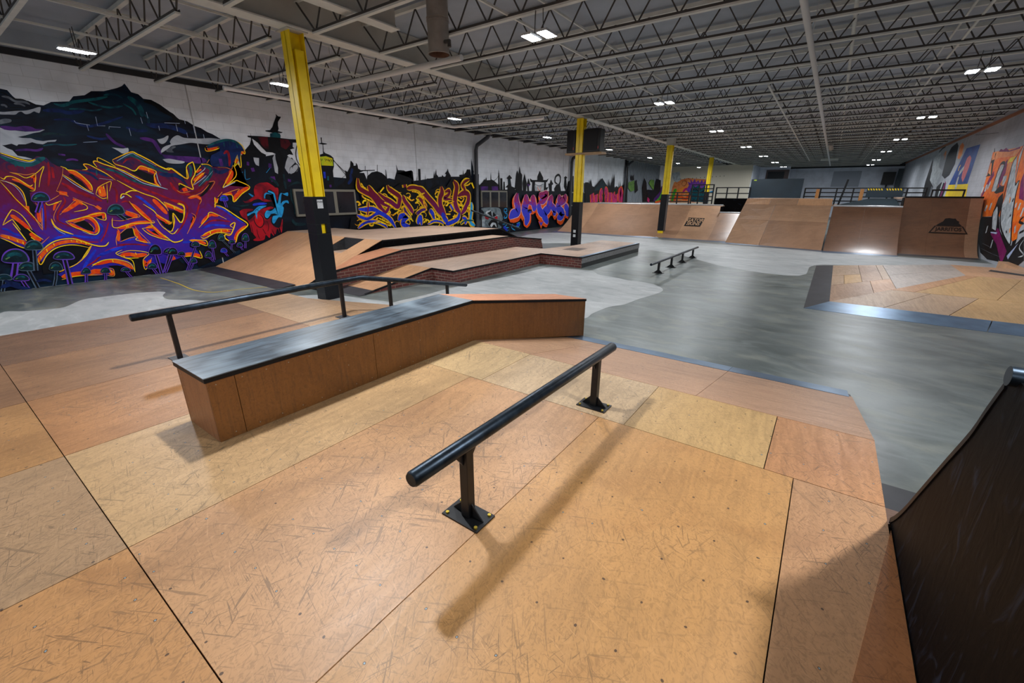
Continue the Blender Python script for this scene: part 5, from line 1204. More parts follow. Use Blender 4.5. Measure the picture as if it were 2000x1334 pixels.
C2 23 s 1124 645 1189 680
L 36 l 1943 574 1922 274 1893 -31
L 37 l 1988 569 1973 267 1952 -40
K 40 l 1966 571 1947 270 1925 -36
D 0 p 1798 590 1823 643 1869 685 1927 710 1991 715 2050 698 2095 661 2120 611 2119 554 2047 536 1855 558
L 20 s 1798 590 1823 643 1869 685 1927 710 1991 715 2050 698 2095 661 2120 611 2119 554 2047 536 1855 558 1798 590
T 42 s 1873 633 1977 658 2051 621
C2 15 s 1849 602 1903 622
L2 22 l 1770 355 1711 155 1649 -44
L2 22 l 1798 351 1744 151 1685 -51
K 24 l 1784 353 1727 153 1669 -48
D 0 p 1677 368 1699 425 1733 473 1774 502 1816 509 1852 492 1877 455 1887 401 1880 340 1832 318 1710 334
L2 12 s 1677 368 1699 425 1733 473 1774 502 1816 509 1852 492 1877 455 1887 401 1880 340 1832 318 1710 334 1677 368
T 43 s 1731 416 1801 447 1844 410
C2 15 s 1712 382 1749 406
L2 31 l 1359 410 1380 199 1397 -15
L2 31 l 1395 405 1422 193 1444 -23
K 34 l 1377 408 1401 196 1423 -19
D 0 p 1242 426 1266 481 1305 526 1355 553 1407 558 1453 541 1487 503 1503 451 1499 391 1440 371 1285 392
L2 17 s 1242 426 1266 481 1305 526 1355 553 1407 558 1453 541 1487 503 1503 451 1499 391 1440 371 1285 392 1242 426
T 43 s 1306 471 1392 498 1449 460
C2 15 s 1284 439 1329 460
L 27 l 1221 211 1243 90 1261 -31
L 28 l 1252 206 1279 84 1301 -38
K 30 l 1237 208 1261 87 1283 -35
D 0 p 1122 226 1141 267 1173 300 1215 319 1259 321 1299 307 1328 277 1343 237 1341 192 1291 179 1160 199
L 15 s 1122 226 1141 267 1173 300 1215 319 1259 321 1299 307 1328 277 1343 237 1341 192 1291 179 1160 199 1122 226
T 32 s 1175 258 1247 276 1297 246
C2 12 s 1157 234 1195 249
L2 23 l 994 258 950 138 903 19
L2 23 l 1024 254 984 133 940 13
K 25 l 1009 256 967 136 923 16
D 0 p 899 273 916 309 947 337 986 353 1028 354 1066 341 1095 315 1110 280 1108 241 1061 230 935 249
L2 14 s 899 273 916 309 947 337 986 353 1028 354 1066 341 1095 315 1110 280 1108 241 1061 230 935 249 899 273
T 28 s 949 300 1018 315 1065 288
C2 10 s 933 280 968 292
L 16 l 2209 199 2188 83 2165 -33
L 16 l 2230 196 2212 79 2192 -38
K 18 l 2220 197 2200 81 2180 -36
D 0 p 2141 209 2158 254 2183 291 2213 314 2244 319 2271 306 2289 277 2296 235 2290 187 2255 170 2165 183
L 9 s 2141 209 2158 254 2183 291 2213 314 2244 319 2271 306 2289 277 2296 235 2290 187 2255 170 2165 183 2141 209
T 34 s 2181 247 2233 271 2264 241
C2 12 s 2166 220 2194 239
L2 28 l 1552 823 1507 598 1458 371
L2 29 l 1588 819 1549 593 1505 364
K 31 l 1570 821 1528 595 1484 367
D 0 p 1433 834 1458 894 1499 943 1550 975 1603 983 1650 966 1684 928 1700 873 1695 809 1634 785 1477 800
L2 16 s 1433 834 1458 894 1499 943 1550 975 1603 983 1650 966 1684 928 1700 873 1695 809 1634 785 1477 800 1433 834
T 46 s 1498 885 1587 918 1644 880
C2 16 s 1476 850 1522 875
L 27 l 1891 1780 1833 1659 1769 1538
L 28 l 1928 1780 1875 1658 1817 1537
K 30 l 1909 1780 1854 1659 1796 1537
D 0 p 1769 1781 1794 1841 1835 1892 1887 1926 1941 1938 1989 1926 2025 1892 2042 1840 2037 1779 1975 1751 1814 1752
L 16 s 1769 1781 1794 1841 1835 1892 1887 1926 1941 1938 1989 1926 2025 1892 2042 1840 2037 1779 1975 1751 1814 1752 1769 1781
T 45 s 1835 1836 1925 1875 1985 1843
C2 15 s 1813 1800 1860 1828
L2 42 l 3034 1491 3098 1413 3157 1335
L2 43 l 3077 1489 3147 1411 3213 1332
K 46 l 3055 1490 3123 1412 3188 1333
D 0 p 2895 1495 2923 1566 2970 1626 3028 1666 3090 1679 3145 1664 3186 1622 3205 1559 3200 1485 3130 1453 2947 1459
L2 17 s 2895 1495 2923 1566 2970 1626 3028 1666 3090 1679 3145 1664 3186 1622 3205 1559 3200 1485 3130 1453 2947 1459 2895 1495
T 54 s 2970 1559 3072 1604 3140 1564
C2 19 s 2945 1516 2998 1549
L 16 l 2228 215 2204 106 2177 -2
L 16 l 2249 212 2228 103 2204 -6
K 18 l 2238 213 2216 105 2192 -5
D 0 p 2159 225 2176 270 2202 307 2232 330 2263 335 2289 323 2308 293 2315 251 2309 203 2274 186 2184 199
L 9 s 2159 225 2176 270 2202 307 2232 330 2263 335 2289 323 2308 293 2315 251 2309 203 2274 186 2184 199 2159 225
T 34 s 2199 263 2251 287 2283 258
C2 12 s 2185 236 2213 255
L 18 l 2548 184 2527 87 2503 -11
L 18 l 2572 181 2554 83 2533 -15
K 20 l 2560 183 2541 85 2520 -13
D 0 p 2471 195 2488 236 2514 270 2547 290 2581 294 2611 281 2633 254 2643 215 2640 171 2601 156 2500 170
L 10 s 2471 195 2488 236 2514 270 2547 290 2581 294 2611 281 2633 254 2643 215 2640 171 2601 156 2500 170 2471 195
T 32 s 2514 229 2571 250 2608 222
C2 11 s 2499 205 2529 221
L 22 l 2912 163 2945 70 2974 -24
L 22 l 2937 159 2974 65 3007 -29
K 24 l 2925 161 2959 67 2992 -27
D 0 p 2831 174 2845 206 2870 231 2903 245 2939 248 2972 237 2997 214 3010 184 3009 150 2970 139 2862 154
L 10 s 2831 174 2845 206 2870 231 2903 245 2939 248 2972 237 2997 214 3010 184 3009 150 2970 139 2862 154 2831 174
T 25 s 2873 199 2931 213 2972 190
C2 9 s 2860 181 2890 192
L 29 l 3564 517 3570 258 3572 -5
L 29 l 3600 513 3612 253 3619 -12
K 32 l 3582 515 3591 255 3598 -9
K 0 p 3447 529 3474 606 3516 670 3567 710 3619 722 3665 702 3697 653 3711 583 3703 502 3643 470 3489 487
L 14 s 3447 529 3474 606 3516 670 3567 710 3619 722 3665 702 3697 653 3711 583 3703 502 3643 470 3489 487 3447 529
T 59 s 3514 595 3601 639 3656 592
C2 21 s 3490 550 3537 583
L 30 l 3865 501 3747 251 3623 3
L 30 l 3904 497 3791 246 3673 -4
K 33 l 3885 499 3769 249 3651 -1
K 0 p 3738 514 3758 559 3796 594 3847 616 3902 620 3954 606 3995 575 4017 533 4018 485 3956 469 3788 487
L 16 s 3738 514 3758 559 3796 594 3847 616 3902 620 3954 606 3995 575 4017 533 4018 485 3956 469 3788 487 3738 514
T 35 s 3802 550 3892 572 3957 541
C2 13 s 3782 524 3828 542
L 23 l 3427 169 3459 80 3488 -9
L 24 l 3454 165 3491 76 3524 -14
K 26 l 3441 167 3475 78 3508 -12
D 0 p 3339 180 3356 224 3385 260 3422 282 3461 286 3496 273 3522 243 3535 202 3532 155 3488 139 3372 154
L 11 s 3339 180 3356 224 3385 260 3422 282 3461 286 3496 273 3522 243 3535 202 3532 155 3488 139 3372 154 3339 180
T 34 s 3386 217 3451 239 3494 209
C2 12 s 3371 191 3404 208
L 23 l 3918 465 3794 246 3667 29
L 23 l 3948 462 3829 242 3705 23
K 25 l 3933 463 3811 244 3688 26
K 0 p 3818 475 3839 532 3873 578 3915 608 3959 615 3999 600 4027 564 4041 512 4037 452 3987 430 3855 444
L 12 s 3818 475 3839 532 3873 578 3915 608 3959 615 3999 600 4027 564 4041 512 4037 452 3987 430 3855 444 3818 475
T 44 s 3873 524 3946 555 3994 519
C2 16 s 3854 490 3893 514
L 21 l 4095 415 4152 282 4206 148
L 21 l 4119 412 4180 279 4238 144
K 23 l 4107 414 4166 280 4223 145
K 0 p 4017 423 4031 458 4056 486 4088 503 4122 506 4153 496 4177 473 4190 441 4189 405 4150 392 4048 403
L 11 s 4017 423 4031 458 4056 486 4088 503 4122 506 4153 496 4177 473 4190 441 4189 405 4150 392 4048 403 4017 423
T 27 s 4058 452 4114 469 4153 447
C2 10 s 4045 432 4074 445
L 20 l 4454 617 4296 313 4134 12
L 20 l 4481 614 4326 310 4168 7
K 22 l 4467 616 4311 312 4153 9
D 0 p 4366 625 4382 666 4410 699 4446 720 4484 725 4520 714 4546 688 4560 650 4559 607 4516 591 4400 602
L 12 s 4366 625 4382 666 4410 699 4446 720 4484 725 4520 714 4546 688 4560 650 4559 607 4516 591 4400 602 4366 625
T 32 s 4412 660 4475 682 4519 656
C2 12 s 4397 635 4430 652
L 16 l 4326 197 4267 99 4206 2
L 16 l 4347 195 4291 96 4233 -2
K 18 l 4337 196 4279 98 4221 0
D 0 p 4257 206 4271 247 4295 281 4324 302 4355 307 4382 295 4402 268 4411 231 4408 187 4373 171 4283 182
L 12 s 4257 206 4271 247 4295 281 4324 302 4355 307 4382 295 4402 268 4411 231 4408 187 4373 171 4283 182 4257 206
T 32 s 4295 240 4346 263 4379 236
C2 12 s 4282 216 4309 233
L 21 l 4830 550 4821 379 4808 206
L 21 l 4857 548 4852 375 4843 202
K 23 l 4843 549 4836 377 4828 204
D 0 p 4744 558 4764 625 4796 680 4834 716 4873 726 4907 710 4930 669 4939 610 4933 541 4888 512 4775 523
L 12 s 4744 558 4764 625 4796 680 4834 716 4873 726 4907 710 4930 669 4939 610 4933 541 4888 512 4775 523 4744 558
T 51 s 4794 616 4859 656 4899 616
C2 19 s 4776 577 4811 606
L 21 l 4692 302 4740 230 4785 158
L 21 l 4716 299 4768 227 4817 155
K 23 l 4704 300 4754 229 4803 156
D 0 p 4613 311 4631 365 4659 410 4693 438 4728 446 4759 431 4781 397 4790 348 4785 291 4745 269 4642 281
L 12 s 4613 311 4631 365 4659 410 4693 438 4728 446 4759 431 4781 397 4790 348 4785 291 4745 269 4642 281 4613 311
T 42 s 4657 357 4716 388 4754 354
C2 15 s 4642 325 4673 348
L2 20 l 5092 725 5221 539 5350 349
L2 20 l 5115 723 5248 537 5382 346
K 22 l 5103 724 5234 538 5368 347
D 0 p 5016 731 5033 786 5061 832 5093 861 5127 870 5157 857 5177 823 5186 775 5181 718 5143 694 5044 702
L2 12 s 5016 731 5033 786 5061 832 5093 861 5127 870 5157 857 5177 823 5186 775 5181 718 5143 694 5044 702 5016 731
T 42 s 5059 779 5116 812 5151 780
C2 15 s 5044 747 5074 771
L 18 l 5331 605 5304 524 5273 442
L 18 l 5355 603 5331 521 5304 439
K 20 l 5343 604 5318 522 5290 440
D 0 p 5253 612 5267 649 5292 680 5323 699 5358 704 5389 694 5413 670 5425 636 5424 597 5386 582 5284 591
L 13 s 5253 612 5267 649 5292 680 5323 699 5358 704 5389 694 5413 670 5425 636 5424 597 5386 582 5284 591 5253 612
T 29 s 5294 644 5350 664 5389 641
C2 11 s 5281 622 5310 637
L 20 l 5087 393 5125 330 5160 267
L 20 l 5110 391 5152 327 5191 264
K 22 l 5099 392 5139 329 5177 265
Z 0 p 5011 401 5025 438 5049 468 5080 486 5113 491 5143 480 5166 456 5178 422 5177 384 5140 369 5040 380
L 12 s 5011 401 5025 438 5049 468 5080 486 5113 491 5143 480 5166 456 5178 422 5177 384 5140 369 5040 380 5011 401
T 29 s 5051 432 5105 451 5143 428
C2 11 s 5038 410 5066 425
L 18 l 5520 504 5547 450 5571 396
L 19 l 5543 502 5573 447 5601 393
K 20 l 5532 503 5560 449 5588 394
D 0 p 5447 510 5461 548 5484 579 5514 599 5546 604 5575 594 5597 570 5608 535 5607 496 5571 481 5476 489
L 13 s 5447 510 5461 548 5484 579 5514 599 5546 604 5575 594 5597 570 5608 535 5607 496 5571 481 5476 489 5447 510
T 30 s 5486 543 5538 564 5575 540
C2 11 s 5473 520 5501 536
L 21 l 5696 660 5671 551 5643 441
L 21 l 5723 658 5703 548 5678 437
K 23 l 5710 659 5687 549 5662 439
D 0 p 5607 667 5628 738 5660 796 5699 834 5739 845 5774 829 5798 786 5808 724 5802 652 5756 621 5639 631
L 13 s 5607 667 5628 738 5660 796 5699 834 5739 845 5774 829 5798 786 5808 724 5802 652 5756 621 5639 631 5607 667
T 55 s 5658 729 5725 771 5767 730
C2 20 s 5640 687 5676 718
L 24 l 5353 1748 5368 1653 5379 1557
L 24 l 5383 1748 5402 1652 5417 1556
K 26 l 5368 1748 5385 1653 5400 1556
Z 0 p 5257 1749 5274 1797 5305 1838 5345 1865 5387 1874 5425 1865 5455 1837 5470 1796 5468 1747 5421 1725 5294 1726
L 12 s 5257 1749 5274 1797 5305 1838 5345 1865 5387 1874 5425 1865 5455 1837 5470 1796 5468 1747 5421 1725 5294 1726 5257 1749
T 37 s 5308 1793 5377 1824 5425 1798
C2 13 s 5291 1764 5327 1786
U 74 s 910 94 1047 135 1159 65 1333 -17
U 62 s 996 233 1098 166 1196 111
U 51 s 1427 140 1542 161 1649 104
U 0 p 5217 3055 5486 3187 5721 3264 5944 3241 6081 3146 6121 3026 6038 3004 5938 2688 5928 2920 5795 2711 5724 2584 5439 2587 5236 2592 5223 2740 5291 2863 5518 2982 5510 3093 5238 3021
T 59 s 5234 3071 5486 3187 5720 3259 5928 3240 6078 3131
T 26 s 5646 3186 5636 3096
T 21 s 5786 3213 5786 3138
T 25 s 5953 3212 5961 3091
X 59 s 5592 2913 5695 2980 5705 2798 5668 2613
V 77 s 5478 2785 5487 2604
'''
MURALS['yellow_outline_lettering'] = '''
K 0 p 9617 2480 9803 2352 10091 2237 10279 2178 10417 2009 10764 2186 10855 2250 11157 2111 11572 2312 11816 2267 11946 2186 12304 2242 12819 2023 12703 662 11107 664 9106 751 9232 1130 9446 1214 9495 1581 9717 1700
K 0 p 12293 2242 12678 2196 13151 2096 13722 2301 13989 2196 14409 2609 14674 2186 14924 2417 15550 2720 15846 2200 15669 1803 15435 1566 15547 1202 15844 469 14885 543 12148 693
Y 63 s 10921 1311 10925 1251 10877 1201 10800 1186 10732 1212
Y 70 s 12245 1751 12310 1710 12321 1647 12272 1592 12186 1571
R2 24 d 12245 1751 12310 1710 12321 1647 12272 1592 12186 1571
Y 68 s 11957 1720 11916 1746 11910 1785 11941 1820 11994 1834
Y 65 s 11297 1164 11279 1223 11316 1278 11390 1304 11468 1288
R2 23 d 11297 1164 11279 1223 11316 1278 11390 1304 11468 1288
Y 22 s 11511 1698 11467 1640 11386 1614 11305 1633 11263 1686
Y 27 s 9450 1015 9528 1053 9616 1042 9671 986 9667 911
R2 20 d 9450 1015 9528 1053 9616 1042 9671 986 9667 911
Y 29 s 10615 980 10663 1041 10748 1065 10832 1041 10875 979
Y 57 s 9500 1639 9564 1651 9618 1627 9638 1579 9614 1528
R2 20 d 9500 1639 9564 1651 9618 1627 9638 1579 9614 1528
Y 26 s 12610 961 12689 953 12742 910 12744 853 12694 808
Y 22 s 11004 1873 11043 1902 11095 1907 11136 1885 11148 1847
R2 22 d 11004 1873 11043 1902 11095 1907 11136 1885 11148 1847
Y 24 s 12315 1466 12297 1380 12206 1320 12087 1316 11995 1368
Y 59 s 10137 873 10090 833 10023 826 9969 855 9952 907
R2 21 d 10137 873 10090 833 10023 826 9969 855 9952 907
Y 29 s 10619 1885 10712 1915 10804 1893 10851 1830 10830 1754
Y 21 s 10597 1542 10560 1492 10492 1470 10426 1487 10392 1533
R2 21 d 10597 1542 10560 1492 10492 1470 10426 1487 10392 1533
Y 27 s 9953 1137 9918 1085 9851 1063 9784 1080 9749 1128
Y 58 s 9919 1280 9925 1323 9964 1354 10017 1359 10059 1335
R2 20 d 9919 1280 9925 1323 9964 1354 10017 1359 10059 1335
Y 23 s 11779 1349 11755 1404 11786 1459 11856 1488 11934 1478
Y 20 s 9563 974 9540 912 9475 875 9399 880 9348 925
R2 20 d 9563 974 9540 912 9475 875 9399 880 9348 925
Y 21 s 10195 1546 10234 1489 10215 1422 10146 1378 10062 1378
Y 56 s 9585 1509 9589 1541 9617 1566 9656 1571 9688 1555
R2 19 d 9585 1509 9589 1541 9617 1566 9656 1571 9688 1555
Y 60 s 10533 1542 10494 1516 10446 1515 10410 1538 10404 1575
Y 22 s 11372 1792 11336 1853 11363 1920 11442 1962 11535 1959
R2 22 d 11372 1792 11336 1853 11363 1920 11442 1962 11535 1959
Y 24 s 12380 1375 12476 1433 12601 1436 12697 1380 12718 1291
Y 65 s 11414 1436 11325 1452 11275 1508 11286 1577 11354 1627
R2 23 d 11414 1436 11325 1452 11275 1508 11286 1577 11354 1627
Y 28 s 10081 1127 10077 1083 10039 1051 9985 1044 9941 1067
Y 24 s 12168 1152 12163 1194 12197 1229 12254 1240 12307 1223
R2 24 d 12168 1152 12163 1194 12197 1229 12254 1240 12307 1223
Y 30 s 11044 1685 11113 1669 11149 1622 11134 1566 11077 1528
Y 69 s 12008 1129 11960 1158 11948 1203 11980 1244 12039 1261
R2 24 d 12008 1129 11960 1158 11948 1203 11980 1244 12039 1261
Y 68 s 12485 1721 12514 1794 12603 1839 12709 1835 12784 1784
Y 22 s 11449 1604 11454 1558 11419 1519 11359 1504 11304 1521
R2 22 d 11449 1604 11454 1558 11419 1519 11359 1504 11304 1521
Y 27 s 9682 1265 9644 1278 9627 1308 9638 1342 9673 1363
Y 29 s 10618 1208 10552 1189 10489 1208 10458 1254 10474 1306
R2 21 d 10618 1208 10552 1189 10489 1208 10458 1254 10474 1306
Y 25 s 12552 1203 12654 1202 12730 1153 12743 1081 12688 1019
Y 30 s 11104 841 11123 895 11183 927 11256 923 11308 883
R2 22 d 11104 841 11123 895 11183 927 11256 923 11308 883
Y 70 s 12517 1929 12604 1952 12689 1931 12732 1875 12712 1811
Y 28 s 10531 1701 10473 1662 10400 1659 10345 1693 10335 1749
R2 21 d 10531 1701 10473 1662 10400 1659 10345 1693 10335 1749
Y 32 s 11703 965 11802 940 11855 873 11837 796 11757 745
Y 29 s 10623 1212 10642 1132 10590 1058 10492 1027 10394 1051
R2 22 d 10623 1212 10642 1132 10590 1058 10492 1027 10394 1051
Y 67 s 12455 1847 12475 1882 12522 1900 12572 1894 12603 1865
Y 62 s 10546 1291 10590 1309 10637 1302 10666 1272 10662 1234
R2 22 d 10546 1291 10590 1309 10637 1302 10666 1272 10662 1234
Y 57 s 9776 1583 9772 1631 9808 1674 9867 1690 9923 1672
Y 65 s 11483 1346 11499 1412 11569 1456 11658 1458 11726 1416
R2 22 d 11483 1346 11499 1412 11569 1456 11658 1458 11726 1416
Y 23 s 11755 1903 11829 1938 11914 1931 11968 1885 11967 1822
Y 33 s 12607 1859 12697 1820 12726 1748 12681 1677 12584 1641
R2 25 d 12607 1859 12697 1820 12726 1748 12681 1677 12584 1641
Y 21 s 10241 1776 10178 1819 10170 1886 10218 1946 10302 1971
Y 30 s 10897 948 10838 1021 10855 1107 10939 1167 11053 1173
R2 22 d 10897 948 10838 1021 10855 1107 10939 1167 11053 1173
Y 33 s 12266 1563 12332 1571 12388 1546 12407 1501 12380 1456
Y 24 s 11975 942 11909 947 11863 982 11859 1030 11898 1070
R2 24 d 11975 942 11909 947 11863 982 11859 1030 11898 1070
Y 22 s 11334 1462 11253 1441 11178 1463 11142 1518 11162 1579
Y 32 s 11589 733 11539 758 11522 802 11547 844 11602 864
R2 24 d 11589 733 11539 758 11522 802 11547 844 11602 864
Y 65 s 10888 934 10931 890 10926 833 10875 792 10803 785
Y 30 s 11079 1647 11144 1576 11129 1487 11043 1422 10926 1413
R2 22 d 11079 1647 11144 1576 11129 1487 11043 1422 10926 1413
Y 62 s 10344 898 10275 936 10255 1000 10292 1061 10369 1091
Y 23 s 11577 1127 11501 1183 11493 1264 11557 1331 11663 1354
R2 23 d 11577 1127 11501 1183 11493 1264 11557 1331 11663 1354
Y 31 s 11486 1321 11380 1321 11303 1373 11291 1450 11348 1518
Y 32 s 13068 1805 12998 1745 12891 1729 12799 1764 12764 1832
R2 24 d 13068 1805 12998 1745 12891 1729 12799 1764 12764 1832
Y 25 s 12439 1385 12518 1403 12593 1381 12630 1329 12609 1271
Y 26 s 14170 1741 14187 1790 14249 1821 14325 1820 14381 1786
R2 26 d 14170 1741 14187 1790 14249 1821 14325 1820 14381 1786
Y 36 s 14601 1247 14552 1202 14471 1188 14396 1212 14362 1262
Y 26 s 13525 712 13584 807 13719 852 13868 827 13962 741
R2 26 d 13525 712 13584 807 13719 852 13868 827 13962 741
Y 75 s 13389 973 13401 930 13370 892 13311 876 13251 891
Y 26 s 13385 1283 13249 1288 13152 1352 13139 1444 13214 1522
R2 26 d 13385 1283 13249 1288 13152 1352 13139 1444 13214 1522
Y 35 s 13425 1337 13471 1254 13427 1170 13316 1125 13191 1140
Y 76 s 13581 1008 13458 1019 13374 1080 13368 1164 13441 1232
R2 27 d 13581 1008 13458 1019 13374 1080 13368 1164 13441 1232
Y 29 s 15092 1761 14994 1781 14941 1837 14958 1902 15036 1946
Y 86 s 15286 1333 15366 1295 15389 1234 15345 1177 15253 1153
R2 30 d 15286 1333 15366 1295 15389 1234 15345 1177 15253 1153
Y 79 s 14971 1479 14886 1436 14778 1437 14699 1483 14685 1552
Y 26 s 13547 1688 13556 1637 13513 1593 13440 1578 13372 1597
R2 26 d 13547 1688 13556 1637 13513 1593 13440 1578 13372 1597
Y 25 s 13331 2003 13397 2071 13511 2096 13618 2067 13669 1996
Y 77 s 13654 692 13678 621 13629 556 13532 530 13431 554
R2 27 d 13654 692 13678 621 13629 556 13532 530 13431 554
Y 27 s 14005 682 14057 778 14189 827 14342 807 14443 725
Y 77 s 14308 1458 14406 1527 14549 1540 14670 1489 14712 1398
R2 27 d 14308 1458 14406 1527 14549 1540 14670 1489 14712 1398
Y 37 s 14201 1384 14265 1322 14253 1246 14170 1193 14056 1189
Y 38 s 14294 748 14345 673 14312 595 14212 552 14092 564
R2 28 d 14294 748 14345 673 14312 595 14212 552 14092 564
Y 28 s 14596 643 14658 710 14773 734 14888 702 14948 630
Y 71 s 13565 1869 13527 1813 13445 1784 13359 1797 13309 1845
R2 25 d 13565 1869 13527 1813 13445 1784 13359 1797 13309 1845
Y 83 s 15038 1200 15003 1292 15068 1377 15204 1416 15349 1389
Y 33 s 12682 1784 12552 1769 12445 1815 12410 1901 12462 1986
R2 24 d 12682 1784 12552 1769 12445 1815 12410 1901 12462 1986
Y 35 s 13461 739 13468 683 13421 638 13342 625 13270 651
Y 36 s 13838 1642 13871 1547 13805 1459 13671 1419 13534 1446
R2 27 d 13838 1642 13871 1547 13805 1459 13671 1419 13534 1446
Y 35 s 13705 1852 13699 1891 13732 1925 13789 1938 13843 1923
Y 24 s 12636 975 12600 933 12534 918 12471 936 12440 979
R2 24 d 12636 975 12600 933 12534 918 12471 936 12440 979
Y 33 s 12260 1725 12328 1716 12369 1676 12364 1626 12314 1588
Y 33 s 12568 984 12479 958 12389 978 12340 1036 12353 1103
R2 25 d 12568 984 12479 958 12389 978 12340 1036 12353 1103
Y 81 s 14413 1069 14436 1031 14416 991 14362 970 14300 977
Y 75 s 13451 1239 13378 1230 13314 1255 13290 1303 13316 1351
R2 26 d 13451 1239 13378 1230 13314 1255 13290 1303 13316 1351
Y 76 s 13826 1624 13720 1635 13652 1690 13654 1762 13724 1818
Y 29 s 14844 1836 14983 1809 15060 1730 15037 1636 14926 1573
R2 29 d 14844 1836 14983 1809 15060 1730 15037 1636 14926 1573
Y 25 s 13226 1635 13233 1585 13190 1542 13119 1528 13053 1548
Y 38 s 14969 1714 14838 1740 14767 1813 14787 1900 14889 1960
R2 29 d 14969 1714 14838 1740 14767 1813 14787 1900 14889 1960
Y 74 s 13476 1471 13473 1398 13403 1344 13299 1332 13211 1369
Y 25 s 12546 1543 12599 1544 12640 1521 12649 1485 12622 1452
R2 25 d 12546 1543 12599 1544 12640 1521 12649 1485 12622 1452
Y 78 s 13962 1613 14024 1568 14027 1506 13970 1457 13879 1443
Y 26 s 13482 983 13531 1058 13639 1094 13758 1074 13830 1006
R2 26 d 13482 983 13531 1058 13639 1094 13758 1074 13830 1006
Y 78 s 14848 1316 14776 1237 14643 1208 14514 1241 14448 1320
Y 245 s 9655 2422 9661 2124 9832 2005 10160 1852 10299 1695 10474 1469 10659 1286
Y 268 s 10047 2190 10175 1976 10390 1789 10575 1628 10976 1459
Y 257 s 10450 1946 10714 1755 10995 1622 11281 1452 11391 1651 11409 1817 11121 1981 10941 2092 10893 2219
Y 206 s 10550 1419 10699 1268 10891 1460
Y 265 s 11571 1866 11662 1648 11870 1423 12037 1193
Y 224 s 11799 2101 12130 2155 12459 2090 12807 1883
Y 246 s 12382 1779 12609 1566 12762 1350
Y 251 s 11701 2249 11713 2150
Y 236 s 9547 1411 9848 1388 10142 1397 10410 1277 10684 1138 10920 962 11109 681
Y 178 s 9464 1213 9641 1129 9904 1071 10240 1218 10402 1213
Y 164 s 9441 762 9648 893 9931 974 10287 942 10604 810 10719 704
Y 278 s 11271 946 11424 1110 11721 1099 11546 968 11483 798 11802 729
Y 211 s 11593 1429 11687 1221 11920 970
Y 185 s 12223 1116 12485 1285 12760 1332
Y 263 s 12239 760 12304 935 12414 1056 12433 713
Y 141 s 9980 1667 9950 1433 9877 1167
Y 322 s 12285 2157 12567 2056 12846 1812 13061 1632 13233 1485 13429 1260 13631 1029
Y 348 s 13661 2210 13697 1956 13575 1773 13557 1516 13649 1291 13853 1021
Y 227 s 13864 1993 14147 2050 14080 1882 13791 1735 14295 1694
Y 367 s 14428 2443 14617 2223 14541 1920 14465 1616 14565 1326 14793 1105
Y 339 s 14653 1825 15081 1960 15355 1882 15343 1606 15109 1293 14851 1063
Y 246 s 15200 1882 15091 2153 14976 2266 15166 2441 15479 2526
Y 293 s 12931 1310 13099 1122 13190 934
Y 331 s 13640 1160 13789 909 13949 768
Y 279 s 14733 1126 14599 875 14177 738 13829 678
Y 246 s 12253 759 12318 935 12451 1037
Y 167 s 12780 732 13129 844 13504 808 13719 702
Y 258 s 14904 903 15149 832 15075 613
Y 218 s 14166 1468 14327 1274
Y 294 s 15562 1564 15547 1202 15460 696 15779 515
Y 183 s 14767 629 15083 775 15690 747
Y 178 s 12195 1188 12500 1303 12703 1333
R2 205 s 9655 2422 9661 2124 9832 2005 10160 1852 10299 1695 10474 1469 10659 1286
R2 228 s 10047 2190 10175 1976 10390 1789 10575 1628 10976 1459
R2 214 s 10450 1946 10714 1755 10995 1622 11281 1452 11391 1651 11409 1817 11121 1981 10941 2092 10893 2219
R2 165 s 10550 1419 10699 1268 10891 1460
R2 217 s 11571 1866 11662 1648 11870 1423 12037 1193
R2 184 s 11799 2101 12130 2155 12459 2090 12807 1883
R2 197 s 12382 1779 12609 1566 12762 1350
R2 200 s 11701 2249 11713 2150
R2 198 s 9547 1411 9848 1388 10142 1397 10410 1277 10684 1138 10920 962 11109 681
R2 143 s 9464 1213 9641 1129 9904 1071 10240 1218 10402 1213
R2 127 s 9441 762 9648 893 9931 974 10287 942 10604 810 10719 704
R2 236 s 11271 946 11424 1110 11721 1099 11546 968 11483 798 11802 729
R2 164 s 11593 1429 11687 1221 11920 970
R2 144 s 12223 1116 12485 1285 12760 1332
R2 210 s 12239 760 12304 935 12414 1056 12433 713
R2 99 s 9980 1667 9950 1433 9877 1167
R2 273 s 12285 2157 12567 2056 12846 1812 13061 1632 13233 1485 13429 1260 13631 1029
R2 291 s 13661 2210 13697 1956 13575 1773 13557 1516 13649 1291 13853 1021
R2 181 s 13864 1993 14147 2050 14080 1882 13791 1735 14295 1694
R2 307 s 14428 2443 14617 2223 14541 1920 14465 1616 14565 1326 14793 1105
R2 283 s 14653 1825 15081 1960 15355 1882 15343 1606 15109 1293 14851 1063
R2 191 s 15200 1882 15091 2153 14976 2266 15166 2441 15479 2526
R2 240 s 12931 1310 13099 1122 13190 934
R2 277 s 13640 1160 13789 909 13949 768
R2 229 s 14733 1126 14599 875 14177 738 13829 678
R2 197 s 12253 759 12318 935 12451 1037
R2 124 s 12780 732 13129 844 13504 808 13719 702
R2 200 s 14904 903 15149 832 15075 613
R2 162 s 14166 1468 14327 1274
R2 228 s 15562 1564 15547 1202 15460 696 15779 515
R2 136 s 14767 629 15083 775 15690 747
R2 138 s 12195 1188 12500 1303 12703 1333
Y 190 s 9655 2422 9661 2124 9832 2005 10160 1852 10299 1695 10474 1469 10659 1286
Y 213 s 10047 2190 10175 1976 10390 1789 10575 1628 10976 1459
Y 199 s 10450 1946 10714 1755 10995 1622 11281 1452 11391 1651 11409 1817 11121 1981 10941 2092 10893 2219
Y 150 s 10550 1419 10699 1268 10891 1460
Y 200 s 11571 1866 11662 1648 11870 1423 12037 1193
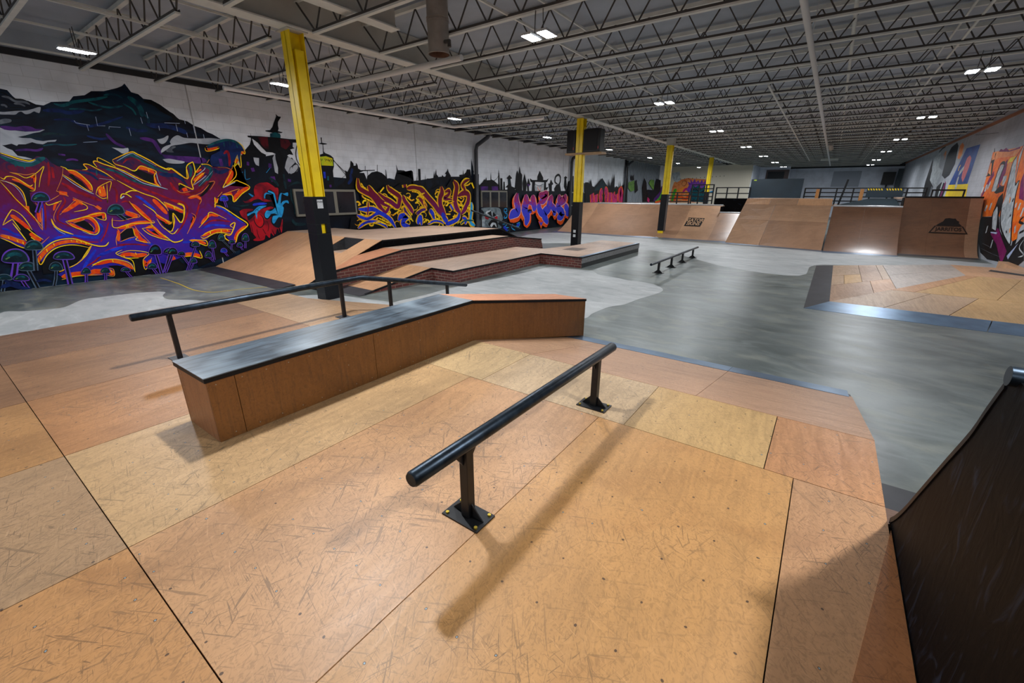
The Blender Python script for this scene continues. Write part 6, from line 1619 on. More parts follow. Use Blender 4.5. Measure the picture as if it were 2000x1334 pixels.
Y 169 s 11799 2101 12130 2155 12459 2090 12807 1883
Y 179 s 12382 1779 12609 1566 12762 1350
Y 182 s 11701 2249 11713 2150
Y 183 s 9547 1411 9848 1388 10142 1397 10410 1277 10684 1138 10920 962 11109 681
Y 130 s 9464 1213 9641 1129 9904 1071 10240 1218 10402 1213
Y 113 s 9441 762 9648 893 9931 974 10287 942 10604 810 10719 704
Y 221 s 11271 946 11424 1110 11721 1099 11546 968 11483 798 11802 729
Y 146 s 11593 1429 11687 1221 11920 970
Y 128 s 12223 1116 12485 1285 12760 1332
Y 191 s 12239 760 12304 935 12414 1056 12433 713
Y 84 s 9980 1667 9950 1433 9877 1167
Y 255 s 12285 2157 12567 2056 12846 1812 13061 1632 13233 1485 13429 1260 13631 1029
Y 270 s 13661 2210 13697 1956 13575 1773 13557 1516 13649 1291 13853 1021
Y 165 s 13864 1993 14147 2050 14080 1882 13791 1735 14295 1694
Y 285 s 14428 2443 14617 2223 14541 1920 14465 1616 14565 1326 14793 1105
Y 263 s 14653 1825 15081 1960 15355 1882 15343 1606 15109 1293 14851 1063
Y 171 s 15200 1882 15091 2153 14976 2266 15166 2441 15479 2526
Y 221 s 12931 1310 13099 1122 13190 934
Y 257 s 13640 1160 13789 909 13949 768
Y 211 s 14733 1126 14599 875 14177 738 13829 678
Y 179 s 12253 759 12318 935 12451 1037
Y 109 s 12780 732 13129 844 13504 808 13719 702
Y 179 s 14904 903 15149 832 15075 613
Y 142 s 14166 1468 14327 1274
Y 204 s 15562 1564 15547 1202 15460 696 15779 515
Y 119 s 14767 629 15083 775 15690 747
Y 124 s 12195 1188 12500 1303 12703 1333
Q 161 s 9655 2422 9661 2124 9832 2005 10160 1852 10299 1695 10474 1469 10659 1286
Q 184 s 10047 2190 10175 1976 10390 1789 10575 1628 10976 1459
Q 168 s 10450 1946 10714 1755 10995 1622 11281 1452 11391 1651 11409 1817 11121 1981 10941 2092 10893 2219
Q 120 s 10550 1419 10699 1268 10891 1460
Q 165 s 11571 1866 11662 1648 11870 1423 12037 1193
Q 140 s 11799 2101 12130 2155 12459 2090 12807 1883
Q 143 s 12382 1779 12609 1566 12762 1350
Q 146 s 11701 2249 11713 2150
Z 155 s 9547 1411 9848 1388 10142 1397 10410 1277 10684 1138 10920 962 11109 681
Z 104 s 9464 1213 9641 1129 9904 1071 10240 1218 10402 1213
Z 87 s 9441 762 9648 893 9931 974 10287 942 10604 810 10719 704
Z 190 s 11271 946 11424 1110 11721 1099 11546 968 11483 798 11802 729
V 112 s 11593 1429 11687 1221 11920 970
V 98 s 12223 1116 12485 1285 12760 1332
Z 153 s 12239 760 12304 935 12414 1056 12433 713
Q 53 s 9980 1667 9950 1433 9877 1167
Q 220 s 12285 2157 12567 2056 12846 1812 13061 1632 13233 1485 13429 1260 13631 1029
Q 228 s 13661 2210 13697 1956 13575 1773 13557 1516 13649 1291 13853 1021
Q 132 s 13864 1993 14147 2050 14080 1882 13791 1735 14295 1694
Q 241 s 14428 2443 14617 2223 14541 1920 14465 1616 14565 1326 14793 1105
Q 222 s 14653 1825 15081 1960 15355 1882 15343 1606 15109 1293 14851 1063
Q 130 s 15200 1882 15091 2153 14976 2266 15166 2441 15479 2526
Z 182 s 12931 1310 13099 1122 13190 934
Z 217 s 13640 1160 13789 909 13949 768
Z 174 s 14733 1126 14599 875 14177 738 13829 678
Z 143 s 12253 759 12318 935 12451 1037
Z 77 s 12780 732 13129 844 13504 808 13719 702
Z 137 s 14904 903 15149 832 15075 613
Z 101 s 14166 1468 14327 1274
C 156 s 15562 1564 15547 1202 15460 696 15779 515
T 85 s 14767 629 15083 775 15690 747
V 94 s 12195 1188 12500 1303 12703 1333
Y 51 s 9741 1883 9804 1791 10023 1697 10283 1568
R2 24 d 9741 1883 9804 1791 10023 1697 10283 1568
Y 54 s 10657 1627 10879 1542 11180 1338
R2 25 d 10657 1627 10879 1542 11180 1338
Y 56 s 10867 1995 11086 1867 11306 1685
R2 26 d 10867 1995 11086 1867 11306 1685
Y 48 s 9566 1272 9916 1166 10250 1298
R2 22 d 9566 1272 9916 1166 10250 1298
Y 50 s 10041 905 10369 938 10898 761
R2 23 d 10041 905 10369 938 10898 761
Y 52 s 10346 1085 10621 959 10905 828
R2 24 d 10346 1085 10621 959 10905 828
Y 60 s 11574 1242 11833 1043 12007 878
R2 28 d 11574 1242 11833 1043 12007 878
Y 56 s 11747 1816 11966 1678 12135 1711
R2 26 d 11747 1816 11966 1678 12135 1711
Y 54 s 12021 2002 12256 1986 12538 1883
R2 25 d 12021 2002 12256 1986 12538 1883
Y 53 s 9755 2276 9848 2127 9939 2097
R2 25 d 9755 2276 9848 2127 9939 2097
Y 51 s 10535 1978 10717 2137
R2 23 d 10535 1978 10717 2137
Y 53 s 12250 1779 12503 1883 12707 1953
R2 25 d 12250 1779 12503 1883 12707 1953
Y 73 s 12601 1883 12645 1530 12775 1278
R2 34 d 12601 1883 12645 1530 12775 1278
Y 71 s 13189 1266 13270 931 13515 958
R2 33 d 13189 1266 13270 931 13515 958
Y 68 s 14588 1711 14879 1573 15069 1727
R2 32 d 14588 1711 14879 1573 15069 1727
Y 79 s 14690 1420 14874 1495 14953 1258
R2 37 d 14690 1420 14874 1495 14953 1258
Y 57 s 13858 1097 14142 1087
R2 26 d 13858 1097 14142 1087
Y 58 s 13783 1624 14114 1545 14406 1617
R2 27 d 13783 1624 14114 1545 14406 1617
Y 67 s 14243 851 14487 998 14609 1052
R2 31 d 14243 851 14487 998 14609 1052
Y 87 s 15232 1251 15428 1406 15315 1007
R2 40 d 15232 1251 15428 1406 15315 1007
Y 62 s 12529 781 12744 916 12914 780
R2 29 d 12529 781 12744 916 12914 780
Y 60 s 13264 1883 13378 1991 13538 1991
R2 28 d 13264 1883 13378 1991 13538 1991
Y 61 s 15097 2268 15343 2291 15535 2391
R2 28 d 15097 2268 15343 2291 15535 2391
Y 87 s 15598 2393 15748 2160
R2 41 d 15598 2393 15748 2160
Y 52 s 10982 1127 11168 1221 11400 1315
R2 24 d 10982 1127 11168 1221 11400 1315
'''
MURALS['grey_face_painting'] = '''
N 0 q 16205 1334 18550 1256 18500 974 18300 555 18501 257 17807 184 16088 397
G2 0 q 16132 447 16143 763 16452 1067 16288 1280 17534 1278 17814 1024 17908 686 17524 537 17808 354 17663 278 17011 371 16433 404
W2 0 p 16539 1064 16717 1165 16983 1157 16624 982
K 0 p 16625 1035 17028 1156 17528 841 17022 887 16887 866
G3 0 p 16983 1157 17117 1100 17113 884 17023 941
G3 0 p 16670 1060 16977 889 16887 866 16646 995
G3 0 p 17250 879 17530 951 17576 894 17296 850
X 0 p 16491 907 16841 814 16706 739 16531 800
X 0 p 17203 826 17435 899 17527 758 17340 739
K 0 q 16745 549 17019 725 17432 652 17522 370 17333 325 16876 406
W2 0 q 16900 459 17061 587 17337 546 17404 349 17197 498 17011 371
G3 0 p 16155 499 16207 761 16509 774 16455 429
C 47 s 18056 1211 18252 1207 18251 1067 18056 1072 18056 1211
C 46 s 18104 987 18300 953 18251 785 18030 766 18103 875
C 41 s 17906 461 18300 470 18101 309 18501 257 18299 96
C 48 s 18807 444 18705 245 19018 109
C 46 s 19121 428 19441 471 19336 269 19069 342
Z 136 s 18003 343 18299 154
Z 118 s 19175 337 19388 415
'''
MURALS['orange_blue_lettering'] = '''
O2 738 s 19189 1858 19089 1518 19250 1113 19200 911 18785 839 18480 650
O2 862 s 19937 1799 20002 1389 19844 1038 20131 668 19973 221
O2 805 s 20611 1768 20741 1316 20931 945
O2 374 s 19836 1450 20742 1285
O2 624 s 21253 1796 21619 1733 22111 1824 21816 1483 21270 1398
O2 730 s 21271 1367 21348 994 21728 762 22417 963
O2 871 s 22761 1727 22459 1347 22348 1030 21855 726 22332 187
O2 705 s 22530 1250 23085 878 22896 687
O2 854 s 23496 1789 23665 1393 24221 1519 24198 1787
O2 827 s 23531 1329 23487 999 24081 643 23391 434
O2 852 s 24251 1182 24649 830 24606 485
O2 343 s 20295 874 20524 896
R 622 s 19189 1858 19089 1518 19250 1113 19200 911 18785 839 18480 650
R 726 s 19937 1799 20002 1389 19844 1038 20131 668 19973 221
R 663 s 20611 1768 20741 1316 20931 945
R 294 s 19836 1450 20742 1285
R 522 s 21253 1796 21619 1733 22111 1824 21816 1483 21270 1398
R 611 s 21271 1367 21348 994 21728 762 22417 963
R 734 s 22761 1727 22459 1347 22348 1030 21855 726 22332 187
R 580 s 22530 1250 23085 878 22896 687
R 703 s 23496 1789 23665 1393 24221 1519 24198 1787
R 696 s 23531 1329 23487 999 24081 643 23391 434
R 688 s 24251 1182 24649 830 24606 485
R 262 s 20295 874 20524 896
P2 523 s 19209 1954 19109 1615 19270 1211 19220 1009 18805 936 18500 746
P2 610 s 19957 1898 20022 1489 19864 1138 20151 770 19993 323
P2 543 s 20630 1869 20761 1418 20950 1049
P2 227 s 19855 1549 20762 1388
P2 435 s 21273 1899 21638 1837 22130 1930 21836 1589 21290 1502
P2 510 s 21291 1472 21368 1099 21748 869 22436 1072
P2 617 s 22780 1836 22478 1456 22368 1138 21875 833 22352 297
P2 475 s 22549 1359 23105 990 22916 798
P2 576 s 23515 1899 23684 1505 24240 1633 24217 1900
P2 585 s 23550 1441 23506 1112 24100 759 23410 548
P2 549 s 24270 1297 24668 947 24625 603
P2 193 s 20315 976 20543 999
B2 451 s 19209 1954 19109 1615 19270 1211 19220 1009 18805 936 18500 746
B2 527 s 19957 1898 20022 1489 19864 1138 20151 770 19993 323
B2 456 s 20630 1869 20761 1418 20950 1049
B2 178 s 19855 1549 20762 1388
B2 373 s 21273 1899 21638 1837 22130 1930 21836 1589 21290 1502
B2 437 s 21291 1472 21368 1099 21748 869 22436 1072
B2 532 s 22780 1836 22478 1456 22368 1138 21875 833 22352 297
B2 398 s 22549 1359 23105 990 22916 798
B2 483 s 23515 1899 23684 1505 24240 1633 24217 1900
B2 505 s 23550 1441 23506 1112 24100 759 23410 548
B2 448 s 24270 1297 24668 947 24625 603
B2 143 s 20315 976 20543 999
O2 0 p 21273 477 21894 449 21602 13
B2 0 p 21335 443 21585 367 21832 435 21594 175
K 0 p 20170 1130 20597 1119 20602 967 20202 979
Z 80 s 20259 977 20543 999
V2 69 s 19313 1955 19161 1614 19323 1209
V2 65 s 20068 1840 20133 1487
V2 37 s 21457 1807 21947 1837
V2 76 s 22596 1645 22490 1264
V2 80 s 23663 1769 23550 1441
'''
MURALS['pink_block_lettering'] = '''
K 0 p 26886 2643 27303 2652 27527 2567 27697 2883 27979 2439 28324 2353 29488 2978 30569 2380 30587 2960 30949 2385 31367 2883 31474 3326 31684 2940 31749 2294 32109 2500 32700 2304 32705 2915 32956 2409 33743 2733 34381 1297 27048 1396
D 0 p 28247 2122 29504 2885 30445 2379 30356 2184 29152 2175
O2 603 s 28133 1381 27997 1937
O2 633 s 28700 1373 28620 1891
O2 565 s 29643 1361 29375 1892 29685 2179
O2 616 s 30382 1351 30382 2038 29987 2181
O2 723 s 31019 1342 31014 2040
O2 692 s 31810 1332 31545 1992
O2 746 s 32218 1326 32100 1892
O2 743 s 32915 1317 32873 2151 33214 1892 33344 1311
M 430 s 28133 1381 27997 1937
M 452 s 28700 1373 28620 1891
M 403 s 29643 1361 29375 1892 29685 2179
M 440 s 30382 1351 30382 2038 29987 2181
M 516 s 31019 1342 31014 2040
M 494 s 31810 1332 31545 1992
M 533 s 32218 1326 32100 1892
M 530 s 32915 1317 32873 2151 33214 1892 33344 1311
'''
MURALS['green_creature_painting'] = '''
K 0 p 33479 4458 34051 4492 34154 3472 34533 1295 34080 1301 33912 2945
K 0 p 34883 2968 34776 3389 35135 3188 35390 3410 35581 2985 34883 2968
E 0 p 34468 2800 35660 2987 35862 2225 35101 2110 34409 2427
K 0 p 35717 2771 36124 3053 36680 2231 36083 2004
K 0 p 38152 1306 37633 2467 37935 3213 38569 2884 39248 1293
E 0 p 39131 2838 39592 3141 40564 3106 40656 2260 39785 2553
N 0 p 38931 2306 40656 2260 41110 3241 42373 3150 43079 1246 39248 1293
E2 459 s 41395 1266 42696 1701 43757 2348
V 417 s 40949 1397 42414 1893 42982 2659
M 626 s 39436 1290 39528 1592
O2 202 s 41417 1203 43055 1311
'''
MURALS['right_wall'] = '''
A5 0 p 27975 3873 25631 3839 25643 2376 29309 2391
A6 0 p 29327 2401 25451 2377 25119 1828 29402 1800
A2 0 p 29305 3562 29573 4117 29252 4210 28662 4043 28520 3656 28829 3485
A4 0 p 27097 2656 27309 3077 27219 3435 26844 3523 26411 3386 26320 3032 26399 2681 26584 2461
W2 669 s 27512 2855 27582 3043
W2 305 s 27708 2721 27727 2485 27502 2196
Y 81 s 28147 2973 28256 3073 28052 3205
N 0 p 31615 4203 30490 4316 29940 4122 29415 3322 29919 2840 30812 2709 31891 2903 32091 3459 32148 3842
W2 0 p 35733 3214 35996 3968 34868 4135 34220 4149 33491 3359 32135 3133 32697 2359 33861 2613 34660 2446
K 0 p 36718 2672 36546 3436 36421 3993 35444 3265 35270 2766 33408 2368 33866 1832 36312 1821
K 0 p 32354 2355 31450 2562 30144 2483 29796 2113 29914 1850 32086 1840
W2 325 s 31114 1845 31058 2338 31021 2661
G 390 s 33866 1832 33776 2373
A3 355 s 30501 1847 30235 2537
A2 177 s 33163 3908 32792 4049 32502 3701
K 104 s 34987 4203 33933 4356 33326 4365
A1 0 p 22910 1881 22984 2386 23228 3231 23286 3385 22577 3371 21695 3376 21340 3282 20804 3309 20026 3344 17629 1291 17802 979 17905 739 19991 1353 21734 1252
A2 0 p 23129 3374 21671 3358 20280 3317 20146 3291 20547 3096 22276 3136 22908 2988
A3 0 p 22552 3351 22388 3429 22056 3369 21809 3420 21363 3301 20804 3309 20358 3339 20239 3282 21317 3264
A6 0 p 20945 3055 20430 3088 20572 2934 21098 2896
A3 0 p 22910 1881 22583 2527 22301 2739 22101 2587 22514 2150 22654 1921
A3 0 p 21835 2792 21151 3034 21008 2824 20585 2200 21040 2171
K 0 p 22994 2615 23174 3190 22823 3352 22681 2977 22390 2596 23228 2565
A2 0 p 22946 2690 23062 2996 22960 3029 22537 2601
A2 0 p 23149 3226 22923 3323 22738 3127 23067 3109
W2 0 p 21764 2070 21821 2577 21706 2892 21332 2890 21323 2491 21225 2067
K 92 s 21740 2051 21821 2577 21798 2914 21329 2907 21323 2491 21179 2031
A2 0 p 21048 2276 20867 2614 20936 2954 20487 2864 20535 2536 20585 2200
W2 0 p 20796 2272 20983 2516 20656 2540 20543 2402 20629 2235
K 0 p 21085 2207 20508 2233 20413 2063 21068 1996 21377 2032
K 0 p 20715 1327 20681 1891 20370 2028 20022 1659 19991 1353 19348 943 18283 628 17875 632 17905 739 17667 866 17442 115 18452 152 20176 820
K 0 p 21962 1089 21734 1252 20671 1293 20176 820 19116 486 18415 123 19551 58 20531 170 21146 452
K 0 p 18076 33 17884 474 17325 892 17208 931 16559 375 16908 153
W2 0 p 19606 2315 20087 3066 20026 3344 19986 3310 19835 2768 19474 2249 19262 2370 19091 1930 18707 1400 18095 771 18065 663 18838 811 19615 1198 20022 1659 20010 1927 20280 2329 20487 2864 20314 3081
K 71 s 20046 3361 20314 3081 20487 2864 20280 2329 20157 1860 19819 1359 19319 1012 18525 737 18001 653 18573 1247 19091 1930 19262 2370 19474 2249 19796 2734 19946 3276
A1 0 p 19553 2314 19756 2701 19671 3040 18952 2424
A3 0 p 19876 979 19538 999 18826 713 18069 455 18130 75 19195 547 20133 787
W2 0 p 20230 958 20680 1399 20474 1633 20134 1417 19736 918
K 69 s 20208 942 20680 1399 20496 1650 20134 1417 19715 902 20208 942
P 0 p 20220 852 19506 882 19557 827 20176 820
P 0 p 17928 342 17416 734 17733 268
A1 0 p 17877 757 18476 1377 18791 1806 18806 2299 17695 1347 17849 1098 17634 838
A3 0 p 18716 1869 19084 2304 19100 2551 18237 1812
W2 197 s 22969 2037 22925 2231
W2 190 s 22560 2074 22572 2302
W2 169 s 22365 2148 22232 2370
W2 114 s 18718 1620 18766 1744
W2 118 s 18405 1565 18428 1749
W2 114 s 18010 1395 18031 1635
W2 85 s 17982 967 18145 1143
W2 176 s 21699 1441 21665 1629
W2 166 s 21203 1492 21220 1709
K 108 s 19158 1771 19169 1866
K 48 s 18648 922 18773 979
K 98 s 18870 1362 18895 1425
O 69 s 19382 1735 19503 1896
O 64 s 18404 939 18500 1060
W2 93 s 19625 404 19689 644
W2 100 s 20669 787 20751 1000
G 9 s 20714 301 19309 261 18366 261
G 10 s 20641 457 19513 415
W2 37 s 17113 849 17202 633 16711 504 17030 410
K 75 s 17761 1404 17963 1275 17563 1235
K 56 s 17626 991 17368 1068
K 30 s 23239 3511 23098 3372
K 12 s 27000 4300 23414 4024
'''
MURALS['back_room'] = '''
A2 0 p -12819 1178 -12769 2413 -12641 2988 -12202 3173 -11448 3350 -9614 3201 -9328 1228
W2 0 p -12943 3816 -12234 3926 -12071 3171 -12375 2985 -12731 3180
O 391 s -12859 1505 -12262 2092 -11516 2410 -11061 1904 -10533 1781
O2 267 s -12759 1245 -12080 1707 -11398 1520 -10950 2031
E2 275 s -12624 1247 -12520 2027 -12369 2412
M 194 s -11735 2093 -11451 2410 -11168 2220
K 32 s -11891 2791 -11859 3043 -11608 3103 -11454 2913 -11679 2664 -11891 2791
V2 0 p -11435 2284 -11236 2724 -11406 3038 -11133 2910 -11183 3284 -10950 2971 -10803 3279 -10634 2968 -10471 3151 -10312 2903 -10168 3208 -10001 2900 -9859 3204 -9745 2836 -9588 3018 -9499 2405 -9692 2035 -11078 2031
T 0 p -11095 2157 -10925 2784 -10637 2533 -10411 2718 -10117 2407 -9789 2714 -9499 2405 -9328 1228 -10847 1270
K 63 s -10967 2157 -10620 2408 -10198 2096 -9736 2344
C 129 s -9674 1911 -9332 2097 -8985 2221
K 75 s -12083 3266 -12031 3265
K 74 s -11729 3286 -11677 3285
K 74 s -11378 3306 -11326 3305
K 74 s -11030 3325 -10979 3325
K 73 s -10686 3345 -10636 3344
K 73 s -10345 3364 -10296 3363
K 73 s -10008 3383 -9959 3382
K 72 s -9674 3402 -9625 3401
K 72 s -9343 3421 -9295 3420
K 71 s -9015 3439 -8968 3438
K 71 s -8691 3458 -8644 3457
K 71 s -8370 3476 -8323 3475
'''
# ------------------------------------------------------------------ things behind the ramps
rp = thing('rear_platform', 'raised plywood platform behind the right quarter pipes, carrying the long railing', 'platform', (.5, 27, 0))
MB().box(-3.3, 4.15, 26.25, 28.5, 1.42, 1.495).build('platform_top', M_bank2, rp)
for x in (-3.2, -1.4, .5, 2.3, 4.05): MB().box(x-.05, x+.05, 26.3, 26.4, 0, 1.42).build('leg', M_skirt, rp)

def rail_fence(name, label, xa, xb, y, z0, z1, n, nh=4, m=None):
    m = m or M_post; f = thing(name, label, 'railing', ((xa+xb)/2, y, z0))
    for i in range(n):
        x = xa+(xb-xa)*i/(n-1); MB().box(x-.03, x+.03, y-.03, y+.03, z0, z1).build('post', m, f)
    for k in range(nh):
        z = z0+(z1-z0)*(k+1)/nh; MB().box(xa, xb, y-.02, y+.02, z-.05, z).build('rail', m, f)
    return f
rail_fence('safety_railing', 'black railing behind the long quarter pipe, in front of the orange painting', -7.6, -6.35, 25.2, 1.44, 2.05, 3)
rail_fence('safety_railing', 'tall black railing frame left of the centre bank ramp', -6.45, -5.35, 26.0, 1.44, 2.45, 4, 5)
rail_fence('safety_railing', 'black railing with sloping handrail leading to the teal board', -5.2, -3.6, 26.0, 1.44, 2.30, 4, 3)
rail_fence('safety_railing', 'long black railing along the platform behind the right quarter pipes', -1.25, 3.2, 26.6, 1.495, 2.26, 8, 4)
for x in (-.72, .98): 
    o = MB().box(x-.07, x+.07, 26.45, 26.55, 1.495, 2.2).build('wooden_post', wood('post_pine', (190, 130, 70), axis=2, scratch=.2)); tag(o, 'light wooden post in the long black railing, %s one' % ('left' if x < 0 else 'right'), 'post', 'wooden posts in the long railing')
o = MB().beam((.20, 26.4, 1.49), (.36, 26.4, 2.62), .08, .08).build('leaning_post', M_post); tag(o, 'tall black post leaning in front of the long railing', 'post')
hz = thing('hazard_board', 'dark board with yellow and black hazard stripes hung on the long railing', 'sign', (1.8, 26.4, 1.85)); MB().box(1.15, 2.45, 26.54, 26.575, 1.84, 2.22).build('board', M_curtain, hz)
mb = MB(); 
for k in range(13):
    if k == 6: continue
    x = 1.2+k*.095; mb.add([(x, 26.536, 2.14), (x+.05, 26.536, 2.14), (x+.01, 26.536, 2.22), (x-.04, 26.536, 2.22)], [(0, 1, 2, 3)])
mb.build('hazard_stripe', M_yellow, hz)
tb = thing('teal_board', 'large dark teal board standing on the platform behind the centre bank', 'board', (-2.5, 26, 1.75)); MB().box(-3.62, -1.36, 26.10, 26.16, 1.78, 2.68).build('panel', M_curtain, tb)
MB().box(-3.5, -3.38, 26.09, 26.1, 2.60, 2.65).build('yellow_label', simple('green_yellow_label', (170, 200, 40), .5), tb)
o = MB().box(-4.72, -3.30, 23.6, 24.6, 1.13, 1.76).build('black_box', M_black); tag(o, 'black painted box standing on the lowered end of the long quarter pipe', 'box')
bf = thing('small_black_frame', 'small black barrier frame on top of the tall far quarter pipe', 'barrier', (3.4, 24, 1.86))
mb = MB(); mb.box(3.05, 3.10, 24, 24.05, 1.86, 2.12); mb.box(3.95, 4.0, 24, 24.05, 1.86, 2.12); mb.build('post', M_post, bf); MB().box(3.05, 4.0, 24, 24.05, 2.10, 2.16).build('top_bar', M_post, bf)
# back wall fittings
o = MB().box(-.2, 2.6, 49.9, 49.98, 2.9, 3.95).build('louvre_vent', simple('brown_vent', (92, 78, 74), .7)) if 0 else None
vt = thing('wall_vent', 'brown framed dark vent high on the far blue grey wall', 'vent', (-4.6, 44.1, 3.0)); MB().box(-5.55, -3.75, 47.9, 48.0, 3.05, 4.05).build('vent_frame', simple('brown_vent', (96, 82, 80), .7), vt); MB().box(-5.4, -4.1, 47.86, 47.9, 3.2, 3.9).build('vent_louvre', M_darkbox, vt)
MB().box(-6.1, -3.7, 48.0, 48.1, 0, 4.5).build('wall_back_projection', M_block_b)['kind'] = 'structure'
sp = thing('wall_speaker', 'small black speaker tilted on the far blue grey wall', 'speaker', (3.2, 49.7, 2.9)); MB().box(2.95, 3.75, 49.3, 49.8, 2.75, 3.75).build('cabinet', M_speaker, sp); MB().box(3.3, 3.4, 49.8, 50, 2.5, 3.0).build('bracket', M_post, sp)
o = MB().box(-.5, 1.5, 49.96, 50, 2.6, 3.9).build('trim_1', simple('pale_panel', (160, 168, 180), .6)); struct(o)
o = MB().box(3.9, XR-.02, 49.9, 50, 0, 4.0).build('trim_2', simple('dark_grey_panel', (80, 92, 100), .6)); struct(o)
o = tag(MB().tube([(-.62, 27.0, 4.22), (-.62, 27.1, 4.10), (-.58, 27.2, 4.02)], .10, 16).build('fan_heater', simple('white_fan', (170, 170, 165), .5)), 'round white fan hanging beside the white pipe near the back', 'fan')
o = tag(MB().box(-1.3, -.3, 39.0, 39.3, 4.18, 4.30).build('strip_heater', M_steel), 'pale strip fixture under the joists near the back wall', 'fixture')

# ------------------------------------------------------------------ wall paintings
def paint(name, rgb, rgb2=None, scale=3.0, rough=.55, lo=.4, hi=.65, st=(1, 1, 1)):
    m, t, b = nt(name)
    if rgb2 is None: rgb2 = tuple(v*.72 for v in rgb)
    tc = N(t, 'ShaderNodeTexCoord'); mp = N(t, 'ShaderNodeMapping'); mp.inputs['Scale'].default_value = st; t.links.new(tc.outputs['Object'], mp.inputs[0])
    n = N(t, 'ShaderNodeTexNoise'); n.inputs['Scale'].default_value = scale; n.inputs['Detail'].default_value = 5; n.inputs['Distortion'].default_value = 1.2; t.links.new(mp.outputs[0], n.inputs['Vector'])
    t.links.new(mixc(t, ramp(t, n.outputs['Fac'], lo, hi), lin(rgb), lin(rgb2)), b.inputs['Base Color']); b.inputs['Roughness'].default_value = rough; b.inputs['Specular IOR Level'].default_value = .15; return m
def body_paint(name, stops, scale=4):
    """paint fading from violet blue at the foot of the letters to maroon at their head, with loose strokes"""
    m, t, b = nt(name); tc = N(t, 'ShaderNodeTexCoord'); sx = N(t, 'ShaderNodeSeparateXYZ'); t.links.new(tc.outputs['Object'], sx.inputs[0])
    n = N(t, 'ShaderNodeTexNoise'); n.inputs['Scale'].default_value = scale; n.inputs['Detail'].default_value = 6; n.inputs['Distortion'].default_value = 2.0; t.links.new(tc.outputs['Object'], n.inputs['Vector'])
    f = mathn(t, 'ADD', sx.outputs[2], mathn(t, 'MULTIPLY', mathn(t, 'SUBTRACT', n.outputs['Fac'], .5), 1.6)); f = mathn(t, 'DIVIDE', f, 3.2)
    r = N(t, 'ShaderNodeValToRGB'); cr = r.color_ramp
    for i, (p, c) in enumerate(stops):
        e = cr.elements[i] if i < 2 else cr.elements.new(p)
        e.position = p; e.color = (*lin(c), 1)
    t.links.new(f, r.inputs[0]); t.links.new(r.outputs[0], b.inputs['Base Color']); b.inputs['Roughness'].default_value = .5; b.inputs['Specular IOR Level'].default_value = .15; return m
PAL = {
 'N': paint('mural_night', (5, 7, 18), (10, 20, 34), 1.2), 'N1': paint('mural_storm', (4, 5, 22), (10, 40, 62), 1.1, lo=.42, hi=.72, st=(1, .8, 2.2)), 'W': paint('mural_white', (178, 182, 190), (150, 154, 164), 2), 'G': paint('mural_cloud_grey', (110, 116, 126), (70, 74, 84), 3),
 'K': paint('mural_black', (6, 6, 9), (14, 15, 22), 3), 'V': paint('mural_violet', (84, 36, 118), (48, 20, 84), 3), 'T': paint('mural_teal', (14, 88, 96), (8, 44, 64), 4), 'U': paint('mural_deep_blue', (14, 38, 92), (10, 20, 60), 4),
 'D': paint('mural_dark_teal', (14, 46, 52), (8, 24, 36), 5), 'P': paint('mural_pale_blue', (176, 192, 220), (150, 160, 200), 5), 'X': paint('mural_red', (168, 18, 34), (96, 10, 30), 3), 'X2': paint('mural_dark_red', (84, 10, 22), (40, 8, 18), 4), 'X3': paint('mural_bright_red', (206, 20, 30), (180, 16, 28), 4),
 'Z': paint('mural_ultramarine', (34, 60, 214), (24, 34, 150), 4), 'R': paint('mural_orange_red', (232, 60, 14), (240, 106, 20), 6), 'R2': paint('mural_brick_red', (176, 44, 16), (150, 26, 18), 6), 'Y': paint('mural_yellow', (255, 218, 24), (250, 176, 18), 3), 'O': paint('mural_light_orange', (240, 150, 50), (226, 120, 60), 4),
 'O2': paint('mural_vivid_orange', (238, 98, 30), (222, 70, 20), 4), 'C': paint('mural_cyan', (40, 160, 220), (26, 120, 186), 4), 'C2': paint('mural_olive_glow', (110, 140, 60), (60, 110, 90), 4), 'L': paint('mural_lilac', (110, 60, 190), (84, 66, 150), 6), 'L2': paint('mural_stem_glow', (84, 104, 122), (60, 70, 100), 6), 'S': paint('mural_lime', (190, 206, 24), (220, 200, 20), 4),
 'Q': body_paint('mural_maroon_letters', [(.0, (60, 40, 150)), (1.0, (96, 10, 20)), (.35, (112, 14, 84)), (.6, (104, 10, 40))]), 'W2': paint('mural_grey_white', (196, 202, 206), (150, 158, 164), 4), 'G2': paint('mural_face_grey', (118, 130, 136), (80, 92, 98), 4), 'G3': paint('mural_light_grey', (158, 168, 174), (130, 140, 148), 4),
 'B': body_paint('mural_purple_letters', [(.0, (34, 32, 150)), (1.0, (18, 30, 80)), (.30, (66, 30, 150)), (.5, (100, 18, 84)), (.7, (104, 14, 48)), (.85, (40, 22, 70))]), 'B2': body_paint('mural_blue_letters', [(.0, (50, 70, 210)), (1.0, (84, 12, 40)), (.38, (60, 60, 200)), (.5, (160, 30, 100))]), 'P2': paint('mural_pink_white', (236, 196, 186), (220, 160, 170), 4),
 'V2': paint('mural_soft_violet', (130, 70, 170), (100, 50, 150), 4), 'M': paint('mural_pink', (190, 40, 110), (140, 16, 60), 3), 'E': paint('mural_green', (100, 140, 60), (60, 90, 50), 6), 'E2': paint('mural_bright_green', (80, 180, 40), (60, 140, 50), 4),
 'A1': paint('mural_tangerine', (236, 120, 22), (214, 78, 20), 5), 'A2': paint('mural_peach', (226, 150, 90), (214, 110, 60), 4), 'A3': paint('mural_plum', (128, 16, 92), (96, 14, 70), 3), 'A4': paint('mural_salmon', (214, 116, 122), (200, 96, 106), 4), 'A5': paint('mural_cobalt', (24, 72, 150), (16, 44, 122), 2), 'A6': paint('mural_lemon', (232, 206, 30), (224, 186, 24), 3)}
PAINT_D = [.0022]
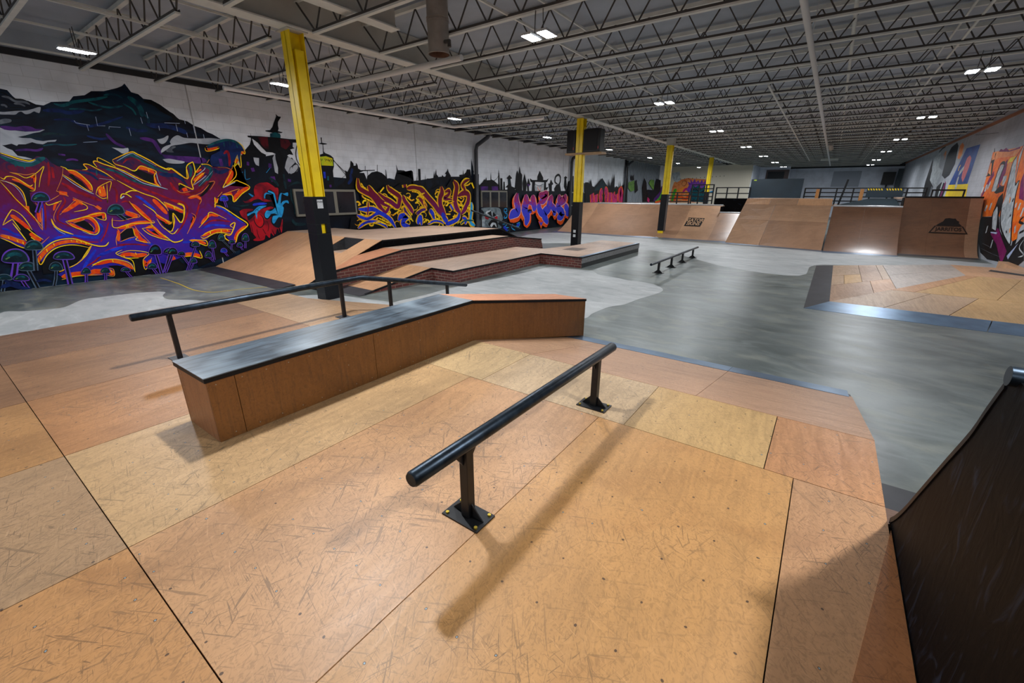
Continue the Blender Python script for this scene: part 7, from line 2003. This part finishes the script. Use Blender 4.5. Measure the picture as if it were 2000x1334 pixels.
def build_mural(name, wall, parent, label, data, x_wall, sgn):
    """each entry: colour key, stroke width in mm (0 = filled shape, -1 = dashes), then y,z pairs in mm on the wall"""
    verts = []; faces = []; mis = []; keys = []; d = PAINT_D[0] if name != 'orange_castle_painting' and wall == 'X' else .002
    for line in data.strip().split('\n'):
        q = line.split(); col = q[0]; w = float(q[1])/1000; nums = [int(v)/1000 for v in q[3:]]; pts = list(zip(nums[::2], nums[1::2])); kind = q[2]
        if col not in keys: keys.append(col)
        mi = keys.index(col); d += .0001; polys = []
        if kind == 'p': polys.append(pts)
        elif kind == 'q': polys.append(cat_smooth(pts+[pts[0]], 5)[:-1])
        elif kind == 'd':
            sm = cat_smooth(pts, 6)
            for i in range(0, len(sm)-2, 3):
                L, R = ribbon(sm[i:i+2], w, False); polys.append(L+R[::-1])
        else:
            sm = cat_smooth(pts, 4) if kind == 's' else pts
            L, R = ribbon(sm, w, kind == 's' and len(sm) > 6)
            for i in range(len(sm)-1): polys.append([L[i], L[i+1], R[i+1], R[i]])
        for pl in polys:
            n = len(verts)
            if wall == 'X': verts += [(x_wall+sgn*d, y, max(z, .004)) for y, z in pl]
            else: verts += [(y, x_wall+sgn*d, max(z, .004)) for y, z in pl]
            faces.append(list(range(n, n+len(pl)))); mis.append(mi)
    if sgn == 1: PAINT_D[0] = d
    me = bpy.data.meshes.new(name); me.from_pydata(verts, [], faces)
    for k in keys: me.materials.append(PAL[k])
    me.polygons.foreach_set('material_index', mis); me.update()
    o = bpy.data.objects.new(name, me); COL.objects.link(o); o.parent = parent
    if label: o['label'] = label
    return o
ML = {'storm_cloud_painting': 'dark teal and navy storm cloud painted on the white wall', 'wildstyle_lettering': 'huge purple graffiti letters edged in orange and yellow above painted mushrooms', 'city_skyline_painting': 'black fantasy skyline painted along the wall',
 'bearded_figure_painting': 'painted red hooded bearded figure with blue hands', 'yellow_outline_lettering': 'maroon and blue graffiti letters with yellow outlines', 'grey_face_painting': 'grey screaming face with red eyes painted under the window',
 'orange_blue_lettering': 'blue and maroon graffiti letters with orange edges', 'pink_block_lettering': 'pink block graffiti letters behind the far quarter pipe', 'green_creature_painting': 'green and violet painting at the far end of the wall'}
for _k in MURALS:
    if _k in ML: build_mural(_k, 'X', wl, ML[_k], MURALS[_k], XW, 1)
build_mural('orange_castle_painting', 'X', wr, 'orange and white graffiti letters with magenta on the right wall', MURALS['right_wall'], XR, -1)
build_mural('back_room_painting', 'Y', cw, 'orange and teal graffiti with a purple spiky top on the cream wall', MURALS['back_room'], 44.0, -1)
